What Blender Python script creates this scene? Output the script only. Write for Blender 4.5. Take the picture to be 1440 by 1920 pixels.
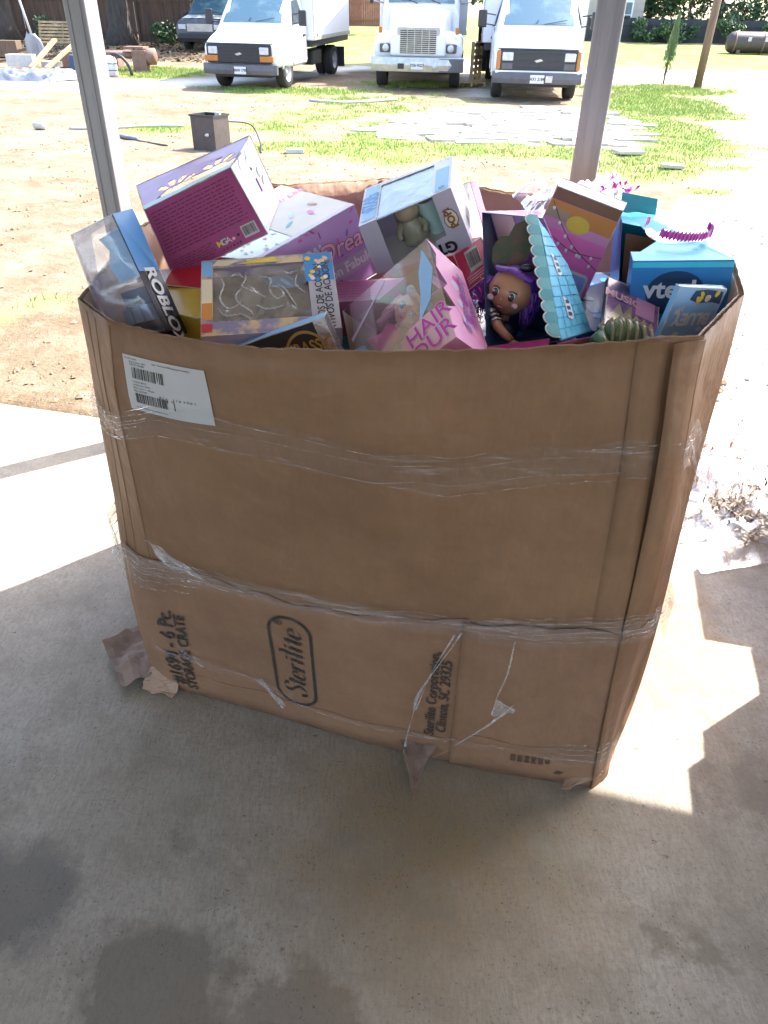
import bpy, bmesh, math, random
import numpy as np
from mathutils import Vector, Matrix
from mathutils.geometry import tessellate_polygon

for _o in list(bpy.data.objects):
    bpy.data.objects.remove(_o, do_unlink=True)
SC = bpy.context.scene
COL = SC.collection
PI = math.pi
rad = math.radians

# ------------------------------------------------------------------ camera
PITCH, ROLL, CAM_H = rad(34.4), rad(1.2), 1.6
fw = Vector((0, math.cos(PITCH), -math.sin(PITCH)))
up0 = Vector((0, math.sin(PITCH), math.cos(PITCH)))
rt0 = Vector((1, 0, 0))
rt = rt0 * math.cos(ROLL) + up0 * math.sin(ROLL)
up = up0 * math.cos(ROLL) - rt0 * math.sin(ROLL)
cam = bpy.data.cameras.new('camera')
cam.sensor_fit = 'VERTICAL'
cam.sensor_height = 24.0
cam.lens = 24.0 * 1350 / 1920
cam.clip_start = 0.05
cam.clip_end = 2000
camo = bpy.data.objects.new('camera', cam)
COL.objects.link(camo)
m3 = Matrix((rt, up, -fw)).transposed()
camo.matrix_world = Matrix.Translation((0, 0, CAM_H)) @ m3.to_4x4()
SC.camera = camo

# ------------------------------------------------------------------ sky, sun, exposure
SUN_EL = rad(52)
SUN_H = Vector((0.84, 0.54, 0)).normalized()          # horizontal direction towards the sun
world = bpy.data.worlds.new('World')
SC.world = world
world.use_nodes = True
wn = world.node_tree.nodes
wn.clear()
sky = wn.new('ShaderNodeTexSky')
sky.sky_type = 'NISHITA'
sky.sun_disc = False
sky.sun_elevation = SUN_EL
sky.sun_rotation = math.atan2(SUN_H.x, SUN_H.y)
sky.air_density = 1.0
sky.dust_density = 2.5
bg = wn.new('ShaderNodeBackground')
bg.inputs['Strength'].default_value = 0.15
wo = wn.new('ShaderNodeOutputWorld')
world.node_tree.links.new(sky.outputs['Color'], bg.inputs['Color'])
world.node_tree.links.new(bg.outputs['Background'], wo.inputs['Surface'])
sun = bpy.data.lights.new('sun', 'SUN')
sun.energy = 3.0
sun.angle = rad(0.53)
sun.color = (1.0, 0.95, 0.87)
suno = bpy.data.objects.new('sun', sun)
COL.objects.link(suno)
sd = -(SUN_H * math.cos(SUN_EL) + Vector((0, 0, math.sin(SUN_EL))))
suno.rotation_euler = sd.to_track_quat('-Z', 'Y').to_euler()
suno.location = (6, 4, 12)
SC.view_settings.view_transform = 'Standard'
SC.view_settings.look = 'None'
SC.view_settings.gamma = 1.0
SC.view_settings.use_curve_mapping = False
SC.view_settings.exposure = 2.5
SC.render.engine = 'CYCLES'
SC.cycles.max_bounces = 8
SC.cycles.diffuse_bounces = 5
SC.cycles.glossy_bounces = 4
SC.cycles.transparent_max_bounces = 20
SC.cycles.caustics_reflective = False
SC.cycles.caustics_refractive = False
SC.cycles.use_denoising = True

# ------------------------------------------------------------------ materials
def new_mat(name):
    m = bpy.data.materials.new(name)
    m.use_nodes = True
    nt = m.node_tree
    return m, nt, nt.nodes['Principled BSDF'], nt.nodes['Material Output']

def nd(nt, typ, **kw):
    n = nt.nodes.new(typ)
    for k, v in kw.items():
        if k.startswith('i_'):
            n.inputs[k[2:].replace('_', ' ')].default_value = v
        else:
            setattr(n, k, v)
    return n

def c4(c):
    return (c[0], c[1], c[2], 1.0)

def mat(name, col, rough=0.6, metal=0.0, var=0.15, vscale=8.0, bump=0.0, bscale=60.0, spec=0.5, col2=None, coat=0.0, stretch=(1, 1, 1), contrast=(0.35, 0.7), trans=0.0):
    m, nt, b, out = new_mat(name)
    L = nt.links.new
    tc = nd(nt, 'ShaderNodeTexCoord')
    mp = nd(nt, 'ShaderNodeMapping')
    mp.inputs['Scale'].default_value = stretch
    L(tc.outputs['Object'], mp.inputs['Vector'])
    b.inputs['Roughness'].default_value = rough
    b.inputs['Metallic'].default_value = metal
    b.inputs['Specular IOR Level'].default_value = spec
    b.inputs['Coat Weight'].default_value = coat
    b.inputs['Coat Roughness'].default_value = 0.12
    if trans:
        b.inputs['Transmission Weight'].default_value = trans
    if var > 0 or col2:
        n = nd(nt, 'ShaderNodeTexNoise', i_Scale=vscale, i_Detail=5.0, i_Roughness=0.62)
        L(mp.outputs[0], n.inputs['Vector'])
        r = nd(nt, 'ShaderNodeMapRange', i_From_Min=contrast[0], i_From_Max=contrast[1])
        L(n.outputs['Fac'], r.inputs['Value'])
        mx = nd(nt, 'ShaderNodeMix', data_type='RGBA')
        c2 = col2 if col2 else tuple(max(0, x * (1 - var)) for x in col)
        mx.inputs[6].default_value = c4(col)
        mx.inputs[7].default_value = c4(c2)
        L(r.outputs[0], mx.inputs[0])
        L(mx.outputs[2], b.inputs['Base Color'])
    else:
        b.inputs['Base Color'].default_value = c4(col)
    if bump > 0:
        n2 = nd(nt, 'ShaderNodeTexNoise', i_Scale=bscale, i_Detail=6.0, i_Roughness=0.65)
        L(mp.outputs[0], n2.inputs['Vector'])
        bp = nd(nt, 'ShaderNodeBump', i_Strength=bump, i_Distance=0.01)
        L(n2.outputs['Fac'], bp.inputs['Height'])
        L(bp.outputs[0], b.inputs['Normal'])
    return m

def clear_mat(name, tint=(1, 1, 1), white=0.05, streak=0.0, rough=0.06, scale=(6, 6, 6), base_gloss=0.05, wcol=(0.85, 0.88, 0.95), thr=(0.5, 0.8), bump=0.35, fres=0.7):
    """thin clear plastic: see-through, glossy at grazing angles, with milky creases"""
    m, nt, b, out = new_mat(name)
    L = nt.links.new
    tr = nd(nt, 'ShaderNodeBsdfTransparent')
    tr.inputs[0].default_value = c4(tint)
    gl = nd(nt, 'ShaderNodeBsdfGlossy', i_Roughness=rough)
    gl.inputs[0].default_value = (1, 1, 1, 1)
    lw = nd(nt, 'ShaderNodeLayerWeight', i_Blend=0.25)
    ad = nd(nt, 'ShaderNodeMath', operation='ADD', use_clamp=True)
    ad.inputs[1].default_value = base_gloss
    mlt = nd(nt, 'ShaderNodeMath', operation='MULTIPLY')
    mlt.inputs[1].default_value = fres
    L(lw.outputs['Fresnel'], mlt.inputs[0])
    L(mlt.outputs[0], ad.inputs[0])
    m1 = nd(nt, 'ShaderNodeMixShader')
    L(ad.outputs[0], m1.inputs[0]); L(tr.outputs[0], m1.inputs[1]); L(gl.outputs[0], m1.inputs[2])
    b.inputs['Base Color'].default_value = c4(wcol)
    b.inputs['Roughness'].default_value = 0.3
    tc = nd(nt, 'ShaderNodeTexCoord')
    mp = nd(nt, 'ShaderNodeMapping')
    mp.inputs['Scale'].default_value = scale
    L(tc.outputs['Object'], mp.inputs['Vector'])
    n = nd(nt, 'ShaderNodeTexNoise', i_Scale=1.0, i_Detail=6.0, i_Roughness=0.7, i_Distortion=0.4)
    L(mp.outputs[0], n.inputs['Vector'])
    r = nd(nt, 'ShaderNodeMapRange', i_From_Min=thr[0], i_From_Max=thr[1], i_To_Min=white, i_To_Max=white + streak)
    L(n.outputs['Fac'], r.inputs['Value'])
    bp = nd(nt, 'ShaderNodeBump', i_Strength=bump, i_Distance=0.01)
    L(n.outputs['Fac'], bp.inputs['Height'])
    L(bp.outputs[0], gl.inputs['Normal'])
    L(bp.outputs[0], b.inputs['Normal'])
    m2 = nd(nt, 'ShaderNodeMixShader')
    L(r.outputs[0], m2.inputs[0]); L(m1.outputs[0], m2.inputs[1]); L(b.outputs[0], m2.inputs[2])
    L(m2.outputs[0], out.inputs['Surface'])
    return m

M = {}
def flat(name, col, rough=0.45, spec=0.4, coat=0.0, var=0.06):
    if name not in M:
        M[name] = mat(name, col, rough, spec=spec, var=var, vscale=30, coat=coat)
    return M[name]

def cardboard(name, col, dark=0.2, flute=True):
    m, nt, b, out = new_mat(name)
    L = nt.links.new
    tc = nd(nt, 'ShaderNodeTexCoord')
    n1 = nd(nt, 'ShaderNodeTexNoise', i_Scale=2.6, i_Detail=9.0, i_Roughness=0.72)
    L(tc.outputs['Object'], n1.inputs['Vector'])
    mp = nd(nt, 'ShaderNodeMapping')
    mp.inputs['Scale'].default_value = (170, 170, 3)
    L(tc.outputs['Object'], mp.inputs['Vector'])
    n2 = nd(nt, 'ShaderNodeTexNoise', i_Scale=1.0, i_Detail=2.0)
    L(mp.outputs[0], n2.inputs['Vector'])
    r = nd(nt, 'ShaderNodeMapRange', i_From_Min=0.35, i_From_Max=0.72)
    L(n1.outputs['Fac'], r.inputs['Value'])
    mx = nd(nt, 'ShaderNodeMix', data_type='RGBA')
    mx.inputs[6].default_value = c4(col)
    mx.inputs[7].default_value = c4((col[0] * (1 - dark), col[1] * (1 - dark * 1.15), col[2] * (1 - dark * 1.2)))
    L(r.outputs[0], mx.inputs[0])
    mx2 = nd(nt, 'ShaderNodeMix', data_type='RGBA', blend_type='MULTIPLY')
    mx2.inputs[0].default_value = 0.09
    L(mx.outputs[2], mx2.inputs[6]); L(n2.outputs['Fac'], mx2.inputs[7])
    # scuffs: pale rubbed streaks and a few grubby spots
    mps = nd(nt, 'ShaderNodeMapping'); mps.inputs['Scale'].default_value = (9, 9, 2.2); mps.inputs['Rotation'].default_value = (0.3, 0.5, 0.2)
    L(tc.outputs['Object'], mps.inputs['Vector'])
    n4 = nd(nt, 'ShaderNodeTexNoise', i_Scale=1.6, i_Detail=9.0, i_Roughness=0.78)
    L(mps.outputs[0], n4.inputs['Vector'])
    r4 = nd(nt, 'ShaderNodeMapRange', i_From_Min=0.58, i_From_Max=0.78, i_To_Max=0.35)
    L(n4.outputs['Fac'], r4.inputs['Value'])
    mx3 = nd(nt, 'ShaderNodeMix', data_type='RGBA'); mx3.inputs[7].default_value = c4((col[0] * 1.35, col[1] * 1.5, col[2] * 1.7))
    L(r4.outputs[0], mx3.inputs[0]); L(mx2.outputs[2], mx3.inputs[6])
    n5 = nd(nt, 'ShaderNodeTexNoise', i_Scale=26.0, i_Detail=5.0, i_Roughness=0.7)
    L(tc.outputs['Object'], n5.inputs['Vector'])
    r5 = nd(nt, 'ShaderNodeMapRange', i_From_Min=0.68, i_From_Max=0.78, i_To_Max=0.5)
    L(n5.outputs['Fac'], r5.inputs['Value'])
    mx4 = nd(nt, 'ShaderNodeMix', data_type='RGBA'); mx4.inputs[7].default_value = c4((col[0] * .5, col[1] * .45, col[2] * .45))
    L(r5.outputs[0], mx4.inputs[0]); L(mx3.outputs[2], mx4.inputs[6])
    L(mx4.outputs[2], b.inputs['Base Color'])
    b.inputs['Roughness'].default_value = 0.6
    b.inputs['Specular IOR Level'].default_value = 0.35
    # shallow dents plus the washboard print of the flutes
    n3 = nd(nt, 'ShaderNodeTexNoise', i_Scale=9.0, i_Detail=3.0)
    L(tc.outputs['Object'], n3.inputs['Vector'])
    bp = nd(nt, 'ShaderNodeBump', i_Strength=0.6, i_Distance=0.03)
    L(n3.outputs['Fac'], bp.inputs['Height'])
    bp2 = nd(nt, 'ShaderNodeBump', i_Strength=0.10, i_Distance=0.004)
    L(n2.outputs['Fac'], bp2.inputs['Height'])
    L(bp.outputs[0], bp2.inputs['Normal'])
    L(bp2.outputs[0], b.inputs['Normal'])
    return m

M['card'] = cardboard('kraft_cardboard', (0.275, 0.148, 0.078), 0.28)
M['card2'] = cardboard('kraft_cardboard_sleeve', (0.295, 0.162, 0.095), 0.30)
M['cardin'] = cardboard('kraft_inner', (0.40, 0.26, 0.18), 0.15)
M['cardedge'] = mat('cut_cardboard_edge', (0.42, 0.31, 0.21), 0.8, var=0.35, vscale=90)
M['paper'] = mat('brown_paper', (0.235, 0.155, 0.12), 0.8, var=0.3, vscale=12, bump=0.4, bscale=30)
M['print'] = mat('black_print', (0.035, 0.03, 0.028), 0.6, var=0.0, col2=(0.10, 0.075, 0.05), vscale=60, contrast=(0.5, 0.75))
M['label'] = mat('white_label', (0.52, 0.49, 0.48), 0.5, var=0.06)
M['scrapfilm'] = clear_mat('loose_film', white=0.10, streak=0.4, scale=(40, 40, 40), rough=0.2, fres=0.4, bump=0.6)
M['film'] = clear_mat('stretch_film', white=0.015, streak=0.5, scale=(5, 5, 90), rough=0.25, thr=(0.58, 0.88), base_gloss=0.008, fres=0.25, bump=0.6)
M['strand'] = clear_mat('twisted_film', white=0.22, streak=0.5, scale=(30, 30, 30), rough=0.2)
M['bag'] = clear_mat('clear_bag', white=0.04, streak=0.42, scale=(9, 9, 9), rough=0.12, thr=(0.42, 0.7))
M['clear'] = clear_mat('clear_window', white=0.004, streak=0.02, rough=0.05, base_gloss=0.012, bump=0.02, fres=0.35)
M['blister'] = clear_mat('clear_blister', white=0.06, streak=0.14, rough=0.06, base_gloss=0.09, scale=(14, 14, 14), tint=(0.96, 0.97, 1))
M['steel'] = mat('galvanised_steel', (0.30, 0.30, 0.325), 0.42, metal=0.25, var=0.45, vscale=9, bump=0.2, bscale=30, stretch=(1, 1, 0.12))
M['grass_blade'] = mat('grass_blade', (0.20, 0.31, 0.055), 0.6, var=0.0, col2=(0.33, 0.34, 0.11), vscale=1.2, contrast=(0.4, 0.65))
M['stone'] = mat('limestone', (0.50, 0.46, 0.40), 0.85, var=0.25, vscale=5, bump=0.3)
M['clod'] = mat('dirt_clod', (0.30, 0.22, 0.14), 0.95, var=0.3, vscale=30)
M['white_paint'] = mat('white_truck_paint', (0.74, 0.74, 0.75), 0.35, var=0.16, vscale=3, coat=0.3)
M['box_white'] = mat('white_box_body', (0.76, 0.77, 0.80), 0.5, var=0.08, vscale=1.5)
M['black_plastic'] = mat('black_plastic', (0.022, 0.024, 0.03), 0.5, var=0.3, vscale=6)
M['grey_bumper'] = mat('dusty_bumper', (0.10, 0.10, 0.115), 0.5, var=0.4, vscale=3)
M['chrome'] = mat('dull_chrome', (0.45, 0.46, 0.48), 0.3, metal=0.7, var=0.3, vscale=8)
M['tyre'] = mat('tyre_rubber', (0.035, 0.034, 0.034), 0.85, var=0.3, vscale=14)
M['rim'] = mat('wheel_rim', (0.45, 0.45, 0.46), 0.45, metal=0.3, var=0.3, vscale=9)
M['amber'] = mat('amber_lens', (0.42, 0.16, 0.035), 0.25, var=0.1)
M['lamp'] = mat('headlight_lens', (0.55, 0.57, 0.6), 0.15, var=0.3, vscale=20, spec=0.8)
M['glass'] = mat('windscreen_glass', (0.05, 0.11, 0.15), 0.06, var=0, col2=(0.10, 0.17, 0.20), vscale=2.2, contrast=(.48, .66), spec=0.8, coat=0.6)
M['glass_dark'] = mat('dark_window_glass', (0.02, 0.03, 0.035), 0.08, var=0.3, vscale=3, spec=0.8)
M['plate'] = mat('licence_plate', (0.62, 0.64, 0.68), 0.4, var=0.15, vscale=40)
M['wood_old'] = mat('weathered_wood', (0.16, 0.105, 0.07), 0.85, var=0.4, vscale=4, stretch=(6, 6, 0.6))
M['wood_new'] = mat('pale_lumber', (0.42, 0.29, 0.16), 0.75, var=0.3, vscale=5, stretch=(6, 6, 0.8))
M['bark'] = mat('tree_bark', (0.085, 0.07, 0.06), 0.95, var=0.5, vscale=3, bump=0.8, bscale=12, stretch=(4, 4, 0.7))
M['leaf'] = mat('oak_leaf', (0.065, 0.12, 0.03), 0.55, var=0.0, col2=(0.12, 0.19, 0.05), vscale=0.9, contrast=(0.4, 0.62))
M['leaf2'] = mat('dark_leaf', (0.04, 0.085, 0.035), 0.55, var=0.0, col2=(0.09, 0.16, 0.06), vscale=0.7, contrast=(0.42, 0.62))
M['leaf3'] = mat('pale_leaf', (0.15, 0.2, 0.07), 0.55, var=0.0, col2=(0.24, 0.27, 0.12), vscale=0.9, contrast=(0.42, 0.62))
M['cypress'] = mat('cypress_needles', (0.06, 0.115, 0.045), 0.7, var=0.0, col2=(0.11, 0.17, 0.07), vscale=3, contrast=(0.4, 0.65))
M['brown_steel'] = mat('brown_painted_steel', (0.07, 0.052, 0.05), 0.5, var=0.3, vscale=9, bump=0.1)
M['rust'] = mat('rusty_steel', (0.24, 0.135, 0.105), 0.75, var=0.35, vscale=6, bump=0.2)
M['tarp'] = mat('grey_tarp', (0.15, 0.165, 0.21), 0.5, var=0.3, vscale=3)
M['concrete_block'] = mat('concrete_block', (0.5, 0.49, 0.47), 0.9, var=0.2, vscale=10, bump=0.3)
M['pipe'] = mat('pale_pipe', (0.52, 0.53, 0.52), 0.5, var=0.2, vscale=4)
M['brick'] = mat('red_brick', (0.30, 0.13, 0.09), 0.85, var=0.3, vscale=6)
M['siding'] = mat('beige_siding', (0.42, 0.37, 0.32), 0.7, var=0.15, vscale=2)
M['roofblue'] = mat('blue_metal_roof', (0.30, 0.38, 0.52), 0.45, var=0.25, vscale=2)
M['roofgrey'] = mat('grey_shingles', (0.22, 0.21, 0.20), 0.85, var=0.3, vscale=5)
M['roofmetal'] = mat('canopy_sheet', (0.55, 0.55, 0.55), 0.55, var=0.15, vscale=2)
M['wall_in'] = mat('building_wall', (0.42, 0.41, 0.40), 0.75, var=0.12, vscale=1.5)

# ------------------------------------------------------------------ mesh helpers
def link_mesh(name, verts, faces, material=None, parent=None, smooth=False, origin=None):
    me = bpy.data.meshes.new(name)
    v = np.asarray(verts, dtype=float)
    if origin is not None:
        v = v - np.asarray(origin)
    me.from_pydata(v.tolist(), [], [tuple(int(i) for i in f) for f in faces])
    if material is not None:
        me.materials.append(M[material] if isinstance(material, str) else material)
    if smooth:
        me.polygons.foreach_set('use_smooth', [True] * len(me.polygons))
    me.update()
    o = bpy.data.objects.new(name, me)
    COL.objects.link(o)
    if parent is not None:
        o.parent = parent
    return o

def tag(o, label=None, cat=None, group=None, kind=None):
    if label: o['label'] = label
    if cat: o['category'] = cat
    if group: o['group'] = group
    if kind: o['kind'] = kind
    return o

def thing(name, label, cat, loc=(0, 0, 0), rotz=0.0, group=None):
    o = bpy.data.objects.new(name, None)
    o.empty_display_size = 0.1
    COL.objects.link(o)
    o.location = loc
    o.rotation_euler = (0, 0, rotz)
    return tag(o, label, cat, group)

def bevel(o, w, seg=2):
    b = o.modifiers.new('Bevel', 'BEVEL')
    b.width = w; b.segments = seg; b.limit_method = 'ANGLE'; b.angle_limit = rad(35)
    return o

class MB:
    def __init__(s):
        s.v = []; s.f = []
    def add(s, v, f):
        n = len(s.v)
        s.v += [tuple(p) for p in v]
        s.f += [tuple(i + n for i in q) for q in f]
        return s
    def box(s, c, d, R=None):
        x, y, z = d[0] / 2, d[1] / 2, d[2] / 2
        v = [Vector(p) for p in ((-x, -y, -z), (x, -y, -z), (x, y, -z), (-x, y, -z), (-x, -y, z), (x, -y, z), (x, y, z), (-x, y, z))]
        if R is not None: v = [R @ p for p in v]
        v = [p + Vector(c) for p in v]
        return s.add(v, [(0, 3, 2, 1), (4, 5, 6, 7), (0, 1, 5, 4), (1, 2, 6, 5), (2, 3, 7, 6), (3, 0, 4, 7)])
    def tube(s, pts, r, n=8, cap=True):
        pts = [Vector(p) for p in pts]
        rr = r if isinstance(r, (list, tuple)) else [r] * len(pts)
        base = len(s.v)
        prev = None
        for i, p in enumerate(pts):
            a = pts[max(0, i - 1)]; b = pts[min(len(pts) - 1, i + 1)]
            d = (b - a).normalized() if (b - a).length > 1e-9 else Vector((0, 0, 1))
            if prev is None:
                q = Vector((0, 0, 1)) if abs(d.z) < 0.9 else Vector((1, 0, 0))
                e = d.cross(q).normalized()
            else:
                e = (prev - d * prev.dot(d)).normalized()
            prev = e
            g = d.cross(e)
            for k in range(n):
                t = 2 * PI * k / n
                s.v.append(tuple(p + (e * math.cos(t) + g * math.sin(t)) * rr[i]))
        for i in range(len(pts) - 1):
            for k in range(n):
                a = base + i * n + k; b = base + i * n + (k + 1) % n
                s.f.append((a, b, b + n, a + n))
        if cap:
            s.f.append(tuple(base + k for k in range(n))[::-1])
            s.f.append(tuple(base + (len(pts) - 1) * n + k for k in range(n)))
        return s
    def lathe(s, prof, c=(0, 0, 0), axis='z', n=20):
        base = len(s.v)
        for (r, h) in prof:
            for k in range(n):
                t = 2 * PI * k / n
                a, b = r * math.cos(t), r * math.sin(t)
                p = (a, b, h) if axis == 'z' else ((h, a, b) if axis == 'x' else (a, h, b))
                s.v.append((p[0] + c[0], p[1] + c[1], p[2] + c[2]))
        for i in range(len(prof) - 1):
            for k in range(n):
                a = base + i * n + k; b = base + i * n + (k + 1) % n
                s.f.append((a, b, b + n, a + n))
        return s
    def loft(s, rings, close=True, caps=True):
        n = len(rings[0]); base = len(s.v)
        for r in rings: s.v += [tuple(p) for p in r]
        for i in range(len(rings) - 1):
            for k in range(n if close else n - 1):
                a = base + i * n + k; b = base + i * n + (k + 1) % n
                s.f.append((a, b, b + n, a + n))
        if caps:
            s.f.append(tuple(base + k for k in range(n))[::-1])
            s.f.append(tuple(base + (len(rings) - 1) * n + k for k in range(n)))
        return s
    def grid(s, P):
        """P: array rows x cols x 3"""
        P = np.asarray(P); R, C = P.shape[:2]; base = len(s.v)
        s.v += [tuple(p) for p in P.reshape(-1, 3)]
        for i in range(R - 1):
            for j in range(C - 1):
                a = base + i * C + j
                s.f.append((a, a + 1, a + C + 1, a + C))
        return s
    def ball(s, c, r, seg=16, rings=10, sc=(1, 1, 1), R=None):
        base = len(s.v)
        for i in range(rings + 1):
            th = PI * i / rings
            for k in range(seg):
                t = 2 * PI * k / seg
                p = Vector((r * sc[0] * math.sin(th) * math.cos(t), r * sc[1] * math.sin(th) * math.sin(t), r * sc[2] * math.cos(th)))
                if R is not None: p = R @ p
                s.v.append(tuple(p + Vector(c)))
        for i in range(rings):
            for k in range(seg):
                a = base + i * seg + k; b = base + i * seg + (k + 1) % seg
                s.f.append((a, a + seg, b + seg, b))
        return s
    def build(s, name, material, parent=None, smooth=False, origin=None, bev=0):
        o = link_mesh(name, s.v, s.f, material, parent, smooth, origin)
        if bev: bevel(o, bev)
        return o

def copy_tree(o, parent=None):
    c = o.copy(); COL.objects.link(c)
    if parent is not None: c.parent = parent
    for ch in list(o.children): copy_tree(ch, c)
    return c

# lattice noise for layout work
def vnoise(x, y, seed=0):
    x = np.asarray(x, float); y = np.asarray(y, float)
    xi = np.floor(x).astype(np.int64); yi = np.floor(y).astype(np.int64)
    fx = x - xi; fy = y - yi
    fx = fx * fx * (3 - 2 * fx); fy = fy * fy * (3 - 2 * fy)
    def h(a, b):
        n = (a * 374761393 + b * 668265263 + seed * 1442695041) & 0x7fffffff
        n = ((n ^ (n >> 13)) * 1274126177) & 0x7fffffff
        return ((n ^ (n >> 16)) & 0xffff) / 65535.0
    return (h(xi, yi) * (1 - fx) + h(xi + 1, yi) * fx) * (1 - fy) + (h(xi, yi + 1) * (1 - fx) + h(xi + 1, yi + 1) * fx) * fy

def fbm(x, y, seed=0, o=4):
    s = 0; a = 0.5
    for k in range(o):
        s = s + a * vnoise(np.asarray(x) * 2 ** k, np.asarray(y) * 2 ** k, seed + k); a *= 0.5
    return s / (1 - 0.5 ** o)

# building axes (the open shed the bin stands under is turned a little to the camera)
BU = Vector((0.972, -0.235, 0)); BV = Vector((0.235, 0.972, 0))
def bp(u, v, z=0.0):
    return tuple(BU * u + BV * v + Vector((0, 0, z)))
BROT = math.atan2(BU.y, BU.x)
SLAB_V = 2.684

# ================================================================== SETTING
def gz(y):
    y = np.asarray(y, float)
    return np.where(y < 70, -0.05 + 0.037 * 1.5 * np.logaddexp(0, (y - 20) / 1.5), -0.05 + 0.037 * 50)
def GZ(y): return float(gz(y))

GRASS = [(-.9, 18.0, 1.8, 1.4, .75), (1.0, 12.3, 3.4, .95, .95), (-1.3, 16.2, .8, .7, .7), (-4.2, 14.2, .8, 1.0, .6), (5.0, 15.0, 1.3, 3.6, .95),
         (7.6, 23.4, 2.2, 1.5, 1), (.5, 23.6, 2.0, .9, .7), (-2.6, 21.4, 2.5, .9, .8), (-7.1, 25.5, 2.0, 1.7, .95), (3.6, 11.3, 1.0, 1.6, .8),
         (-2.2, 12.8, .9, 1.0, .45), (6.6, 20, 1.7, 3, .95), (12, 36.5, 14, 6, 1), (-1.6, 41, 2.6, 11, 1), (-12, 31, 6, 3, .35),
         (0, 15.2, 3.6, 6, .5), (-2.5, 4.7, .35, .35, .3), (3.9, 9.4, .5, .35, .6), (5.2, 11.3, .35, .25, .5), (0, 60, 60, 16, .95), (3.6, 26.5, 1.4, 4, .4)]
def grass_mask(x, y):
    m = np.zeros_like(x)
    for cx, cy, rx, ry, s in GRASS:
        d = np.sqrt(((x - cx) / rx) ** 2 + ((y - cy) / ry) ** 2)
        m = np.maximum(m, s * np.clip(1.6 - 1.1 * d, 0, 1))
    n = fbm(x * 0.9, y * 0.9, 3) * 1.5 - 0.25
    n2 = fbm(x * 4.1, y * 2.7, 9)
    return np.clip((m * 1.35 - 0.62 + (n - 0.5) * 0.8 + (n2 - .5) * 0.9) * 2.0 + 0.28, 0, 1) * (m > 0.02) * np.clip(np.sqrt(((x - 2.3) / 2.5) ** 2 + ((y - 15.7) / 2.7) ** 2) * 2.4 - 1.5 + (n2 - .5), 0, 1)
def gravel_mask(x, y):
    xb = np.interp(y, [2, 10.5, 14.7, 22.4, 24.2], [0.6, 4.0, 5.8, 8.8, 9.8])
    w = (fbm(x * 1.5, y * 1.5, 21) - .5) * 1.4
    a = np.clip((x - xb + w) * 1.6, 0, 1) * (y < 26)
    b = np.clip((x - 5.2) * 0.8, 0, 1) * np.clip(1 - np.abs(y - 27.2 + w) / 2.4, 0, 1) * 2.5
    px = np.interp(y, [20.6, 22.4, 25, 30], [-12, -6.5, -3.2, -0.4])
    yl = np.interp(x, [-14, -8, -5.6, -3, -1.2, 2], [21.6, 21.8, 22.8, 25.2, 28, 30])
    c = np.clip(1.35 - np.abs(y - yl + w * .7) / 1.15, 0, 1) * (x < 3) * (y > 19)
    d = np.clip((x - 1.2) * .6, 0, 1) * np.clip(1 - np.abs(x - 2.2) / .8, 0, 1) * (y > 21) * (y < 34)
    e = .8 * np.clip(1.3 - 1.15 * np.sqrt(((x - 2.3) / 2.7) ** 2 + ((y - 15.7) / 3.0) ** 2) + w * .5, 0, .9)
    return np.clip(np.maximum.reduce([a, b, c, d, e]), 0, 1)

ys = np.unique(np.concatenate([np.linspace(-12, 2.2, 8), np.arange(2.2, 9, 0.10), np.arange(9, 31, 0.16), np.arange(31, 60, 0.7), np.array([65, 70, 80, 100, 140, 200, 320, 500])]))
xs = np.unique(np.concatenate([np.array([-500, -250, -120, -70, -45]), np.arange(-30, -13, 1.0), np.arange(-13, 13, 0.16), np.arange(13, 30, 1.0), np.array([45, 70, 120, 250, 500])]))
XX, YY = np.meshgrid(xs, ys)
near = np.clip((26 - YY) / 10, 0, 1) * (YY > 2)
ZZ = gz(YY) + near * ((fbm(XX * 1.3, YY * 1.3, 5) - .5) * 0.05 + (fbm(XX * 5, YY * 5, 6, 3) - .5) * 0.035) * (1 - 0.6 * gravel_mask(XX, YY))
ZZ = np.where(YY < 3.9, np.minimum(ZZ, -0.05 - 0.3 * np.clip((BV.x * XX + BV.y * YY < SLAB_V) * 1.0, 0, 1)), ZZ)
nr, nc = XX.shape
idx = np.arange(nr * nc).reshape(nr, nc)
qf = np.stack([idx[:-1, :-1], idx[:-1, 1:], idx[1:, 1:], idx[1:, :-1]], -1).reshape(-1, 4)
gr = link_mesh('ground', np.stack([XX, YY, ZZ], -1).reshape(-1, 3), qf, None, smooth=True)
tag(gr, kind='structure')
for nm, arr in (('grass', grass_mask(XX, YY)), ('gravel', gravel_mask(XX, YY))):
    at = gr.data.attributes.new(nm, 'FLOAT', 'POINT')
    at.data.foreach_set('value', arr.ravel().astype(np.float32))

m, nt, b, out = new_mat('dirt_grass_gravel')
L = nt.links.new
tc = nd(nt, 'ShaderNodeTexCoord')
def noise(scale, detail=6.0, rough=0.62, vec=None, dist=0.0):
    n = nd(nt, 'ShaderNodeTexNoise', i_Scale=scale, i_Detail=detail, i_Roughness=rough, i_Distortion=dist)
    L(vec if vec is not None else tc.outputs['Object'], n.inputs['Vector'])
    return n.outputs['Fac']
def mrange(v, a, b_, c=0.0, d=1.0):
    r = nd(nt, 'ShaderNodeMapRange', i_From_Min=a, i_From_Max=b_, i_To_Min=c, i_To_Max=d)
    L(v, r.inputs['Value']); return r.outputs[0]
def mixc(f, a, b_):
    x = nd(nt, 'ShaderNodeMix', data_type='RGBA')
    if hasattr(f, 'links'): L(f, x.inputs[0])
    else: x.inputs[0].default_value = f
    for s_, k in ((a, 6), (b_, 7)):
        if isinstance(s_, tuple): x.inputs[k].default_value = c4(s_)
        else: L(s_, x.inputs[k])
    return x.outputs[2]
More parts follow.
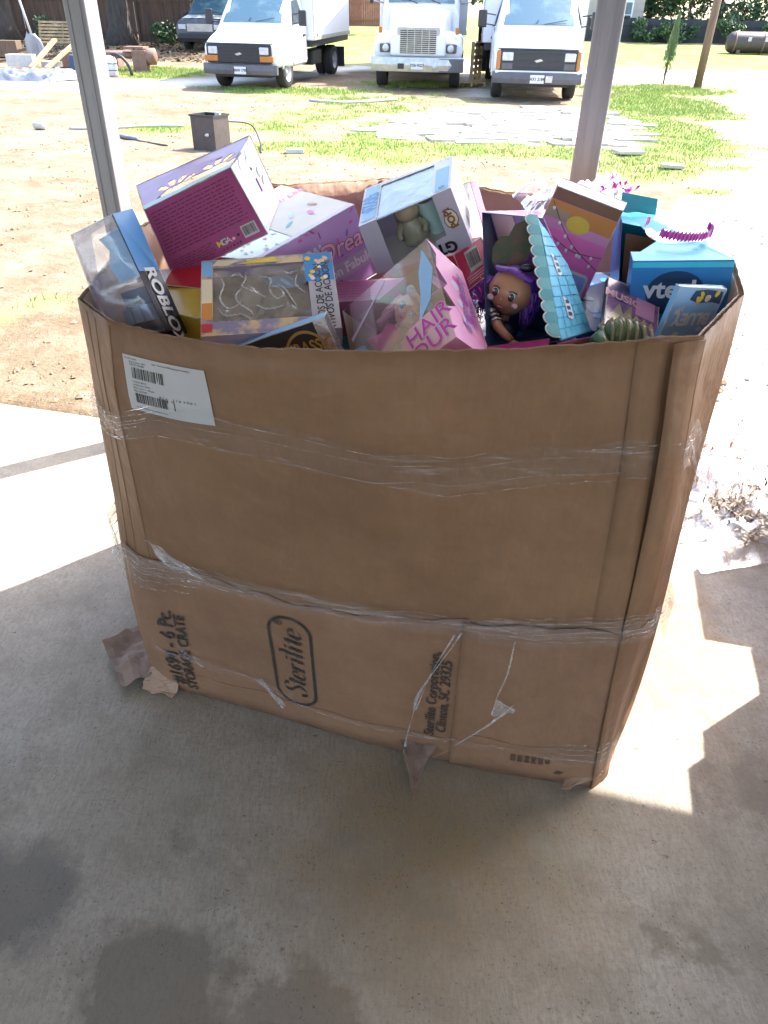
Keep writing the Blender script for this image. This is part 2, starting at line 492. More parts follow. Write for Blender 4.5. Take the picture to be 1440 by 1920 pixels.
d1 = mixc(mrange(noise(0.8, 8, .72), .40, .60), (0.235, 0.188, 0.132), (0.165, 0.119, 0.077))
d2 = mixc(mrange(noise(3.5, 8, .7), .5, .72), d1, (0.285, 0.235, 0.17))
d3 = mixc(mrange(noise(16, 6, .7, dist=.6), .62, .72), d2, (0.11, 0.072, 0.042))
g1 = mixc(mrange(noise(1.3), .4, .62), (0.17, 0.235, 0.055), (0.27, 0.26, 0.11))
g2 = mixc(mrange(noise(14, 5, .7), .5, .75), g1, (0.10, 0.15, 0.03))
v1 = mixc(mrange(noise(5, 8, .75), .4, .7), (0.60, 0.57, 0.51), (0.52, 0.48, 0.42))
v2 = mixc(mrange(noise(45, 4, .7), .66, .74), v1, (0.25, 0.21, 0.17))
ag = nd(nt, 'ShaderNodeAttribute', attribute_name='grass'); av = nd(nt, 'ShaderNodeAttribute', attribute_name='gravel')
c_a = mixc(av.outputs['Fac'], d3, v2)
c_b = mixc(ag.outputs['Fac'], c_a, g2)
L(c_b, b.inputs['Base Color'])
b.inputs['Roughness'].default_value = 0.95
b.inputs['Specular IOR Level'].default_value = 0.1
bm_ = nd(nt, 'ShaderNodeBump', i_Strength=0.9, i_Distance=0.05)
L(noise(9, 8, .7), bm_.inputs['Height']); L(bm_.outputs[0], b.inputs['Normal'])
gr.data.materials.append(m)

# grass blades, loose stones and clods: uncountable, one object each
rng = np.random.default_rng(4)
def scatter(n, x0, x1, y0, y1, maskf, pw=1.0):
    x = rng.uniform(x0, x1, n); y = y0 + (y1 - y0) * rng.uniform(0, 1, n) ** pw
    k = rng.uniform(0, 1, n) < maskf(x, y)
    return x[k], y[k]
gx, gy = scatter(420000, -9, 10, 4, 27, lambda x, y: np.clip(grass_mask(x, y) * 1.1 - .25, 0, 1) * (1 - .6 * gravel_mask(x, y)))
n = len(gx)
hh = rng.uniform(.015, .055, n) * (1 + .4 * (gy > 18)) ; aa = rng.uniform(0, 2 * PI, n); ww = rng.uniform(.003, .006, n) * (1 + gy * .05)
lx = rng.normal(0, .35, n) * hh; ly = rng.normal(0, .35, n) * hh
z0 = gz(gy) + (gy < 26) * ((fbm(gx * 1.3, gy * 1.3, 5) - .5) * .05 * np.clip((26 - gy) / 10, 0, 1))
P0 = np.stack([gx - np.cos(aa) * ww, gy - np.sin(aa) * ww, z0 - .01], -1); P1 = np.stack([gx + np.cos(aa) * ww, gy + np.sin(aa) * ww, z0 - .01], -1); P2 = np.stack([gx + lx, gy + ly, z0 + hh], -1)
V = np.stack([P0, P1, P2], 1).reshape(-1, 3); Fg = np.arange(3 * n).reshape(-1, 3)
go = link_mesh('grass', V, Fg, 'grass_blade'); tag(go, 'patchy green grass growing through the dirt yard', 'grass', kind='stuff')

def stones(name, xs_, ys_, size, material, label, cat):
    mb_v = []; mb_f = []
    base = np.array([(1, 0, 0), (0, 1, 0), (-1, 0, 0), (0, -1, 0), (0, 0, .7), (0, 0, -.7)], float)
    fc = np.array([(0, 1, 4), (1, 2, 4), (2, 3, 4), (3, 0, 4), (1, 0, 5), (2, 1, 5), (3, 2, 5), (0, 3, 5)])
    n = len(xs_)
    s = np.minimum(size * np.exp(rng.normal(0, .55, n)), size * 2.2)
    a = rng.uniform(0, 2 * PI, n)
    V = base[None] * (1 + rng.uniform(-.35, .35, (n, 6, 3)))
    V = V * s[:, None, None]
    ca, sa = np.cos(a)[:, None], np.sin(a)[:, None]
    Vx = V[..., 0] * ca - V[..., 1] * sa; Vy = V[..., 0] * sa + V[..., 1] * ca
    zz = gz(ys_) + np.clip((26 - ys_) / 10, 0, 1) * (fbm(xs_ * 1.3, ys_ * 1.3, 5) - .5) * .05
    W = np.stack([Vx + xs_[:, None], Vy + ys_[:, None], V[..., 2] + zz[:, None] + s[:, None] * .25], -1).reshape(-1, 3)
    Fc = (fc[None] + 6 * np.arange(n)[:, None, None]).reshape(-1, 3)
    o = link_mesh(name, W, Fc, material); tag(o, label, cat, kind='stuff')
ox = lambda x, y: (BV.x * x + BV.y * y > SLAB_V + .08)
sx, sy = scatter(9000, 1.5, 13, 2.5, 24, lambda x, y: gravel_mask(x, y) * ox(x, y), 1.6)
stones('gravel', sx, sy, .013, 'stone', 'loose pale gravel on the drive at the right', 'gravel')
sx, sy = scatter(9000, -7, 2, 2.8, 20, lambda x, y: (1 - grass_mask(x, y)) * ox(x, y) * np.clip(fbm(x * 1.2, y * 1.2, 40) * 2.6 - .9, 0, 1), 1.5)
lx0, ly0 = scatter(9000, -22, -4.5, 28.5, 37.3, lambda x, y: np.clip(fbm(x * .8, y * .8, 61) * 2.4 - .6, 0, 1))  # scattered brown leaves darken the ground where the trees' dappled shade lies
nl = len(lx0); la = rng.uniform(0, 2 * PI, nl); ls = rng.uniform(.04, .11, nl); lt = rng.uniform(-.02, .05, (nl, 2))
LV = np.stack([np.stack([lx0 + ls * np.cos(la + q * PI / 2) * (1 if q % 2 else .6), ly0 + ls * np.sin(la + q * PI / 2) * (1 if q % 2 else .6), gz(ly0) + .015 + (lt[:, 0] if q in (0, 3) else lt[:, 1])], -1) for q in range(4)], 1).reshape(-1, 3)
M['litter'] = mat('dapple_leaves', (0.16, 0.10, 0.055), .9, var=.5, vscale=2)
tag(link_mesh('dapple_litter', LV, np.arange(4 * nl).reshape(-1, 4), 'litter'), 'dry brown leaf litter added to darken the dappled ground under the left trees', 'leaves', kind='stuff')
stones('dirt_clods', sx, sy, .011, 'clod', 'small brown dirt clods strewn over the bare soil', 'dirt')

# ------------------------------------------------------------------ concrete slab
m, nt, b, out = new_mat('stained_concrete')
L = nt.links.new
tc = nd(nt, 'ShaderNodeTexCoord')
base = mixc(mrange(noise(2.2, 7, .65), .35, .68), (0.42, 0.38, 0.33), (0.29, 0.25, 0.205))
base = mixc(mrange(noise(0.9, 3), .45, .65), base, (0.36, 0.305, 0.235))
mpb = nd(nt, 'ShaderNodeMapping'); mpb.inputs['Rotation'].default_value = (0, 0, rad(-32)); mpb.inputs['Scale'].default_value = (120, 26, 20)
L(tc.outputs['Object'], mpb.inputs['Vector'])
broom = noise(1.0, 5, .7, vec=mpb.outputs[0])
base = mixc(mrange(broom, .44, .72, 0, .62), base, (0.22, 0.205, 0.18))
base = mixc(mrange(noise(85, 5, .85), .50, .68, 0, .8), base, (0.19, 0.17, 0.145))
mpe = nd(nt, 'ShaderNodeMapping'); mpe.inputs['Rotation'].default_value = (0, 0, rad(58)); mpe.inputs['Scale'].default_value = (26, 60, 20)
L(tc.outputs['Object'], mpe.inputs['Vector'])
base = mixc(mrange(noise(1.0, 3, .6, vec=mpe.outputs[0]), .68, .74, 0, .85), base, (0.09, 0.08, 0.065))
sep = tc.outputs['Object']
def stain_shade(base, x, y, r, col, amt, soft=.35, nz=.16, scale=9):
    vm = nd(nt, 'ShaderNodeVectorMath', operation='DISTANCE'); vm.inputs[1].default_value = (x, y, 0)
    L(sep, vm.inputs[0])
    n = noise(scale, 5, .6)
    ml = nd(nt, 'ShaderNodeMath', operation='MULTIPLY_ADD'); ml.inputs[1].default_value = nz * 2; ml.inputs[2].default_value = -nz
    L(n, ml.inputs[0])
    ad = nd(nt, 'ShaderNodeMath', operation='ADD'); L(vm.outputs['Value'], ad.inputs[0]); L(ml.outputs[0], ad.inputs[1])
    return mixc(mrange(ad.outputs[0], r, r * (1 - soft), 0, amt), base, col)
base = stain_shade(base, -.40, .62, .20, (0.15, 0.13, 0.105), .75, .3, .30, 4)
base = stain_shade(base, -.18, .52, .18, (0.15, 0.13, 0.105), .65, .3, .28, 5)
base = stain_shade(base, -.84, .80, .18, (0.14, 0.13, 0.12), .75, .4, .24, 5)
base = stain_shade(base, .12, .98, .48, (0.235, 0.17, 0.092), .8, .85, .25, 5)
base = mixc(mrange(noise(7, 8, .75), .47, .66, 0, .65), base, (0.215, 0.19, 0.155))
base = mixc(mrange(noise(3.3, 5, .7), .56, .70, 0, .4), base, (0.30, 0.31, 0.27))
base = stain_shade(base, .95, 1.13, .17, (0.20, 0.17, 0.14), .7, .8, .26, 16)
base = stain_shade(base, .70, .73, .06, (0.19, 0.165, 0.13), .7, .8, .12, 24)
base = stain_shade(base, .60, .76, .05, (0.19, 0.165, 0.13), .7, .8, .11, 26)
base = stain_shade(base, -.46, .95, .045, (0.19, 0.175, 0.15), .6, .8, .09, 26)
base = stain_shade(base, .90, 1.60, .26, (0.30, 0.21, 0.13), .6, .4, .22, 8)  # brown half-shade of the film on the sunny floor, put into the colour
base = stain_shade(base, 1.0, 1.9, .16, (0.27, 0.19, 0.12), .5, .5, .2, 10)  # second patch of that film shade, painted the same way
vo = nd(nt, 'ShaderNodeTexVoronoi', feature='F1', i_Scale=95.0, i_Randomness=1.0)
wv = nd(nt, 'ShaderNodeVectorMath', operation='ADD'); nz_ = nd(nt, 'ShaderNodeTexNoise', i_Scale=30.0, i_Detail=4.0)
L(tc.outputs['Object'], nz_.inputs['Vector'])
sc_ = nd(nt, 'ShaderNodeVectorMath', operation='SCALE'); sc_.inputs['Scale'].default_value = 0.03
L(nz_.outputs['Color'], sc_.inputs[0]); L(tc.outputs['Object'], wv.inputs[0]); L(sc_.outputs[0], wv.inputs[1]); L(wv.outputs[0], vo.inputs['Vector'])
pit = mrange(vo.outputs['Distance'], .10, .24, .8, 0)
gate = mrange(noise(9, 6, .75), .48, .58)
pg = nd(nt, 'ShaderNodeMath', operation='MULTIPLY'); L(pit, pg.inputs[0]); L(gate, pg.inputs[1])
base = mixc(pg.outputs[0], base, (0.085, 0.075, 0.06))
L(base, b.inputs['Base Color'])
b.inputs['Roughness'].default_value = 0.85
b.inputs['Specular IOR Level'].default_value = 0.25
bm_ = nd(nt, 'ShaderNodeBump', i_Strength=0.55, i_Distance=0.006)
L(broom, bm_.inputs['Height'])
bm2 = nd(nt, 'ShaderNodeBump', i_Strength=0.3, i_Distance=0.006)
L(noise(48, 6, .7), bm2.inputs['Height']); L(bm_.outputs[0], bm2.inputs['Normal']); L(bm2.outputs[0], b.inputs['Normal'])
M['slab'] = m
mb = MB()
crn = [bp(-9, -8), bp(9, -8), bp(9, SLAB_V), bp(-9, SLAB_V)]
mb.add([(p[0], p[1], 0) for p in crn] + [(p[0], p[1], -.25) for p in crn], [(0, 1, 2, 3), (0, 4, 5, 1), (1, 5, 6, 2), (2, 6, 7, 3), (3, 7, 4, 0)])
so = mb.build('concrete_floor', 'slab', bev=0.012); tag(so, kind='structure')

# ------------------------------------------------------------------ shed: posts, eave beam, roof, back walls
def post(u, v, lean, label):
    t = thing('steel_post', label, 'post', bp(u, v, 0), BROT, 'steel posts along the edge of the slab')
    w = .082
    mb = MB()
    # square tube with softly rolled corners
    rings = []
    for z in (0.008, 2.60):
        ring = []
        for (sx_, sy_) in ((1, 1), (-1, 1), (-1, -1), (1, -1)):
            a0 = {(1, 1): 0, (-1, 1): 90, (-1, -1): 180, (1, -1): 270}[(sx_, sy_)]
            for k in range(4):
                a = rad(a0 + 30 * k)
                ring.append((sx_ * (w / 2 - .007) + .007 * math.cos(a) + lean * z, sy_ * (w / 2 - .007) + .007 * math.sin(a), z))
        rings.append(ring)
    mb.loft(rings)
    o = mb.build('tube', 'steel', t)
    mb = MB()
    for sx_ in (-1, 1):
        mb.add([(sx_ * .022 - .003 + lean * .01, -w / 2 - .003, .01), (sx_ * .022 + .003 + lean * .01, -w / 2 - .003, .01), (sx_ * .022 + .003 + lean * 2.6, -w / 2 - .003, 2.59), (sx_ * .022 - .003 + lean * 2.6, -w / 2 - .003, 2.59),
                (sx_ * .022 - .003 + lean * .01, -w / 2 + .002, .01), (sx_ * .022 + .003 + lean * .01, -w / 2 + .002, .01), (sx_ * .022 + .003 + lean * 2.6, -w / 2 + .002, 2.59), (sx_ * .022 - .003 + lean * 2.6, -w / 2 + .002, 2.59)],
               [(0, 1, 2, 3), (0, 3, 7, 4), (1, 5, 6, 2)])
    mb.build('rib', 'steel', t)
    mb = MB(); mb.box((0, 0, .0055), (.15, .15, .009)); mb.build('base_plate', 'steel', t)
    return t
def uv_of(x, y): return (x * BU.x + y * BU.y, x * BV.x + y * BV.y)
post(*uv_of(-1.055, 2.93), 0.004, 'grey square steel post behind the left corner of the bin')
post(*uv_of(.618, 2.56), 0.006, 'grey steel post with ribs behind the right of the bin')

EAVE = 2.67
roof = thing('shed_roof', 'corrugated metal roof sheltering the slab and bin', 'roof', bp(0, 0, EAVE))
R_ = []
us = np.arange(-9, 9.01, .05)
for v in (SLAB_V + .02, 0, -4, -6.8):
    R_.append([bp(u, v, (SLAB_V - v) * .06 + .02 * math.sin(u * 2 * PI / .2)) for u in us])
mb = MB(); mb.grid(R_); mb.build('roof_sheet', 'roofmetal', roof)
mb = MB()
Rz = Matrix.Rotation(BROT, 3, 'Z')
mb.box(bp(0, SLAB_V - .06, -.05), (18, .08, .09), Rz); mb.build('eave_beam', 'steel', roof)
for v in (0.6, -2.0, -4.6):
    mb = MB(); mb.box(bp(0, v, (SLAB_V - v) * .06 - .08), (18, .07, .1), Rz); mb.build('purlin', 'steel', roof)

# unseen cartons right of the picture, sized and placed so their edges shape the sunny patch
for k, (u0, v0, v1, h, lab) in enumerate(((.935, 1.25, 1.79, .80, 'unseen long carton nearest the camera in the row right of the sunny patch'), (.985, 1.795, 1.925, .80, 'second unseen narrow carton in the row right of the sunny patch'),
                                     (1.165, 1.93, 2.30, .80, 'unseen wide carton in the row right of the sunny patch'), (1.03, 2.305, 2.66, .80, 'unseen carton beside the plastic bag right of the sunny patch'))):
    t = thing('unseen_shade_carton', lab, 'carton', bp(u0 + .25, (v0 + v1) / 2, 0), BROT, 'unseen cartons in a row off to the right, shading the floor')
    mb = MB(); mb.box((0, 0, h / 2), (.5, v1 - v0, h)); mb.build('shade_carton_body', 'card', t, bev=.004)
    mb = MB(); mb.box((0, 0, h + .0015), (.5, .048, .001)); mb.build('shade_carton_tape', 'label', t)

# columns of the bin wall: bottom (x,y), top (x,y,z); the five 'front' columns are splined
COLS=[((-.66,1.45),(-.659,1.506,1.10)),((-.625,1.432),(-.598,1.43,1.10)),((-.585,1.416),(-.55,1.369,1.10)),
 ((-.315,1.335),(-.316,1.247,1.108)),((-.028,1.242),(-.024,1.207,1.115)),((.26,1.174),(.255,1.204,1.13)),
 ((.535,1.128),(.486,1.211,1.15)),((.57,1.145),(.556,1.225,1.15)),((.60,1.18),(.729,1.476,1.15)),
 ((.72,1.70),(.789,1.704,1.165)),((.75,1.95),(.787,1.869,1.185)),((.60,2.16),(.62,2.12,1.195)),
 ((.38,2.24),(.381,2.197,1.20)),((.05,2.33),(.044,2.382,1.20)),((-.28,2.44),(-.298,2.258,1.20)),
 ((-.52,2.44),(-.50,2.32,1.19)),((-.66,1.95),(-.65,1.92,1.15))]
def gay_perimeter():
    C=[np.array(list(b)+list(t)) for b,t in COLS];n=len(C);out=[];marks=[]
    for i in range(n):
        a,b=C[i],C[(i+1)%n];marks.append(len(out))
        L=max(np.linalg.norm(a[:2]-b[:2]),np.linalg.norm(a[2:4]-b[2:4]));m=max(2,int(L/.03))
        for k in range(m):
            t=k/m
            if 2<=i<=5 or 11<=i<=13:
                lo,hi=(2,6) if i<=5 else (11,14)
                p0=C[i-1] if i>lo else 2*a-b
                p3=C[i+2] if i+1<hi else 2*b-a
                v=.5*((2*a)+(-p0+b)*t+(2*p0-5*a+4*b-p3)*t*t+(-p0+3*a-3*b+p3)*t**3)
            else: v=a+(b-a)*t
            out.append(v)
    return np.array(out),marks
PER,MARK=gay_perimeter()
NP_=len(PER)
def wall(i,t,off=0.):
    """point of the bin's outer wall at perimeter index i (float) and height fraction t"""
    i=i%NP_;k=int(i);f=i-k
    p=PER[k]*(1-f)+PER[(k+1)%NP_]*f
    a=PER[(k-2)%NP_];b=PER[(k+3)%NP_]
    tan=(b[:2]-a[:2])*(1-t)+(b[2:4]-a[2:4])*t
    nrm=np.array([tan[1],-tan[0]])/(np.hypot(*tan)+1e-9)
    bul=.012*np.sin(np.pi*min(max(t,0),1))+.004*np.sin(7*t+k*.23)+.006*np.sin(k*.37+2.5*t)*np.sin(5.3*t+.4)
    xy=p[:2]*(1-t)+p[2:4]*t+nrm*(off+bul*min(1,8*t if t>0 else 0)*min(1,max(0,8*(1-t))))
    return np.array([xy[0],xy[1],p[4]*t])

# ================================================================== THE CARDBOARD BIN
ORG = np.array([0.03, 1.75, 0.0])
bin_ = thing('cardboard_bin', 'large open cardboard bin full of boxed toys on the slab', 'cardboard bin', tuple(ORG))
NI = NP_ * 2
def jag(k, s=1.0): return .0016 * math.sin(k * 9.7) * math.sin(k * 23.1 + 2) + .45 * s * (0.0022 * math.sin(k * 1.7) + 0.0018 * math.sin(k * 4.3 + 1) + .0015 * math.sin(k * .31))
def shell(name, off, material, t0, t1, nt_=16, i0=0.0, i1=None, closed=True, edge=1.0, th=0.0, parent=bin_, topf=None, botf=None):
    """sheet of board following the wall from height fraction t0 to t1"""
    i1 = NP_ if i1 is None else i1
    steps = int((i1 - i0) * 2)
    ii = [i0 + (i1 - i0) * k / steps for k in range(steps if closed else steps + 1)]
    P = []
    for r in range(nt_ + 1):
        row = []
        for k, i in enumerate(ii):
            a = t0 if botf is None else botf(i); b_ = t1 if topf is None else topf(i)
            t = a + (b_ - a) * r / nt_
            p = wall(i, t, off)
            if r == nt_: p = p + np.array([0, 0, jag(i, edge)])
            row.append(p)
        P.append(row)
    mb = MB()
    n = len(ii)
    for row in P: mb.v += [tuple(p) for p in row]
    for r in range(nt_):
        for k in range(n if closed else n - 1):
            a = r * n + k; b_ = r * n + (k + 1) % n
            mb.f.append((a, b_, b_ + n, a + n))
    o = mb.build(name, material, parent, smooth=True, origin=ORG)
    if th:
        s = o.modifiers.new('Solidify', 'SOLIDIFY'); s.thickness = th; s.offset = -1
    return o
WTH = 0.011
shell('outer_liner', 0.0, 'card', 0.0, 1.0, th=.0012, nt_=18)
shell('inner_liner', -WTH, 'cardin', 0.0, 0.998, th=.0012, nt_=18)
# corrugated medium between the liners, seen along the cut rim
mb = MB(); nw = 900; top = []; bot = []
for k in range(nw):
    i = NP_ * k / nw
    o_ = -WTH / 2 - .0006 + (WTH / 2 - .0012) * math.sin(k * PI / 1.5)
    top.append(wall(i, .997, o_)); bot.append(wall(i, .975, o_))
mb.v = [tuple(p) for p in top + bot]
mb.f = [(k, (k + 1) % nw, nw + (k + 1) % nw, nw + k) for k in range(nw)]
mb.build('fluting', 'cardedge', bin_, origin=ORG)
mb = MB(); mb.add([wall(i, .004, -.012) for i in range(NP_)], [tuple(range(NP_))]); mb.build('bin_floor', 'cardin', bin_, origin=ORG)
# reused carton wrapped round the foot as a sleeve, overlapping at a seam
SL_T = lambda i: .445 + .008 * math.sin(i * .21) + (.004 * math.sin(i * 1.3))
shell('lower_sleeve', .0045, 'card2', .004, .44, i0=1.2, i1=31.0, closed=False, th=.0025, topf=SL_T, nt_=12)
shell('sleeve_overlap', .0095, 'card2', .002, .44, i0=30.6, i1=48.5, closed=False, th=.0025, topf=lambda i: SL_T(i) - .006, nt_=12)
# narrow flap folded round the right corner, standing a little off the wall
def flap_strip(name, i0, i1, t0, t1, off0, off1, material, n=3):
    mb = MB(); P = []
    for r in range(25):
        t = t0 + (t1 - t0) * r / 24
        P.append([wall(i0 + (i1 - i0) * k / n, t, off0 + (off1 - off0) * k / n + .002 * math.sin(9 * t + k)) for k in range(n + 1)])
    mb.grid(P); o = mb.build(name, material, bin_, smooth=True, origin=ORG)
    s = o.modifiers.new('Solidify', 'SOLIDIFY'); s.thickness = .004; s.offset = -1
    return o
flap_strip('corner_flap', 42.2, 44.0, .0, .995, .016, .006, 'card')
flap_strip('front_flap_edge', 40.0, 42.05, .0, .998, .002, .008, 'card')
# creases: slim pressed ridges on the corner panel
for q, (i, a, b_) in enumerate(((3.1, .0, .99), (1.6, .45, .99), (5.05, .45, .995), (44.6, .45, .99))):
    mb = MB(); mb.tube([wall(i + .05 * math.sin(5 * t + q), t, -.0004) for t in np.linspace(a, b_, 24)], .0020, 6)
    mb.build('crease', 'card', bin_, smooth=True, origin=ORG)
# horizontal score line of the sleeve above the print
for (i0, i1, t) in ((6, 30, .085), (32, 41.5, .115)):
    mb = MB(); mb.tube([wall(i, t + .004 * math.sin(i), .0055 if i < 30.8 else .0105) for i in np.linspace(i0, i1, 40)], .0016, 6)
    mb.build('score_line', 'card2', bin_, smooth=True, origin=ORG)

def step_len(i): return float(np.linalg.norm(wall(i + 1, .3) - wall(i - 1, .3)) / 2)
HB = 1.11
def on_wall(pts, i0, t0, off, ang=0.0):
    """lay flat artwork (metres, x right / y up of the artwork) on the wall; ang 90 = reading upwards"""
    ca, sa = math.cos(ang), math.sin(ang); ds = step_len(i0); r = []
    for a, b_ in pts:
        x = a * ca - b_ * sa; y = a * sa + b_ * ca
        r.append(wall(i0 + x / ds, t0 + y / HB, off))
    return r

def text_mesh(s, size=1.0, bold=0.0, shear=0.0, align='CENTER', sx=1.0):
    cu = bpy.data.curves.new('txt', 'FONT'); cu.body = s; cu.size = size; cu.offset = bold; cu.shear = shear
    cu.align_x = align; cu.align_y = 'CENTER'; cu.resolution_u = 4
    ob = bpy.data.objects.new('txt', cu); COL.objects.link(ob)
    me = ob.to_mesh()
    v = [(p.co.x * sx, p.co.y) for p in me.vertices]; f = [tuple(p.vertices) for p in me.polygons]
    ob.to_mesh_clear(); bpy.data.objects.remove(ob, do_unlink=True); bpy.data.curves.remove(cu)
    return v, f

def wall_text(name, s, i0, t0, size, ang=90.0, off=.0070, bold=0.0, shear=0.0, sx=1.0, material='print', align='CENTER'):
    v, f = text_mesh(s, size, bold, shear, align, sx)
    return link_mesh(name, on_wall(v, i0, t0, off, rad(ang)), f, material, bin_, origin=ORG)

# broad-nib serif lettering for the maker's mark
GLY = {'S': ([[(.44, .76), (.42, .88), (.33, .95), (.20, .95), (.09, .86), (.09, .71), (.20, .58), (.33, .45), (.41, .28), (.36, .10), (.22, 0), (.10, .02), (.02, .12), (.01, .24)]], .50),
       't': ([[(.15, .74), (.15, .40), (.15, .14), (.20, .02), (.31, .06)], [(.01, .52), (.30, .52)]], .33),
       'e': ([[(.06, .27), (.20, .29), (.35, .31), (.34, .44), (.22, .53), (.10, .46), (.04, .26), (.08, .08), (.20, 0), (.36, .10)]], .42),
       'r': ([[(.01, .50), (.09, .50), (.09, .25), (.09, .01)], [(.11, .38), (.17, .48), (.25, .51), (.28, .44)], [(.0, .0), (.19, .0)]], .40),
       'i': ([[(.03, .50), (.10, .51), (.10, .20), (.12, .02), (.20, .05)], [(.10, .66), (.11, .70), (.10, .745)]], .28),
       'l': ([[(.02, .94), (.10, .95), (.10, .40), (.12, .03), (.21, .05)]], .28)}
def crom(P, n=6):
    P = [np.array(p, float) for p in P]; o = []
    for i in range(len(P) - 1):
        a = P[i - 1] if i else 2 * P[0] - P[1]; b_, c_ = P[i], P[i + 1]; d = P[i + 2] if i + 2 < len(P) else 2 * P[-1] - P[-2]
        for k in range(n):
            t = k / n
            o.append(.5 * (2 * b_ + (-a + c_) * t + (2 * a - 5 * b_ + 4 * c_ - d) * t * t + (-a + 3 * b_ - 3 * c_ + d) * t ** 3))
    o.append(P[-1]); return o
I0, T0 = 17.5, .238
x = 0; vv = []; ff = []; lift = 0
words = 'Sterilite'
tot = sum(GLY[c][1] for c in words)
SXW, SYH = .262 / tot, .066
for c in words:
    strokes, wd = GLY[c]
    for st in strokes:
        pts = crom(st)
        n0 = len(vv)
        V2 = []
        for p in pts:
            for sg in (-1, 1):
                V2.append(((x + p[0] + .18 * p[1] * .6 + sg * .058) * SXW - .128, (p[1] + sg * .016) * SYH - .031))
        lift += 1
        vv += on_wall(V2, I0, T0, .0067 + .00007 * lift, rad(90))
        for k in range(len(pts) - 1):
            a = n0 + 2 * k; ff.append((a, a + 1, a + 3, a + 2))
    x += wd
link_mesh('maker_lettering', vv, ff, 'print', bin_, origin=ORG)
ov = []; of = []; NN = 56
for k in range(NN):
    t = 2 * PI * k / NN; cx = math.copysign(.115, math.cos(t))
    for r in (.052, .060):
        ov.append((cx + r * math.cos(t), r * math.sin(t)))
for k in range(NN):
    a = 2 * k; b_ = 2 * ((k + 1) % NN); of.append((a, a + 1, b_ + 1, b_))
link_mesh('oval_border', on_wall(ov, I0, T0, .0066, rad(90)), of, 'print', bin_, origin=ORG)
wall_text('registered_mark', '\u00ae', I0 - .85, T0 + .135, .030)
wall_text('address_lettering', 'Sterilite Corporation,', 28.85, .222, .036, off=.0085, bold=.0005, shear=.12, sx=.95)
wall_text('address_lettering', 'Clinton, SC 29325', 29.75, .218, .036, off=.0085, bold=.0005, shear=.12, sx=.95)
wall_text('carton_lettering', '#1694 - 6 Pc.', 5.75, .175, .058, off=.0085, bold=.001, sx=.95)
wall_text('carton_lettering', 'STORAGE CRATE', 7.1, .165, .042, off=.0085, bold=.001, sx=.92)
for k, s in enumerate(('020', '030', '010', '040', '060', '40')):
    wall_text('date_code', s, 35.6 + k * .56, .068, .017, off=.0122, bold=.0002)
wall_text('date_code', '\\\\\\', 39.4, .035, .02, ang=60, off=.0110, bold=.0006)

# shipping label
def lab_pt(a, b_, off): # a,b in 0..1 on the label
    i = 6.15 + 6.9 * a + .35 * (1 - b_) * 1.0; t = .843 + .105 * b_ + .012 * a * 0
    return wall(i, t, off)
mb = MB(); P = [[lab_pt(a, b_, .0022) for a in np.linspace(0, 1, 9)] for b_ in np.linspace(0, 1, 5)]
mb.grid(P); lab = mb.build('shipping_label', 'label', bin_, smooth=True, origin=ORG)
random.seed(3)
def bars(a0, a1, b0, b1):
    mb = MB(); a = a0
    while a < a1:
        w = random.choice((.006, .006, .011, .016)); mb.grid([[lab_pt(a, b0, .003), lab_pt(a + w, b0, .003)], [lab_pt(a, b1, .003), lab_pt(a + w, b1, .003)]]); a += w + random.choice((.005, .008, .012))
    mb.build('barcode', 'print', lab, origin=ORG)
bars(.10, .50, .60, .80); bars(.10, .60, .16, .34)
def lab_text(s, a0, b0, size, wide):
    v, f = text_mesh(s, 1.0, .01, 0, 'LEFT')
    mx = max(p[0] for p in v)
    link_mesh('label_text', [lab_pt(a0 + p[0] / mx * wide, b0 + p[1] * size, .003) for p in v], f, 'print', lab, origin=ORG)
lab_text('PALLET LABEL', .02, .945, .035, .17); lab_text('Ship Number: 10072', .08, .89, .04, .22); lab_text('Pallet ID: 0003082', .08, .845, .04, .2)
lab_text('http: //services.fulfilment/returns/pallet', .38, .935, .04, .46)
for k, s in enumerate(('Location: 084-01', 'Location Date: 12/04/21', 'Pallet Count: 1 - 48 units', 'Date: 12/27/2021')): lab_text(s, .09, .545 - .055 * k, .04, .18 + .05 * (k % 3))
lab_text('8 5 6 2 3 1 0 5 5 9 1', .42, .36, .05, .42); lab_text('scan both codes before loading the trailer', .08, .07, .035, .42)

# ------------------------------------------------------------------ stretch film round the bin
def interp(i, pts): return float(np.interp(i, [p[0] for p in pts], [p[1] for p in pts]))
def film_band(name, cen, hw, i0, i1, off, seed, rows=11, material='film', amp=.004):
    P = []
    ii = np.arange(i0, i1 + .01, .35)
    for r in range(rows):
        f = r / (rows - 1) * 2 - 1
        row = []
        for i in ii:
            t = interp(i, cen) + f * interp(i, hw) + .004 * math.sin(i * .9 + seed + 2 * f)
            w = float(vnoise(i * .5 + 50, r * 1.7 + seed * 3, seed)) - .5
            row.append(wall(i, t, off + amp * (1 + 2 * w)))
        P.append(row)
    mb = MB(); mb.grid(P); return mb.build(name, material, bin_, smooth=True, origin=ORG)
F1 = [(-6, .78), (0, .775), (3, .77), (9, .835), (13, .835), (20, .81), (28, .775), (34.5, .80), (40.5, .81), (47, .80), (53, .72), (60, .68), (67, .665), (75, .67)]
F2 = [(-6, .46), (0, .47), (2, .425), (5, .425), (10, .45), (19.5, .462), (29, .435), (35, .43), (42, .45), (47, .44), (55, .38), (70, .36)]
F3 = [(4, .18), (6, .17), (13.5, .145), (18, .10), (27, .085), (38, .11), (45, .10), (52, .09)]
film_band('film_band', F1, [(-6, .03), (3, .022), (13, .035), (28, .035), (40, .03), (60, .05)], -4, 68, .004, 1)
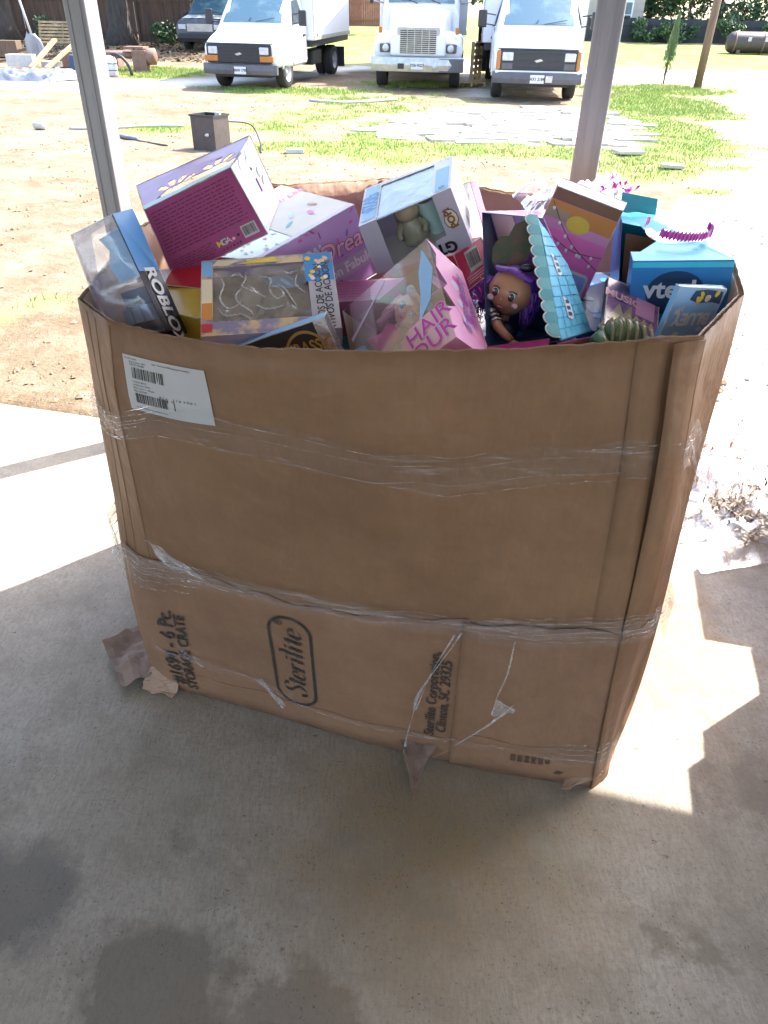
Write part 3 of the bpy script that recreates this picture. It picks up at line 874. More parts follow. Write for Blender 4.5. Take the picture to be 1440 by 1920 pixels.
film_band('film_band', F2, [(-6, .05), (3, .05), (8, .03), (20, .02), (30, .025), (36, .035), (42, .028), (55, .05)], -4, 66, .015, 2)
film_band('film_band', [(p[0], p[1] + .018) for p in F2], [(-6, .02), (8, .02), (20, .012), (70, .02)], -3, 60, .018, 5, rows=7)
film_band('film_band', F3, [(4, .004), (8, .014), (18, .006), (36, .004), (39, .03), (52, .035)], 4.5, 50, .016, 3, rows=7)
def strand(pts, r, off=.018, seed=0, flat_=.35):
    """twisted rope of film: a thin ribbon that rolls along its length"""
    pts = [(p[0] + (.85 if p[0] > 25 else 0), p[1] + (.01 if p[0] > 25 else 0)) for p in pts]
    P = crom(pts, 7); mb = MB(); rows = []
    for k, p in enumerate(P):
        c = wall(p[0], p[1], off + .002 * math.sin(k * .2 + seed)); c2 = wall(p[0] + .15, p[1], off); e = (c2 - c); e = e / (np.linalg.norm(e) + 1e-9)
        w = r * (1 + .5 * math.sin(k * .37 + seed)); tw = k * .16 + seed
        nrm = np.array([e[1], -e[0], 0]); d = e * math.cos(tw) + np.array([0, 0, 1]) * .5 * math.sin(tw) + nrm * .4 * math.sin(tw)
        rows.append([c - d * w, c + nrm * w * .5, c + d * w])
    mb.grid(rows); return mb.build('film_strand', 'strand', bin_, smooth=True, origin=ORG)
def line(cen, i0, i1, dt, r, off, seed, n=26):
    strand([(i, interp(i, cen) + dt + .003 * math.sin(i * .23 + seed)) for i in np.linspace(i0, i1, n)], r, off, seed)
for k, (dt, r) in enumerate(((.028, .0012), (-.03, .0013), (.005, .0010))): line(F1, -3 + 4 * k, 30 + 10 * k, dt, r, .010, k)
line(F1, 26, 41, -.045, .0014, .010, 4); line(F1, 36, 44, .012, .0016, .012, 5)
for k, (dt, r) in enumerate(((.02, .0013), (-.012, .0014), (.0, .0017))): line(F2, -3 + 2 * k, 40 + 4 * k, dt, r, .021, k + 6)
for k in range(5): line(F2, -3, 9 + k, -.05 + .022 * k, .0018, .022, k + 12)
for k in range(6): line(F2, 31 + k * .6, 49, -.022 + .011 * k, .0014, .022, k + 20)
for k in range(4): line(F1, -3, 6 + k, -.02 + .014 * k, .0015, .012, k + 30)
for k in range(4): line(F3, 37 + k * .5, 50, -.02 + .014 * k, .0014, .021, k + 40)
line(F3, 5, 30, .0, .0012, .02, 50)
strand([(29.7, .42), (28.4, .33), (27.0, .22), (26.7, .15), (26.3, .06), (26.3, .01)], .004, .02, 1)
strand([(29.2, .41), (27.9, .30), (26.9, .17)], .0025, .02, 3)
strand([(33.5, .41), (33.3, .32), (32.8, .25), (32.6, .20)], .003, .02, 2)
strand([(34.2, .235), (32.5, .165), (30.5, .09), (28.6, .015)], .0028, .02, 5)
def scrap(name, pts, off, material='scrapfilm', amp=.006, seed=0):
    """small torn sheet over four wall points (i,t), lifted and crumpled"""
    mb = MB(); P = []; a, b_, c, d = [np.array((p[0] + (.85 if p[0] > 25 else .3), p[1])) for p in pts]
    for r in range(9):
        v = r / 8; row = []
        for q in range(9):
            u = q / 8; p = (a * (1 - u) + b_ * u) * (1 - v) + (d * (1 - u) + c * u) * v
            row.append(wall(p[0], p[1], off + amp * (float(vnoise(u * 4 + seed, v * 4, seed)) * 2)))
        P.append(row)
    mb.grid(P); return mb.build(name, material, bin_, smooth=True, origin=ORG)
scrap('film_scrap', [(5.4, .53), (7.0, .52), (10.6, .455), (6.3, .475)], .018, seed=1)
scrap('film_scrap', [(29.5, .44), (32.0, .48), (36.2, .47), (35, .44)], .018, seed=2, material='film')
scrap('film_scrap', [(32.7, .255), (34.3, .235), (33.6, .215), (32.5, .21)], .02, seed=3)
scrap('film_scrap', [(6.3, .20), (8.5, .17), (9, .14), (6.8, .16)], .012, seed=4, material='film')
scrap('film_scrap', [(13.3, .15), (14, .15), (16.2, .075), (15.6, .06)], .012, seed=5)
# torn board at the foot
def crumple(name, poly4, amp, material, seed, zbase=.004, n=12, parent=bin_, th=.0015, lift=None):
    a, b_, c, d = [np.array(p, float) for p in poly4]; P = []
    for r in range(n):
        v = r / (n - 1); row = []
        for q in range(n):
            u = q / (n - 1); p = (a * (1 - u) + b_ * u) * (1 - v) + (d * (1 - u) + c * u) * v
            e = .5 + .5 * min(1, 6 * min(u, 1 - u, v, 1 - v))
            p = p + (1 - e) * .02 * np.array([float(vnoise(u * 6, v * 6, seed + 3)) - .5, float(vnoise(u * 6, v * 6, seed + 7)) - .5, 0])
            p[2] = max(zbase, p[2] + amp * float(vnoise(u * 3.3 + seed, v * 3.3, seed)) + amp * .5 * abs(float(vnoise(u * 8, v * 8, seed + 1)) - .5))
            row.append(p)
        P.append(row)
    mb = MB(); mb.grid(P); o = mb.build(name, material, parent, origin=ORG)
    s = o.modifiers.new('Solidify', 'SOLIDIFY'); s.thickness = th
    return o
crumple('torn_flap', [(-.835, 1.56, .0), (-.735, 1.40, .0), (-.60, 1.44, .03), (-.67, 1.66, .05)], .045, 'paper', 11)
crumple('torn_flap', [(-.68, 1.40, .0), (-.585, 1.375, 0), (-.57, 1.42, .03), (-.66, 1.44, .05)], .02, 'cardin', 12)
crumple('torn_flap', [(.055, 1.215, .05), (.145, 1.195, .05), (.10, 1.12, .004), (.088, 1.05, .004)], .012, 'paper', 13)
crumple('torn_flap', [(.46, 1.10, .006), (.56, 1.125, .035), (.57, 1.15, .05), (.48, 1.14, .02)], .01, 'cardin', 14)

# ================================================================== TOYS IN THE BIN
TOYS = {  # corners: TLF TRF BRF BLF TLB TRB BRB BLB
    'maroon': [[-0.536,1.659,1.248],[-0.337,1.651,1.338],[-0.275,1.69,1.196],[-0.505,1.698,1.088],[-0.59,1.798,1.271],[-0.316,1.791,1.381],[-0.264,1.829,1.237],[-0.518,1.837,1.126]],
    'fashion': [[-0.364,1.652,1.109],[-0.088,1.861,1.227],[-0.031,1.893,1.055],[-0.306,1.684,0.935],[-0.579,1.943,1.094],[-0.304,2.152,1.214],[-0.247,2.184,1.042],[-0.522,1.975,0.922]],
    'clear': [[-0.678,1.583,1.211],[-0.566,1.544,1.263],[-0.47,1.473,1.046],[-0.613,1.512,0.998],[-0.656,1.642,1.2],[-0.541,1.603,1.262],[-0.442,1.532,1.019],[-0.568,1.571,0.972]],
    'tray': [[-0.411,1.608,1.154],[-0.13,1.646,1.17],[-0.096,1.449,1.07],[-0.381,1.41,1.058],[-0.412,1.63,1.109],[-0.13,1.668,1.124],[-0.097,1.471,1.026],[-0.381,1.432,1.012]],
    'black': [[-0.359,1.404,1.021],[-0.127,1.388,1.112],[-0.081,1.383,0.997],[-0.313,1.399,0.905],[-0.356,1.442,1.019],[-0.124,1.426,1.111],[-0.077,1.421,0.995],[-0.309,1.437,0.903]],
    'figure': [[-0.071,1.7,1.213],[0.128,1.663,1.305],[0.188,1.69,1.18],[-0.028,1.727,1.099],[-0.062,1.866,1.262],[0.141,1.83,1.344],[0.195,1.858,1.226],[-0.013,1.894,1.142]],
    'white': [[0.132,1.885,1.26],[0.212,1.946,1.274],[0.284,1.894,1.089],[0.205,1.833,1.075],[0.107,1.923,1.24],[0.187,1.984,1.254],[0.259,1.932,1.068],[0.18,1.871,1.054]],
    'red': [[0.146,1.686,1.159],[0.214,1.756,1.183],[0.249,1.751,1.108],[0.186,1.682,1.08],[0.116,1.722,1.141],[0.183,1.791,1.167],[0.219,1.787,1.091],[0.154,1.717,1.063]],
    'doll': [[-0.103,1.583,1.059],[0.076,1.544,1.228],[0.128,1.292,1.114],[-0.05,1.33,0.945],[-0.019,1.635,0.982],[0.16,1.597,1.147],[0.21,1.344,1.042],[0.032,1.382,0.871]],
    'cafe': [[0.383,1.793,1.29],[0.53,1.748,1.248],[0.485,1.784,1.034],[0.321,1.829,1.08],[0.403,1.851,1.298],[0.553,1.806,1.255],[0.505,1.842,1.042],[0.347,1.887,1.086]],
    'blue': [[0.523,1.585,1.181],[0.729,1.562,1.194],[0.762,1.587,0.971],[0.554,1.61,0.969],[0.554,1.898,1.239],[0.772,1.874,1.212],[0.802,1.899,0.999],[0.587,1.923,1.017]],
    'pale': [[0.577,1.432,1.173],[0.688,1.475,1.158],[0.677,1.485,1.052],[0.56,1.442,1.057],[0.559,1.478,1.178],[0.672,1.521,1.166],[0.659,1.531,1.057],[0.544,1.488,1.065]],
    'purple': [[0.489,1.623,1.136],[0.609,1.612,1.089],[0.564,1.442,1.022],[0.448,1.453,1.068],[0.485,1.63,1.123],[0.604,1.618,1.076],[0.56,1.448,1.009],[0.443,1.459,1.055]],
}

class Pack:
    """a package given by its eight real corners; faces F T R L B D carry panels and print"""
    FC = {'F': (0, 1, 2, 3), 'T': (4, 5, 1, 0), 'R': (1, 5, 6, 2), 'L': (4, 0, 3, 7), 'B': (5, 4, 7, 6), 'D': (3, 2, 6, 7)}
    def __init__(s, name, label, cat, corners, group='boxed toys heaped in the bin'):
        s.c = [np.array(p, float) for p in corners]
        o = np.mean(s.c, 0); o[2] = min(p[2] for p in s.c)
        s.o = o; s.ctr = np.mean(s.c, 0)
        s.root = thing(name, label, cat, tuple(o), 0, group)
    def fr(s, f):
        tl, tr, br, bl = [s.c[k] for k in s.FC[f]]
        n = np.cross(tr - tl, bl - tl); n = -n / np.linalg.norm(n)
        if np.dot(n, (tl + tr + br + bl) / 4 - s.ctr) < 0: n = -n
        return tl, tr, br, bl, n
    def size(s, f):
        tl, tr, br, bl, n = s.fr(f)
        return (np.linalg.norm(tr - tl) + np.linalg.norm(br - bl)) / 2, (np.linalg.norm(tl - bl) + np.linalg.norm(tr - br)) / 2
    def at(s, f, u, v, off=0.0):
        tl, tr, br, bl, n = s.fr(f)
        return (bl * (1 - u) + br * u) * (1 - v) + (tl * (1 - u) + tr * u) * v + n * off
    def sheet(s, f, name, material, loops=None, off=0.0, th=.0012, parent=None):
        """flat card with optional cut-outs; loops in u,v: outer then holes"""
        loops = loops or [[(0, 0), (1, 0), (1, 1), (0, 1)]]
        tri = tessellate_polygon([[Vector((p[0], p[1], 0)) for p in lp] for lp in loops])
        pts = [p for lp in loops for p in lp]; n = len(pts)
        top = [s.at(f, p[0], p[1], off) for p in pts]; bot = [s.at(f, p[0], p[1], off - th) for p in pts]
        faces = []
        for t in tri:
            a, b_, c = [Vector((pts[k][0], pts[k][1], 0)) for k in t]
            t = tuple(t) if (b_ - a).cross(c - a).z > 0 else tuple(t)[::-1]
            faces.append(t); faces.append(tuple(k + n for k in t[::-1]))
        k0 = 0
        for lp in loops:
            m_ = len(lp)
            for k in range(m_):
                a = k0 + k; b_ = k0 + (k + 1) % m_
                faces.append((a, b_, b_ + n, a + n))
            k0 += m_
        return link_mesh(name, top + bot, faces, material, parent or s.root, origin=s.o)
    def decal(s, f, loops, material, off=.0008, name='print', parent=None):
        loops = loops if isinstance(loops[0], list) else [loops]
        v = []; fc = []
        for lp in loops:
            tri = tessellate_polygon([[Vector((p[0], p[1], 0)) for p in lp]]); n0 = len(v)
            v += [s.at(f, p[0], p[1], off) for p in lp]
            for t in tri:
                a, b_, c = [Vector((lp[k][0], lp[k][1], 0)) for k in t]
                t = tuple(t) if (b_ - a).cross(c - a).z > 0 else tuple(t)[::-1]
                fc.append(tuple(k + n0 for k in t))
        ob = link_mesh(name, v, fc, material, parent or s.root, origin=s.o)
        if len(loops) > 1: ob['kind'] = 'stuff'
        return ob
    def ell(s, f, u, v, ru, rv, n=18, ang=0.0):
        w, h = s.size(f); ca, sa = math.cos(ang), math.sin(ang); r = []
        for k in range(n):
            t = 2 * PI * k / n; x = ru * math.cos(t) * w; y = rv * math.sin(t) * w
            r.append((u + (x * ca - y * sa) / w, v + (x * sa + y * ca) / h))
        return r
    def text(s, f, txt, u, v, size, material, ang=0.0, bold=0.0, shear=0.0, sx=1.0, off=.0014, name='lettering', align='CENTER', mirror=False):
        vv, ff = text_mesh(txt, size, bold * size, shear, align, sx); w, h = s.size(f); ca, sa = math.cos(rad(ang)), math.sin(rad(ang)); P = []
        for a, b_ in vv:
            if mirror: b_ = -b_
            P.append(s.at(f, u + (a * ca - b_ * sa) / w, v + (a * sa + b_ * ca) / h, off))
        return link_mesh(name, P, ff, material, s.root, origin=s.o)
    def scatter(s, f, n, cols, size, seed, reg=(0, 0, 1, 1), asp=1.0, off=.0008):
        r = random.Random(seed); w, h = s.size(f); groups = {}
        for k in range(n):
            u = reg[0] + (reg[2] - reg[0]) * r.random(); v = reg[1] + (reg[3] - reg[1]) * r.random()
            groups.setdefault(r.choice(cols), []).append(s.ell(f, u, v, size * r.uniform(.6, 1.4) * asp, size * r.uniform(.6, 1.3), 8, r.uniform(0, PI)))
        for q, (c, lps) in enumerate(groups.items()): s.decal(f, lps, c, off + .0001 * q)
    def barcode(s, f, u0, v0, u1, v1, seed=1, vertical=False):
        s.decal(f, [(u0, v0), (u1, v0), (u1, v1), (u0, v1)], 'label', .0009, 'barcode_patch')
        r = random.Random(seed); lps = []; a = u0 + .08 * (u1 - u0)
        while a < u1 - .1 * (u1 - u0):
            w = (u1 - u0) * r.choice((.02, .03, .05)); lps.append([(a, v0 + .18 * (v1 - v0)), (a + w, v0 + .18 * (v1 - v0)), (a + w, v1 - .1 * (v1 - v0)), (a, v1 - .1 * (v1 - v0))]); a += w + (u1 - u0) * r.choice((.025, .04))
        s.decal(f, lps, 'print', .0013, 'barcode')
    def lines(s, f, u0, u1, v0, v1, n, material, th=.012, seed=0):
        r = random.Random(seed); lps = []
        for k in range(n):
            v = v1 - (v1 - v0) * (k + .5) / n; u = u0
            while u < u1 - .02:
                w = r.uniform(.02, .08); e = min(u + w, u1); lps.append([(u, v), (e, v), (e, v + th), (u, v + th)]); u = e + .015
        s.decal(f, lps, material, .0007, 'small_print')
    def solid(s, material, skip='', names=None, th=.0012):
        for f, nm in (('F', 'front_panel'), ('T', 'top_panel'), ('R', 'side_panel'), ('L', 'side_panel'), ('B', 'back_panel'), ('D', 'bottom_panel')):
            if f not in skip:
                mm = material.get(f, material['*']) if isinstance(material, dict) else material
                s.sheet(f, nm, mm, th=th)
        s.edges()
    def edges(s):
        mb = MB()
        for a, b_ in ((0, 1), (1, 2), (2, 3), (3, 0), (4, 5), (5, 6), (0, 4), (1, 5), (2, 6), (3, 7)):
            P_ = [s.c[a] + (s.c[b_] - s.c[a]) * f for f in np.linspace(0, 1, 9)]
            mb.tube(P_, [.0007 + .0009 * random.random() for _ in P_], 5)
        o = mb.build('worn_edges', 'board_edge', s.root, True, s.o); o['kind'] = 'stuff'
rect = lambda u0, v0, u1, v1: [(u0, v0), (u1, v0), (u1, v1), (u0, v1)]
def rrect(u0, v0, u1, v1, r=.06, n=4):
    o = []
    for cx, cy, a0 in ((u1 - r, v0 + r, -90), (u1 - r, v1 - r, 0), (u0 + r, v1 - r, 90), (u0 + r, v0 + r, 180)):
        for k in range(n + 1):
            a = rad(a0 + 90 * k / n); o.append((cx + r * math.cos(a), cy + r * math.sin(a)))
    return o
PAL = dict(maroon=(.36, .07, .20), lilac=(.50, .30, .58), palelilac=(.66, .55, .74), mint=(.45, .68, .66), hotpink=(.78, .10, .36), pink=(.74, .32, .55), cream=(.72, .64, .45), yellow=(.75, .55, .06),
           gold=(.45, .27, .06), teal=(.04, .30, .38), skyblue=(.20, .46, .76), blue=(.035, .23, .56), navy=(.018, .05, .115), cyan=(.07, .58, .80), black=(.012, .012, .014), white=(.76, .76, .79), grey=(.42, .41, .48),
           greylilac=(.47, .43, .53), red=(.55, .02, .04), crimson=(.62, .03, .10), orange=(.62, .24, .05), brown=(.23, .10, .05), tan=(.42, .32, .20), magenta=(.60, .02, .38), purple=(.17, .045, .42), violet=(.30, .14, .45),
           green=(.10, .19, .07), khaki=(.30, .28, .20), skin=(.70, .40, .30), brownskin=(.46, .23, .13), silver=(.55, .56, .60), darkblue=(.03, .07, .17), paleblue=(.30, .55, .88), rose=(.78, .45, .50), peach=(.75, .50, .32))
for k_, c_ in PAL.items():
    M['p_' + k_] = mat('ink_' + k_, c_, .38, spec=.5, var=.14, vscale=9, coat=.3, bump=.05, bscale=25)
M['board_edge'] = mat('worn_board_edge', (.62, .58, .55), .7, var=.5, vscale=40)
M['foil'] = mat('silver_foil', (.62, .63, .66), .18, metal=.9, var=.4, vscale=25, bump=.5, bscale=30)
M['holo'] = mat('holographic_card', (.74, .55, .78), .22, spec=.8, var=0, col2=(.75, .72, .40), vscale=9, contrast=(.42, .6), coat=.6)
M['photo_card'] = mat('rocky_backdrop_print', (.34, .29, .21), .5, var=0, col2=(.20, .165, .11), vscale=16, contrast=(.42, .62), coat=.3)
M['art_card'] = mat('painted_art_print', (.60, .45, .25), .4, var=0, col2=(.24, .22, .38), vscale=22, contrast=(.45, .56), coat=.3)
M['purple_art'] = mat('purple_art_print', (.30, .12, .28), .35, var=0, col2=(.05, .05, .09), vscale=26, contrast=(.42, .6), coat=.4)

# -- maroon backed carton with lilac display tray behind
p = Pack('toy_carton', 'maroon-backed toy box with lilac sides tilted on the left of the heap', 'toy box', TOYS['maroon'])
p.sheet('F', 'back_card', 'p_maroon', [rrect(0, 0, 1, 1, .015)])
pet = lambda u, v, a, l: [(u + l * (math.cos(a + d) * r), v + 1.5 * l * (math.sin(a + d) * r)) for d, r in ((-.16, .45), (-.2, .8), (-.1, 1.0), (.1, 1.0), (.2, .8), (.16, .45))]
holes = [pet(.80, .22, rad(a), .26) for a in (35, 65, 95, 125)] + [pet(.36, .22, rad(a), .26) for a in (40, 70, 100, 130)]
p.sheet('T', 'top_panel', 'p_lilac', [rect(0, 0, 1, 1)] + holes)
p.sheet('R', 'side_panel', 'p_palelilac', [rect(0, 0, 1, 1), rect(.52, .70, .58, .88), rect(.52, .38, .58, .58)])
p.sheet('L', 'side_panel', 'p_palelilac'); p.sheet('B', 'window_frame', 'p_lilac', [rect(0, 0, 1, 1), rect(.12, .12, .88, .88)]); p.sheet('D', 'bottom_panel', 'p_mint')
p.edges(); p.decal('T', [(0, .0), (1, .0), (1, .14), (0, .14)], 'p_mint', name='mint_border'); p.decal('R', [(.0, 0), (.16, 0), (.16, 1), (.0, 1)], 'p_mint', name='mint_border')
p.scatter('R', 12, ['p_rose', 'p_mint', 'p_white'], .07, 3, (.2, .05, .95, .95)); p.scatter('T', 6, ['p_rose', 'p_pink'], .012, 4, (.3, .2, .45, .5))
M['maroon_ink'] = mat('faint_maroon_ink', (.17, .03, .085), .5, var=0)
p.lines('F', .05, .93, .30, .93, 13, 'maroon_ink', .014, 5); p.lines('F', .05, .5, .06, .24, 5, 'maroon_ink', .012, 6)
p.barcode('F', .80, .08, .95, .26, 7)
for k, (ch, c) in enumerate(zip('MGA', ('p_yellow', 'p_mint', 'p_rose'))): p.text('F', ch, .56 + .045 * k, .16, .020, c, bold=.02)
for k in range(6): p.decal('F', p.ell('F', .57 + .035 * k, .065, .011, .011), 'print' if k % 2 else 'maroon_ink', .0009, 'care_symbol')
p.decal('F', p.ell('F', .70, .15, .016, .016), 'p_rose', .0009, 'care_symbol'); p.decal('F', p.ell('F', .755, .17, .013, .013), 'print', .0009, 'care_symbol')
# -- lilac carton with sprinkle print
p = Pack('toy_carton', 'lilac sprinkle-print fashion toy box with shiny top behind the tray pack', 'toy box', TOYS['fashion'])
p.solid({'F': 'p_lilac', 'T': 'holo', 'R': 'p_violet', '*': 'p_lilac'})
p.scatter('F', 46, ['p_hotpink', 'p_violet', 'p_yellow', 'p_maroon'], .008, 11, (.05, .05, .97, .97), 2.6)
p.decal('F', rrect(.70, .22, .80, .80, .02) if False else [(.62, .20), (.985, .20), (.985, .42), (.62, .42)], 'p_greylilac', .0011, 'plaque')
p.text('F', 'Fashion Fabulous!', .80, .31, .034, 'p_white', 0, .03, off=.0018)
p.text('F', 'Dream', .86, .60, .062, 'p_maroon', 0, .035, .2, off=.0019); p.text('F', 'Dream', .86, .60, .062, 'p_rose', 0, .012, .2, off=.0024)
p.text('F', 'MUSICAL', .50, .70, .034, 'p_white', 0, .03, off=.0018); p.text('F', 'THEATRE', .48, .52, .022, 'p_maroon', 0, .03, off=.0018)
p.decal('T', [(.52, .0), (1, .0), (1, 1.0), (.52, 1.0)], 'p_cream', .0009, 'art_block')
for k in range(4): p.decal('T', p.ell('T', .62 + .09 * k, .25 + .12 * (k % 2), .05, .018, 14, .6 + .4 * k), ('p_teal', 'p_mint', 'p_hotpink', 'p_orange')[k], .0013 + .0002 * k)
p.text('T', 'Dream Ella', .80, .72, .035, 'p_hotpink', 0, .02, .2, off=.0022)
p.decal('T', [(.0, .0), (1, .0), (1, .05), (.0, .05)], 'p_palelilac', .0016, 'border')

p.lines('F', .08, .40, .10, .45, 7, 'p_white', .018, 9); p.scatter('T', 60, ['p_hotpink', 'p_yellow', 'p_mint', 'p_lilac'], .010, 21, (.03, .06, .5, .97), 1.6)

# -- clear fronted pack with black spine
p = Pack('toy_pack', 'clear plastic fronted toy pack with black spine leaning at the left rim', 'toy box', TOYS['clear'])
p.sheet('R', 'spine', 'p_black'); p.sheet('B', 'back_sheet', 'blister', th=.0006); p.sheet('D', 'bottom_panel', 'p_black')
p.decal('R', rect(0.02, .52, .98, 1.0), 'p_blue', name='sky_sheen')  # blue sky sheen on the glossy black spine, painted on
p.text('R', 'ROBLOX', .5, .22, .043, 'p_white', -90, .035)
g = []
for v in np.linspace(0, 1, 15):
    row = []
    for u in np.linspace(0, 1, 15):
        e = min(u, 1 - u, v, 1 - v); e = min(1, e / .10)
        row.append(p.at('F', u, v, -.012 + .022 * (1 - (1 - e) ** 2) ** .5 + .003 * math.sin(9 * u + 3) * math.sin(7 * v) - (.012 if .42 < v < .55 else 0)))
    g.append(row)
mb = MB(); mb.grid(g); mb.build('blister', 'blister', p.root, True, p.o)
p.sheet('T', 'blister_top', 'blister'); p.sheet('L', 'blister_side', 'blister')
p.decal('F', [(.38, .5), (1, .5), (1, .93), (.30, .90), (.42, .78), (.30, .66)], 'p_paleblue', -.035, 'blue_reflection')  # blue reflection in the clear front, laid in as a coloured sheet
p.decal('F', rect(.25, .03, 1, .42), 'p_darkblue', -.045, 'bin_shade_sheet')  # dark sheet standing for the shaded bin seen through the pack
for k in range(3):
    a = p.at('F', .30 + .17 * k, .12, -.02); b_ = p.at('F', .44 + .17 * k, .12, -.02); c = p.at('F', .44 + .17 * k, .26, -.02); d = p.at('F', .30 + .17 * k, .26, -.02); q = (p.at('F', .5, .5, -.03) - p.at('F', .5, .5, 0))
    mb = MB(); mb.add([a, b_, c, d, a + q * .7, b_ + q * .7, c + q * .7, d + q * .7], [(0, 1, 2, 3), (0, 4, 5, 1), (1, 5, 6, 2), (2, 6, 7, 3), (3, 7, 4, 0), (7, 6, 5, 4)]); mb.build('blue_block', 'p_paleblue', p.root, origin=p.o, bev=.002)

# -- flat window pack holding an emptied clear tray
p = Pack('toy_pack', 'flat picture-framed toy pack with an empty clear plastic tray in its window', 'toy box', TOYS['tray'])
win = rect(.085, .17, .80, .90)
p.sheet('F', 'window_frame', 'art_card', [rect(0, 0, 1, 1), win]); p.solid('p_palelilac', skip='FB'); p.sheet('B', 'backdrop_card', 'photo_card', off=-.004)
p.decal('F', rect(.80, .0, 1, .62), 'p_grey', name='text_panel'); p.lines('F', .83, .97, .05, .55, 9, 'print', .018, 2)
p.text('F', 'MOSAICOS DE ACCION', .875, .32, .022, 'print', 90, .02); p.text('F', 'ROTATIVOS DE ACCION', .94, .32, .022, 'print', 90, .02)
p.decal('F', rect(.78, .62, 1, 1), 'p_blue', .0009, 'art_block'); p.scatter('F', 14, ['p_peach', 'p_yellow', 'p_white', 'p_brown'], .02, 5, (.81, .64, .98, .97), off=.0013)
p.decal('F', rect(0, .78, .08, .98), 'p_skyblue', .0009, 'art_block'); p.decal('F', rect(0, .2, .08, .42), 'p_orange', .0009, 'art_block'); p.decal('F', rect(0, .42, .08, .74), 'p_cream', .0009, 'art_block'); p.decal('F', rect(0, .05, .08, .15), 'p_red', .0009, 'art_block')
p.decal('F', [(.25, .92), (.55, .99), (.6, .92)], 'p_yellow', .0012); p.decal('F', [(.08, .92), (.2, .91), (.3, .98), (.12, .99)], 'p_cream', .0012)
p.decal('F', [(.42, .90), (.79, .90), (.79, .78), (.66, .72), (.5, .76)], 'p_skyblue', -.036, 'sky_print')
g = []
for v in np.linspace(.17, .90, 34):
    row = []
    for u in np.linspace(.085, .80, 40):
        d = math.sin(u * 17 + 1.4 * math.sin(v * 9)) * math.sin(v * 11 + 1.7 * math.sin(u * 8)); d = max(-1, min(1, d * 2.2))
        row.append(p.at('F', u, v, -.020 - .012 * d))
    g.append(row)
mb = MB(); mb.grid(g); mb.build('moulded_tray', 'blister', p.root, True, p.o)
p.sheet('F', 'window', 'clear', [win], off=-.003, th=.0004)
r = random.Random(8)
M['ridge_hi'] = clear_mat('tray_highlight_plastic', white=.45, streak=.4, scale=(40, 40, 40), rough=.1)  # milky white strokes painted in as highlights on the moulded tray
for k, pts in enumerate(([(.10, .86), (.16, .72), (.13, .52), (.19, .38), (.27, .43), (.29, .50)], [(.335, .90), (.325, .76), (.30, .66), (.38, .58), (.47, .50)], [(.30, .64), (.25, .55), (.27, .44), (.35, .34), (.37, .28)], [(.44, .78), (.52, .73), (.50, .60), (.55, .47), (.62, .52)],
          [(.56, .66), (.62, .58), (.66, .46), (.70, .33)], [(.72, .78), (.70, .64), (.77, .52)], [(.28, .30), (.34, .24), (.36, .19)], [(.11, .40), (.17, .29), (.29, .30)], [(.40, .40), (.48, .34), (.60, .37)], [(.20, .80), (.27, .84), (.31, .78)], [(.60, .84), (.66, .80), (.74, .84)], [(.12, .22), (.22, .20), (.28, .24)])):
    c_ = crom(pts, 7); n_ = len(c_); mb = MB(); mb.tube([p.at('F', min(.79, max(.09, q_[0])), min(.89, q_[1]), -.009 + .002 * math.sin(3 * i)) for i, q_ in enumerate(c_)], [.0006 + .0024 * math.sin(PI * (i + .5) / n_) * (.6 + .4 * math.sin(i * 1.9 + k)) for i in range(n_)], 6); mb.build('ridge_highlight', 'ridge_hi', p.root, True, p.o)

# -- black carton with foil corner
p = Pack('toy_carton', 'black toy box with gold arched lettering and silver foil corner at the front rim', 'toy box', TOYS['black'])
p.solid({'F': 'p_black', 'T': 'p_skyblue', 'R': 'foil', '*': 'p_black'})  # black box; top panel coloured sky-blue for the sky it reflects
p.text('F', 'JURASSIC', .78, .62, .034, 'p_gold', -4, .03, sx=.8); p.text('F', 'CHAOS', .42, .66, .03, 'p_gold', -4, .03)
arc = [(.76 + .20 * math.cos(rad(a)), .40 + .52 * math.sin(rad(a))) for a in range(15, 150, 9)] + [(.76 + .18 * math.cos(rad(a)), .40 + .47 * math.sin(rad(a))) for a in range(141, 6, -9)]
p.decal('F', arc, 'p_gold', .0012, 'arch_print'); p.decal('F', rect(.90, 0, 1, 1), 'foil', .0009, 'foil_corner'); p.lines('F', .1, .6, .05, .3, 5, 'p_gold', .02, 3)

# -- white figure box with window
p = Pack('figure_box', 'white window box with blue print propped on top of the heap', 'toy box', TOYS['figure'])
p.sheet('F', 'front_panel', 'p_greylilac', [rect(0, 0, 1, 1), [(.20, .10), (.68, .10), (.68, .26), (.80, .30), (.80, 1.0), (.20, 1.0)][::1]])
p.sheet('T', 'top_panel', 'p_white', [rect(0, 0, 1, 1), rect(.20, .0, .80, .92)]); p.sheet('R', 'side_panel', 'p_white'); p.sheet('L', 'side_panel', 'p_white'); p.sheet('D', 'bottom_panel', 'p_white')
p.sheet('B', 'back_panel', 'p_palelilac')
p.sheet('F', 'window', 'clear', [rect(.20, .10, .80, 1.0)], off=-.002, th=.0004); p.sheet('T', 'window', 'blister', [rect(.20, 0, .80, .92)], off=-.002, th=.0004)
p.decal('T', rect(.03, .06, .18, .97), 'p_paleblue', .0009, 'blue_panel'); p.decal('T', rect(.83, .04, .97, .70), 'p_skyblue', .0009, 'blue_panel')
p.text('T', 'STAR', .075, .5, .034, 'p_blue', 90, .04, sx=.9); p.text('T', 'WARS', .135, .5, .034, 'p_blue', 90, .04, sx=.9)
p.lines('T', .845, .955, .15, .65, 9, 'p_darkblue', .03, 4); p.decal('T', p.ell('T', .90, .12, .035, .035), 'p_darkblue', .0013, 'emblem'); p.scatter('T', 10, ['p_blue', 'p_orange'], .006, 3, (.84, .86, .98, .97))
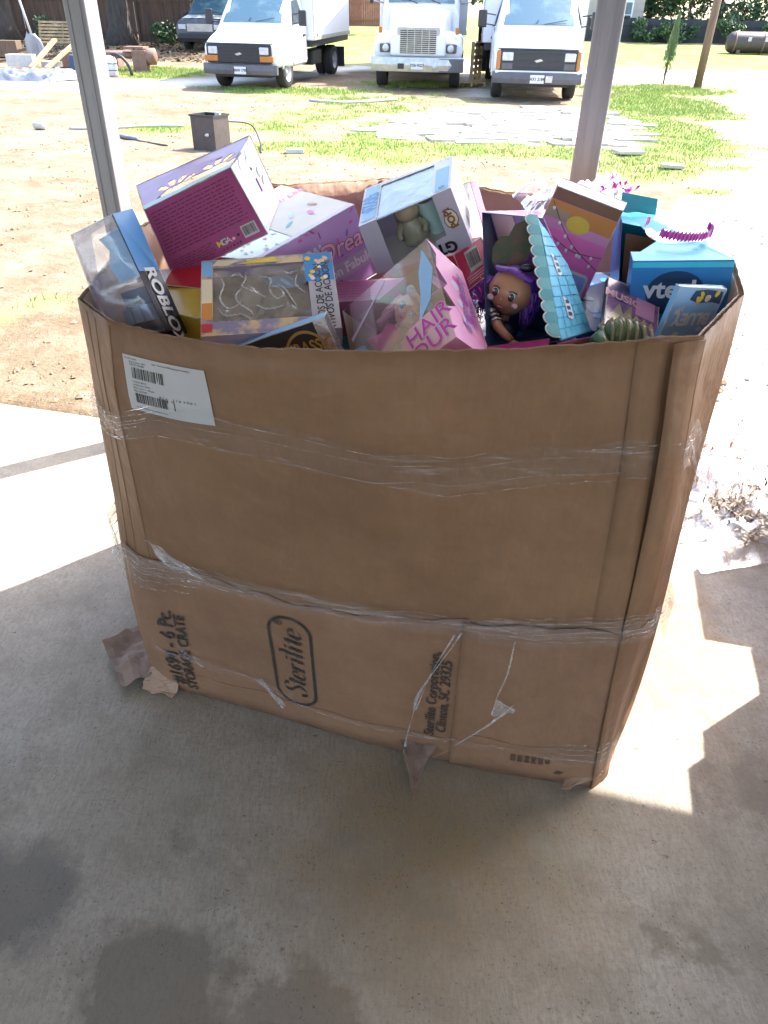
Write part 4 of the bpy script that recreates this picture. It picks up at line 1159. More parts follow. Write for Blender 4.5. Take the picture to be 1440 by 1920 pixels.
bub = [(.835, .52), (.85, .44), (.88, .41), (.93, .43), (.965, .50), (.96, .60), (.93, .68), (.88, .70), (.85, .64)]
p.decal('F', [(u + (u - .9) * .12, v + (v - .55) * .12) for u, v in bub], 'print', .0009, 'speech_bubble'); p.decal('F', bub, 'p_cream', .0012, 'speech_bubble')
p.text('F', 'POP!', .90, .56, .022, 'p_brown', 90 + 12, .05, off=.0017); p.text('F', 'GT', .76, .10, .036, 'p_black', 180, .04, mirror=False)
base = p.at('F', .45, .12, -.07); upf = p.at('F', .45, 1, 0) - p.at('F', .45, 0, 0); upf = upf / np.linalg.norm(upf); rgf = p.at('F', 1, .5, 0) - p.at('F', 0, .5, 0); rgf = rgf / np.linalg.norm(rgf); fwf = np.cross(upf, rgf)
fg = thing('toy_figure', 'small drab toy figure inside the white window box', 'toy figure', tuple(base)); FP = lambda x_, y_, z_: base + rgf * x_ - fwf * y_ + upf * z_
mb = MB(); mb.loft([[FP(w_ * math.cos(t), w_ * .8 * math.sin(t), z_) for t in np.linspace(0, 2 * PI, 17)[:-1]] for z_, w_ in ((0, .030), (.015, .034), (.035, .026), (.055, .022), (.062, .012))]); mb.build('robe', 'p_khaki', fg, True, base)
mb = MB(); mb.loft([[FP(w_ * math.cos(t), w_ * .85 * math.sin(t), z_) for t in np.linspace(0, 2 * PI, 17)[:-1]] for z_, w_ in ((.056, .014), (.064, .026), (.078, .030), (.092, .024), (.100, .010))]); mb.build('head', 'p_tan', fg, True, base)
for s_ in (-1, 1): mb = MB(); mb.tube([FP(s_ * .020, .0, .050), FP(s_ * .034, .010, .036), FP(s_ * .030, .024, .026)], [.009, .008, .006], 8); mb.build('arm', 'p_khaki', fg, True, base)
g = [[p.at('F', .56 + .22 * u_, .14 + .62 * v_, -.085 + .02 * math.sin(3 * u_) + .012 * v_) for u_ in np.linspace(0, 1, 8)] for v_ in np.linspace(0, 1, 8)]
mb = MB(); mb.grid(g); mb.build('teal_insert', 'p_mint', p.root, True, p.o)
p.sheet('B', 'backdrop_card', 'photo_card', [rect(.1, .0, .8, .8)], off=-.006)

p.lines('F', .03, .17, .12, .9, 14, 'p_grey', .012, 8); p.lines('R', .1, .9, .1, .9, 16, 'p_grey', .012, 12); p.barcode('R', .3, .1, .7, .3, 5)

# -- tall white box behind, pink edged
p = Pack('toy_carton', 'tall white toy box with a pink edge behind the white window box', 'toy box', TOYS['white'])
p.solid({'F': 'p_white', 'R': 'p_rose', 'T': 'p_grey', '*': 'p_white'}); p.decal('F', rect(.80, 0, 1, 1), 'p_pink', .0009, 'pink_edge'); p.decal('F', p.ell('F', .45, .5, .06, .09), 'p_grey', .0009, 'emblem'); p.scatter('F', 8, ['p_mint', 'p_palelilac'], .06, 2, (.2, .2, .7, .9))

p.lines('F', .15, .7, .05, .30, 7, 'p_grey', .01, 3)

# -- small red box with barcode
p = Pack('toy_carton', 'small red toy box with a white barcode beside the window box', 'toy box', TOYS['red'])
p.solid({'F': 'p_crimson', 'T': 'p_crimson', '*': 'p_red'}); p.barcode('F', .30, .35, .75, .90, 9); p.lines('F', .1, .9, .08, .28, 3, 'p_rose', .03, 4); p.decal('F', rect(.78, .05, .95, .2), 'p_white', .0009, 'white_tab')
q = Pack('gift_tag', 'round green and orange tag hanging by the red toy box', 'tag', [p.at('F', .75, .55, .035), p.at('F', 1.12, .55, .035), p.at('F', 1.12, .05, .035), p.at('F', .75, .05, .035), p.at('F', .75, .55, .033), p.at('F', 1.12, .55, .033), p.at('F', 1.12, .05, .033), p.at('F', .75, .05, .033)], None)
q.sheet('F', 'card', 'p_green', [q.ell('F', .5, .5, .46, .46, 24)]); q.scatter('F', 9, ['p_orange', 'p_yellow'], .09, 1, (.3, .3, .7, .7))

# -- tilted clear doll pack
p = Pack('doll_pack', 'tilted clear doll pack with pink side panel in the middle of the front rim', 'toy box', TOYS['doll'])
p.sheet('R', 'side_panel', 'p_pink', [[(0, 0), (1, 0), (1, 1), (.0, 1), (.18, .9), (.05, .72), (.25, .6), (.08, .5), (.30, .38), (.02, .3)]]); p.sheet('R', 'side_window', 'clear', off=-.002, th=.0004)
p.sheet('B', 'back_card', 'p_tan'); p.sheet('L', 'side_panel', 'p_khaki'); p.sheet('D', 'bottom_panel', 'p_pink')
p.sheet('T', 'top_panel', 'clear', th=.0005); p.decal('T', rect(.05, .3, .75, .95), 'p_tan', -.004, 'inner_card')
p.sheet('F', 'window', 'clear', [rect(0, .12, 1, 1)], th=.0005)
p.sheet('F', 'front_panel', 'p_rose', [[(0, 0), (1, 0), (1, .30), (.86, .36), (.62, .34), (.5, .22), (0, .14)]], off=.001)
p.decal('F', [(.0, .55), (.16, .52), (.22, .35), (.12, .22), (.0, .2)], 'p_paleblue', .0006, 'blue_swirl'); p.decal('F', [(.93, .94), (.98, .7), (.88, .45), (.72, .32), (.80, .52), (.84, .75)], 'p_paleblue', .0006, 'blue_swirl'); p.decal('F', [(.05, .62), (.5, .93), (.52, .95), (.04, .66)], 'p_palelilac', .0006, 'lilac_swirl')
p.text('F', 'HAIR', .80, .255, .058, 'p_white', 12, .035, sx=.85, off=.0022); p.text('F', 'POUR', .76, .085, .058, 'p_white', 12, .035, sx=.85, off=.0022)
p.text('F', 'HAIR', .80, .255, .058, 'p_magenta', 12, .012, sx=.85, off=.0028); p.text('F', 'POUR', .76, .085, .058, 'p_magenta', 12, .012, sx=.85, off=.0028)
p.text('T', 'FORCE', .45, .8, .024, 'p_darkblue', 180, .02, off=.001); p.decal('T', p.ell('T', .25, .6, .05, .05), 'p_darkblue', .001, 'emblem')
for k, (uu, vv) in enumerate(((.62, .75), (.50, .66), (.66, .55), (.52, .46), (.64, .34), (.5, .26))): p.decal('R', p.ell('R', uu, vv, .13, .10, 14, k), ('p_magenta', 'p_palelilac')[k % 2], .0009 + .0002 * k)
p.text('R', 'dream beauty', .60, .5, .035, 'p_violet', 80, .02, .3, off=.0025); p.text('R', 'rainbow', .78, .42, .028, 'p_violet', 80, .02, .3, off=.0025)

# ------------------------------------------------------------------ dolls
def basis(upv, fwd):
    f_ = np.array(fwd, float); f_ /= np.linalg.norm(f_); u_ = np.array(upv, float); u_ = u_ - f_ * (u_ @ f_); u_ /= np.linalg.norm(u_)
    return np.cross(u_, f_) * -1, f_, u_      # right (viewer's right when facing the doll), forward, up
def doll(name, label, c, r, upv, fwd, skin, hair, dress, lock_len, seed, squash=(1, .92, 1.0), eye='p_darkblue', bun=False):
    c = np.array(c, float); rt_, f_, u_ = basis(upv, fwd)
    o = c - u_ * r; t = thing(name, label, 'doll', tuple(o))
    Rm = Matrix((rt_, f_, u_)).transposed()
    P = lambda x, y, z: c + (rt_ * x + f_ * y + u_ * z) * r
    mb = MB(); rings = []
    # head: skull narrowing to cheeks and a small chin
    for k in range(15):
        th = PI * k / 14; z = math.cos(th); w = math.sin(th)
        jaw = 1.0 if z > -.1 else 1.0 - .28 * ((-.1 - z) / .9) ** 1.2
        cheek = .06 * math.exp(-((z + .35) / .22) ** 2)
        ring = []
        for q in range(22):
            a = 2 * PI * q / 22; x = w * jaw * (1 + cheek * max(0, math.sin(a))) * math.cos(a) * squash[0]; y = w * jaw * math.sin(a) * squash[1]
            ring.append(P(x, y, z * squash[2]))
        rings.append(ring)
    mb.loft(rings, caps=False); mb.tube([P(0, -.1, -.85), P(0, -.12, -1.35)], .22 * r, 10)
    head = mb.build('head', skin, t, True, o)
    mb = MB(); mb.ball(P(0, .93, -.18), .07 * r, 8, 6, (1, .9, 1.1), Rm); mb.build('nose', skin, head, True, o)
    mb = MB(); mb.ball(P(0, .86, -.50), .12 * r, 10, 6, (1.2, .35, .35), Rm); mb.build('mouth', 'p_hotpink', head, True, o)
    for sx_ in (-1, 1):
        mb = MB(); mb.ball(P(sx_ * .38, .82, .02), .17 * r, 12, 8, (.95, .35, 1.05), Rm); e = mb.build('eye', 'p_white', head, True, o)
        mb = MB(); mb.ball(P(sx_ * .38, .86, .01), .15 * r, 12, 8, (.9, .3, 1.15), Rm); mb.build('iris', eye, head, True, o)
        mb = MB(); mb.ball(P(sx_ * .38 + .05, .93, .06), .04 * r, 8, 6, (1, .5, 1), Rm); mb.build('highlight', 'p_white', head, True, o)
        mb = MB(); mb.tube([P(sx_ * (.22 + .09 * k), .87 - .03 * k, .17 + .07 * math.sin(PI * (k + .6) / 5)) for k in range(5)], .022 * r, 6); mb.build('eyelash', 'p_black', head, True, o)
        mb = MB(); mb.ball(P(sx_ * .58, .70, -.30), .16 * r, 10, 6, (1, .3, .8), Rm); mb.build('blush', 'p_rose', head, True, o)
    # hair: cap of strands swept back plus loose locks
    rg = random.Random(seed); mb = MB()
    for k in range(220):
        a = rg.uniform(-1.05, 1.05); b0 = rg.uniform(.1, 1.0)
        pts = []
        for q in range(7):
            s = q / 6; th = .55 - 2.2 * s * (0.6 + .4 * b0)
            x = math.sin(a) * (1.02 + .05 * rg.random()); y = math.cos(a) * math.sin(th + .3) * .95; z = math.cos(th) * (1.02 - .25 * abs(math.sin(a)))
            pts.append(P(x * (.9 + .12 * math.sin(PI * s)), y, z + .06))
        mb.tube(pts, [.02 * r, .035 * r, .04 * r, .04 * r, .035 * r, .03 * r, .015 * r], 4)
    mb.ball(P(0, -.16, .10), 1.0 * r, 16, 10, (1.02, .92, 1.0), Rm)
    for k in range(90):
        s_ = -1 if k % 2 else 1; x0 = s_ * rg.uniform(.80, 1.12); y0 = rg.uniform(-.6, .25)
        mb.tube([P(x0 * (1 + .12 * math.sin(q * 1.4 + k)), y0 + .08 * math.cos(q * 1.1 + k), .35 - q * lock_len / 6) for q in range(7)], [.03 * r, .04 * r, .045 * r, .04 * r, .035 * r, .03 * r, .01 * r], 4)
    if bun: mb.ball(P(.55, -.1, .95), .35 * r, 12, 8); mb.ball(P(-.55, -.1, .95), .35 * r, 12, 8)
    mb.build('hair', hair, t, True, o)
    mb = MB(); rings = []
    for z, wx, wy in ((-1.2, .25, .22), (-1.35, .62, .30), (-1.6, .66, .36), (-2.0, .52, .34), (-2.3, .62, .45), (-2.9, 1.0, .8)):
        rings.append([P(wx * math.cos(2 * PI * q / 16), wy * math.sin(2 * PI * q / 16) - .1, z) for q in range(16)])
    mb.loft(rings); mb.build('dress', dress, t, True, o)
    return t, P
pk = p
vax = p.at('F', .5, 1, 0) - p.at('F', .5, 0, 0); nax = p.at('F', .5, .5, 1) - p.at('F', .5, .5, 0); uax = p.at('F', 1, .5, 0) - p.at('F', 0, .5, 0)
vn = vax / np.linalg.norm(vax); un = uax / np.linalg.norm(uax)
dl, DP = doll('doll', 'fair doll with pink and mint hair inside the tilted clear pack', p.at('F', .55, .70, -.052), .036, (.75, .35, .75), (-.30, -1, .45), 'p_skin', 'p_rose', 'p_hotpink', 2.2, 3, eye='p_teal')
mb = MB()
for k in range(9): mb.ball(DP(-.7 + .18 * k, .25 + .1 * math.sin(k), .92 + .12 * math.cos(k * .7)), .009, 10, 6)
mb.build('hair_puffs', 'p_mint', dl, True, np.array(dl.location))

# ------------------------------------------------------------------ wedge shaped doll house pack
W_ = [[.206, 1.72, 1.245], [.313, 1.62, 1.258], [.34, 1.36, 1.084], [.203, 1.40, 1.037], [.226, 1.75, 1.24], [.333, 1.65, 1.25], [.455, 1.56, 1.030], [.32, 1.63, .99]]
M['p_rooftile'] = mat('roof_tile_ink', (.13, .52, .78), .35, var=.15, vscale=30, coat=.3); M['p_roofline'] = mat('roof_joint_ink', (.07, .36, .58), .35, var=.1, coat=.3); M['p_teal_pale'] = mat('pale_teal_ink', (.10, .38, .44), .35, var=.1, coat=.3)
p = Pack('doll_house_pack', 'wedge-shaped doll pack with a sky-blue tiled roof side and scalloped edge', 'toy box', W_)
roofpts = [W_[1], W_[2], W_[6]]
mb = MB(); A_, B_, C_ = [np.array(q) for q in (W_[1], W_[2], W_[6])]; nn = np.cross(B_ - A_, C_ - A_); nn /= np.linalg.norm(nn)
if nn @ np.array([0, -1, .6]) < 0: nn = -nn
D_ = A_ + (C_ - A_) * .42 + (C_ - B_) * .26
qs = [A_, B_, C_, D_]; mb.add(qs + [q_ - nn * .002 for q_ in qs], [(0, 1, 2, 3), (7, 6, 5, 4)] + [(i, 4 + i, 4 + (i + 1) % 4, (i + 1) % 4) for i in range(4)]); mb.build('roof_side', 'p_roofline', p.root, origin=p.o)
def tri_pt(a, b_, off=.001): # a: apex->base 0..1, b: front->back 0..1
    fr_ = A_ + (B_ - A_) * a
    bk_ = A_ + (D_ - A_) * (a / .42) if a < .42 else D_ + (C_ - D_) * ((a - .42) / .58)
    return fr_ + (bk_ - fr_) * b_ + nn * off
lps = []
r = random.Random(5)
mb = MB()
for i in range(1, 12):
    a = i / 12.0
    n_ = max(1, int(i / 1.8))
    for k in range(n_):
        b0 = k / n_; b1 = (k + 1) / n_; off = .0012 + .0001 * (i % 2) + .00005 * k
        rows = [[tri_pt(a, b0 + .04 / n_, off), tri_pt(a, b1 - .04 / n_, off)], [tri_pt(min(.99, a + .078), b0 + .04 / n_, off + .001), tri_pt(min(.99, a + .078), b1 - .04 / n_, off + .001)]]
        mb.grid(rows)
mb.build('roof_tiles', 'p_rooftile', p.root, origin=p.o)
for (a, b_) in ((.40, .42), (.76, .42)):
    pts = [(a - .10, b_ - .10), (a - .03, b_ + .10), (a + .08, b_ + .10), (a + .10, b_ + .02), (a + .08, b_ - .08)]
    mb = MB(); mb.add([tri_pt(x_, y_, .0032) for x_, y_ in pts], [tuple(range(5))]); mb.build('window_print', 'p_white', p.root, origin=p.o)
    for k in range(3):
        x_ = a - .062 + .05 * k; mb = MB(); mb.add([tri_pt(x_, b_ - .055, .0040), tri_pt(x_ + .03, b_ - .055, .0040), tri_pt(x_ + .035, b_ + .06, .0040), tri_pt(x_ + .005, b_ + .05, .0040)], [(0, 1, 2, 3)]); mb.build('window_pane', 'p_darkblue', p.root, origin=p.o)
# scalloped teal strip along the fold, white rims
for k in range(11):
    f = (k + .35) / 11.2; c0 = A_ + (B_ - A_) * f; ed = (B_ - A_) / np.linalg.norm(B_ - A_); sd_ = np.array([-.95, -.28, .05]); sd_ = sd_ - ed * (sd_ @ ed); sd_ /= np.linalg.norm(sd_); no = np.cross(sd_, ed); no = no if no[1] < 0 else -no
    for rr, mm, of, nm in ((.0185, 'p_white', .0005, 'scallop_rim'), (.0155, 'p_teal' if k % 2 else 'p_teal_pale', .0016 + .0001 * (k % 2), 'scallop')):
        loop = [c0 + sd_ * (.012 + rr * math.cos(t)) + ed * rr * .95 * math.sin(t) + no * (of + .0002 * k) for t in np.linspace(-PI * .5, PI * .5, 12)]
        loop += [c0 + ed * rr * .95 + no * (of + .0002 * k), c0 - ed * rr * .95 + no * (of + .0002 * k)]
        mb = MB(); mb.add(loop, [tuple(range(len(loop)))]); mb.build(nm, mm, p.root, origin=p.o)
p.sheet('B', 'back_panel', 'p_violet'); p.sheet('L', 'side_panel', 'p_darkblue'); p.sheet('D', 'bottom_panel', 'p_darkblue'); p.sheet('T', 'top_panel', 'p_violet')
p.decal('B', rect(.55, .50, .95, .99), 'p_rose', -.004, 'room_print'); p.decal('B', rect(.1, .5, .42, .98), 'p_teal', -.004, 'room_print'); p.decal('B', [p.ell('B', .66, .80, .07, .1), p.ell('B', .82, .74, .06, .09)], 'p_crimson', -.005, 'room_print'); p.decal('B', rect(.0, .0, 1, .42), 'p_navy', -.0042, 'room_print')
# pink and brown brick-print base strips
def strip(name, a, b_, h, mats, n, off):
    a = np.array(a); b_ = np.array(b_); up_ = np.array([0, .2, 1.0]) * h; no = np.cross(b_ - a, up_); no /= np.linalg.norm(no); no = no if no[1] < 0 else -no
    mb = MB(); mb.add([a, b_, b_ + up_, a + up_, a - no * .003, b_ - no * .003, b_ + up_ - no * .003, a + up_ - no * .003], [(0, 1, 2, 3), (4, 7, 6, 5), (0, 3, 7, 4), (1, 5, 6, 2), (3, 2, 6, 7)]); o = mb.build(name, mats[0], p.root, origin=p.o)
    for r_ in range(2):
        for k in range(n):
            f0 = (k + .06 + .5 * r_) / (n + .6); f1 = (k + .94 + .5 * r_) / (n + .6); q0 = a + (b_ - a) * f0; q1 = a + (b_ - a) * f1; z0 = up_ * (.08 + .46 * r_); z1 = up_ * (.46 + .46 * r_)
            mb = MB(); mb.add([q0 + z0 + no * off, q1 + z0 + no * off, q1 + z1 + no * off, q0 + z1 + no * off], [(0, 1, 2, 3)]); mb.build('brick_print', mats[1], o, origin=p.o)
strip('base_strip', [.19, 1.375, 1.030], [.315, 1.345, 1.062], .03, ('p_maroon', 'p_magenta'), 5, .0012)
strip('base_strip', [.335, 1.35, 1.048], [.445, 1.49, 1.010], .034, ('p_maroon', 'p_brown'), 5, .0012)
dl, DP = doll('rag_doll', 'brown-faced doll with purple hair sitting in the wedge-shaped pack', (.262, 1.54, 1.122), .050, (.28, .15, 1), (-.62, -1, .15), 'p_brownskin', 'p_purple', 'p_navy', 1.5, 9, squash=(1.0, .85, 1.0), eye='p_black')
o = np.array(dl.location)
mb = MB(); mb.tube([(.224, 1.505, 1.080), (.230, 1.46, 1.074), (.241, 1.435, 1.068), (.256, 1.425, 1.058)], [.011, .011, .009, .007], 10); arm = mb.build('arm', 'p_brownskin', dl, True, o)
mb = MB(); mb.ball((.260, 1.422, 1.054), .0085, 10, 8, (1.2, .8, .8))
for k in range(4): mb.tube([(.262 + .003 * k, 1.420, 1.052), (.268 + .003 * k, 1.417, 1.047 - .001 * k), (.270 + .003 * k, 1.417, 1.041)], .0022, 6)
mb.tube([(.256, 1.421, 1.055), (.252, 1.417, 1.048)], .0024, 6); mb.build('hand', 'p_brownskin', dl, True, o)
for k in range(4):
    mb = MB(); mb.lathe([(.014, -.0025), (.0155, 0), (.014, .0025)], (.2245 + .0015 * k, 1.500 - .009 * k, 1.079 - .0012 * k), 'y', 14); mb.build('sleeve_ring', 'foil' if k % 2 else 'p_black', dl, True, o)
mb = MB(); mb.ball((.222, 1.515, 1.078), .017, 12, 8, (.9, .8, 1.1)); mb.build('shoulder', 'foil', dl, True, o)
mb = MB(); mb.ball((.288, 1.525, 1.178), .012, 12, 8, (1.3, .6, .7)); mb.build('hair_clip', 'p_black', dl, True, o)
# leafy card cut-out and tinsel behind the doll
bl = [(.0, .15), (.1, .0), (.45, .05), (.6, -.1), (.85, .05), (1.0, .3), (.95, .6), (1.05, .85), (.8, 1.05), (.55, .98), (.40, .72), (.2, .75), (.0, .5)]
def card_poly(name, org, ux, vy, poly, th, material, label, cat):
    org = np.array(org); ux = np.array(ux); vy = np.array(vy); n_ = np.cross(ux, vy); n_ /= np.linalg.norm(n_)
    tri = tessellate_polygon([[Vector((a, b_, 0)) for a, b_ in poly]]); k = len(poly); t = [org + ux * a + vy * b_ for a, b_ in poly]; b2 = [q - n_ * th for q in t]
    fc = [tuple(q) for q in tri] + [tuple(x_ + k for x_ in q[::-1]) for q in tri] + [(i, (i + 1) % k, k + (i + 1) % k, k + i) for i in range(k)]
    ob = link_mesh(name, t + b2, fc, material, None, origin=org); ob.location = tuple(org); return tag(ob, label, cat)
M['bush_print'] = mat('bush_print', (.06, .08, .045), .5, var=0, col2=(.16, .07, .05), vscale=40, contrast=(.45, .65))
card_poly('bush_card', (.222, 1.585, 1.160), (.082, .0, .012), (.0, .035, .078), bl, .002, 'bush_print', 'dark green bush-shaped card behind the purple-haired doll', 'card')
def tinsel(name, c, ext, n, w, ln, material, seed, label, cat, curl=.5, root_z=None):
    rg = random.Random(seed); mb = MB()
    for k in range(n):
        q = np.array([c[0] + rg.gauss(0, ext[0]), c[1] + rg.gauss(0, ext[1]), c[2] + rg.gauss(0, ext[2])]); d = np.array([rg.gauss(0, 1), rg.gauss(0, 1), rg.gauss(0, .6)]); d /= np.linalg.norm(d); rows = []
        for s in range(7):
            d = d + np.array([rg.gauss(0, curl), rg.gauss(0, curl), rg.gauss(0, curl)]); d /= np.linalg.norm(d); e = np.cross(d, (0, .3, 1)); e /= np.linalg.norm(e) + 1e-9
            if root_z is not None: q[2] = max(root_z, q[2])
            rows.append([q - e * w, q + e * w]); q = q + d * ln / 6
        mb.grid(rows)
    ob = mb.build(name, material, None, origin=np.array(c)); ob.location = tuple(c); return tag(ob, label, cat)
tinsel('tinsel', (.196, 1.56, 1.085), (.010, .010, .018), 70, .0012, .05, 'p_magenta', 5, 'magenta tinsel bunch beside the purple-haired doll', 'tinsel')

# -- cafe print box
p = Pack('toy_carton', 'pink and orange cafe-print toy box with string lights behind the blue roof', 'toy box', TOYS['cafe'])
p.solid({'F': 'p_pink', 'T': 'p_white', 'R': 'p_navy', 'L': 'p_pink', '*': 'p_pink'})
M['p_brightpink'] = mat('bright_pink_ink', (.82, .20, .52), .35, var=.1, coat=.3); p.decal('F', rect(0, .0, 1, .60), 'p_brightpink', .0007, 'pink_wall'); p.decal('F', rect(0, .88, 1, 1), 'p_brown', .0007, 'beam'); p.decal('F', rect(0, .70, 1, .875), 'p_orange', .0008, 'orange_wall'); p.decal('F', [p.ell('F', .5, .71, .17, .12)], 'p_yellow', .0011, 'sun_print'); p.decal('F', rect(.02, .70, .34, .80), 'p_tan', .001, 'block_print')
for k in range(9): p.decal('F', rect(.02 + .11 * k, .06 * (k % 3), .11 + .11 * k, .055 + .06 * (k % 3)), 'p_pink', .0010 + .0001 * (k % 2), 'brick_print')
def fstring(pts, n):
    mb = MB(); mb.tube([p.at('F', a, b_, .0018) for a, b_ in crom(pts, 6)], .0007, 5); mb.build('light_string', 'p_black', p.root, origin=p.o)
    c_ = crom(pts, 6)
    for k in range(n):
        a, b_ = c_[int((k + .5) / n * (len(c_) - 1))]; mb = MB(); mb.ball(p.at('F', a, b_ - .022, .003), .0045, 8, 6, (.9, .5, 1.1)); mb.build('bulb_print', 'p_white', p.root, True, p.o)
fstring([(.04, .86), (.35, .62), (.65, .46), (1.0, .34)], 6); fstring([(.0, .57), (.3, .50), (.6, .44), (1.0, .48)], 6)
p.decal('F', rrect(.55, -.05, .95, .25, .05), 'p_white', .0014, 'window_print'); p.decal('F', rrect(.58, -.05, .92, .22, .04), 'p_paleblue', .0018, 'window_print')

# -- big blue carton with cut-away corner
p = Pack('toy_carton', 'large blue toy box with cut-away corner and bow at the right rim', 'toy box', TOYS['blue'])
p.sheet('F', 'front_panel', 'p_blue'); p.sheet('R', 'side_panel', 'p_cyan'); p.sheet('B', 'back_panel', 'p_cyan'); p.sheet('D', 'bottom_panel', 'p_blue')
p.sheet('T', 'top_panel', 'p_cyan', [[(0, 0), (1, 0), (1, 1), (0, 1), (0, .62), (.20, .58), (.30, .32), (.10, .14), (0, .14)]])
p.sheet('L', 'side_panel', 'p_blue', [[(0, 0), (1, 0), (1, 1), (.87, 1), (.80, .45), (.47, .40), (.36, 1), (0, 1)]])
p.sheet('B', 'inner_card', 'p_brown', [rect(.1, .0, .95, .9)], off=-.14)
p.decal('F', p.ell('F', .46, .66, .30, .25, 30), 'p_navy', .0009, 'badge'); p.text('F', 'vtech', .44, .70, .058, 'p_white', 0, .03, off=.0016)
p.text('F', 'you', .15, .18, .05, 'p_skyblue', 0, .02, align='LEFT'); p.text('F', 'move', .13, .0, .05, 'p_skyblue', 0, .02, align='LEFT')
a, b_ = p.at('T', .02, .84, .001), p.at('T', .40, .80, .001); hh_ = np.array([0, .012, .038]); mb = MB(); mb.add([a, b_, b_ + hh_, a + hh_, a + (0, .002, 0), b_ + (0, .002, 0), b_ + hh_ + (0, .002, 0), a + hh_ + (0, .002, 0)], [(0, 1, 2, 3), (7, 6, 5, 4), (3, 2, 6, 7), (1, 5, 6, 2), (0, 3, 7, 4)]); mb.build('tuck_flap', 'p_teal', p.root, origin=p.o)
p.decal('T', rect(.55, .78, .9, .86), 'p_rose', .0009, 'pink_print'); p.decal('T', rect(.86, .55, .95, .72), 'p_mint', .0009, 'mint_print')
p.lines('F', .06, .94, .06, .30, 5, 'p_skyblue', .014, 4); p.lines('T', .35, .95, .04, .14, 3, 'p_blue', .014, 5); p.decal('F', rect(0, .93, 1, .985), 'p_cyan', .0008, 'edge_band')
# gift bow: clear oval with magenta crinkle
bow = thing('gift_bow', 'magenta crinkle bow on a clear oval lying on the blue box', 'bow', tuple(p.at('T', .52, .42, .001)))
bo = np.array(bow.location); g = []
for k in range(6):
    rr = .012 + .058 * k / 5; g.append([p.at('T', .52, .42, .006 + .004 * math.sin(3 * t + k)) + (p.at('T', .92, .42) - p.at('T', .52, .42)) * rr / .085 * math.cos(t) + (p.at('T', .52, .62) - p.at('T', .52, .42)) * rr / .085 * math.sin(t) for t in np.linspace(0, 2 * PI, 25)])
mb = MB(); mb.grid(g); mb.build('clear_disc', 'bag', bow, True, bo)
rg = random.Random(2); rows = []
for k in range(60):
    t = (-2.3 + 2.7 * k / 47) if k < 48 else (2.5 + .5 * (k - 48) / 11); c = p.at('T', .52, .42, .012 + .006 * (k % 2)) + (p.at('T', .94, .42) - p.at('T', .52, .42)) * (.78 + .05 * rg.random()) * math.cos(t) + (p.at('T', .52, .66) - p.at('T', .52, .42)) * .8 * math.sin(t)
    rows.append([c, c + np.array([.004, .004, .016])])
for rw in (rows[:48], rows[48:]): mb = MB(); mb.grid(rw); mb.build('crinkle_ribbon', 'p_magenta', bow, False, bo)
tinsel('ribbon_scrap', (.600, 2.05, 1.245), (.018, .012, .010), 16, .004, .05, 'p_magenta', 12, 'magenta ribbon scrap caught in plastic film behind the heap', 'ribbon', .4)

# -- pale blue carton
tp = [np.array(q_) for q_ in TOYS['pale']]; tp = tp[:4] + [tp[k] + (tp[k + 4] - tp[k]) * .3 for k in range(4)]
p = Pack('toy_carton', 'pale blue toy box standing in the right front corner of the bin', 'toy box', tp)
p.solid({'F': 'p_paleblue', 'T': 'p_skyblue', '*': 'p_skyblue'}); p.text('F', 'BLUEY', .50, .42, .036, 'p_white', 180, .05, sx=.9)
p.decal('F', [(.30, .78), (.5, .72), (.8, .74), (.98, .70), (.96, .95), (.6, .98), (.35, .95)], 'p_darkblue', .0008, 'art_block'); p.scatter('F', 9, ['p_yellow', 'p_white', 'p_peach'], .055, 4, (.38, .76, .92, .93), off=.0013)
for q_ in ((.15, .55), (.3, .12), (.75, .2)): p.decal('F', [p.ell('F', q_[0] + d * .05, q_[1] + .02 * (d % 2), .06, .045) for d in range(1)], 'p_white', .0009, 'cloud_print')
p.text('F', '3+', .2, .62, .014, 'p_white', 180, .03)

# -- flat purple pack
p = Pack('toy_pack', 'thin purple picture pack standing beside the green toy', 'toy box', TOYS['purple'])
p.solid({'F': 'purple_art', 'T': 'p_violet', 'R': 'p_violet', '*': 'p_black'}); p.decal('F', rect(.56, .55, .92, .95), 'p_pink', .0007, 'art_block'); p.text('F', 'MUSIC', .30, .72, .03, 'p_rose', 0, .04); p.lines('F', .60, .9, .10, .5, 8, 'p_grey', .012, 2); p.decal('F', [(.05, .3), (.25, .62), (.33, .45), (.48, .66), (.52, .25)], 'p_tan', .0008)

# -- green ridged reptile toy
rep = thing('reptile_toy', 'green ridged plastic reptile toy with red claws by the front rim', 'toy', (.465, 1.425, 1.03))
ro = np.array(rep.location); mb = MB(); rings = []; spine = crom([(.425, 1.45, 1.045), (.455, 1.435, 1.070), (.485, 1.43, 1.078), (.515, 1.42, 1.070), (.54, 1.40, 1.06)], 8)
for k, c in enumerate(spine):
    f = k / (len(spine) - 1); rr = .010 + .021 * math.sin(PI * min(1, f * .95 + .08)) * (1 - .12 * (k % 3 == 0)); rings.append([c + np.array([0, math.cos(t) * rr, math.sin(t) * rr]) for t in np.linspace(0, 2 * PI, 15)[:-1]])
mb.loft(rings); mb.build('body', 'p_green', rep, True, ro)
for k in range(4, len(spine) - 3, 4):
    mb = MB(); mb.tube([spine[k] + np.array([0, math.cos(t) * .029, math.sin(t) * .029]) for t in np.linspace(-.6, PI + .6, 14)], .0035, 6); mb.build('ridge', 'p_khaki', rep, True, ro)
for k in range(7):
    c = spine[4 + 4 * k]; mb = MB(); mb.lathe([(.008, 0), (.005, .007), (.0005, .014)], tuple(c + np.array([0, 0, .026])), 'z', 6); mb.build('spike', 'p_tan', rep, False, ro)
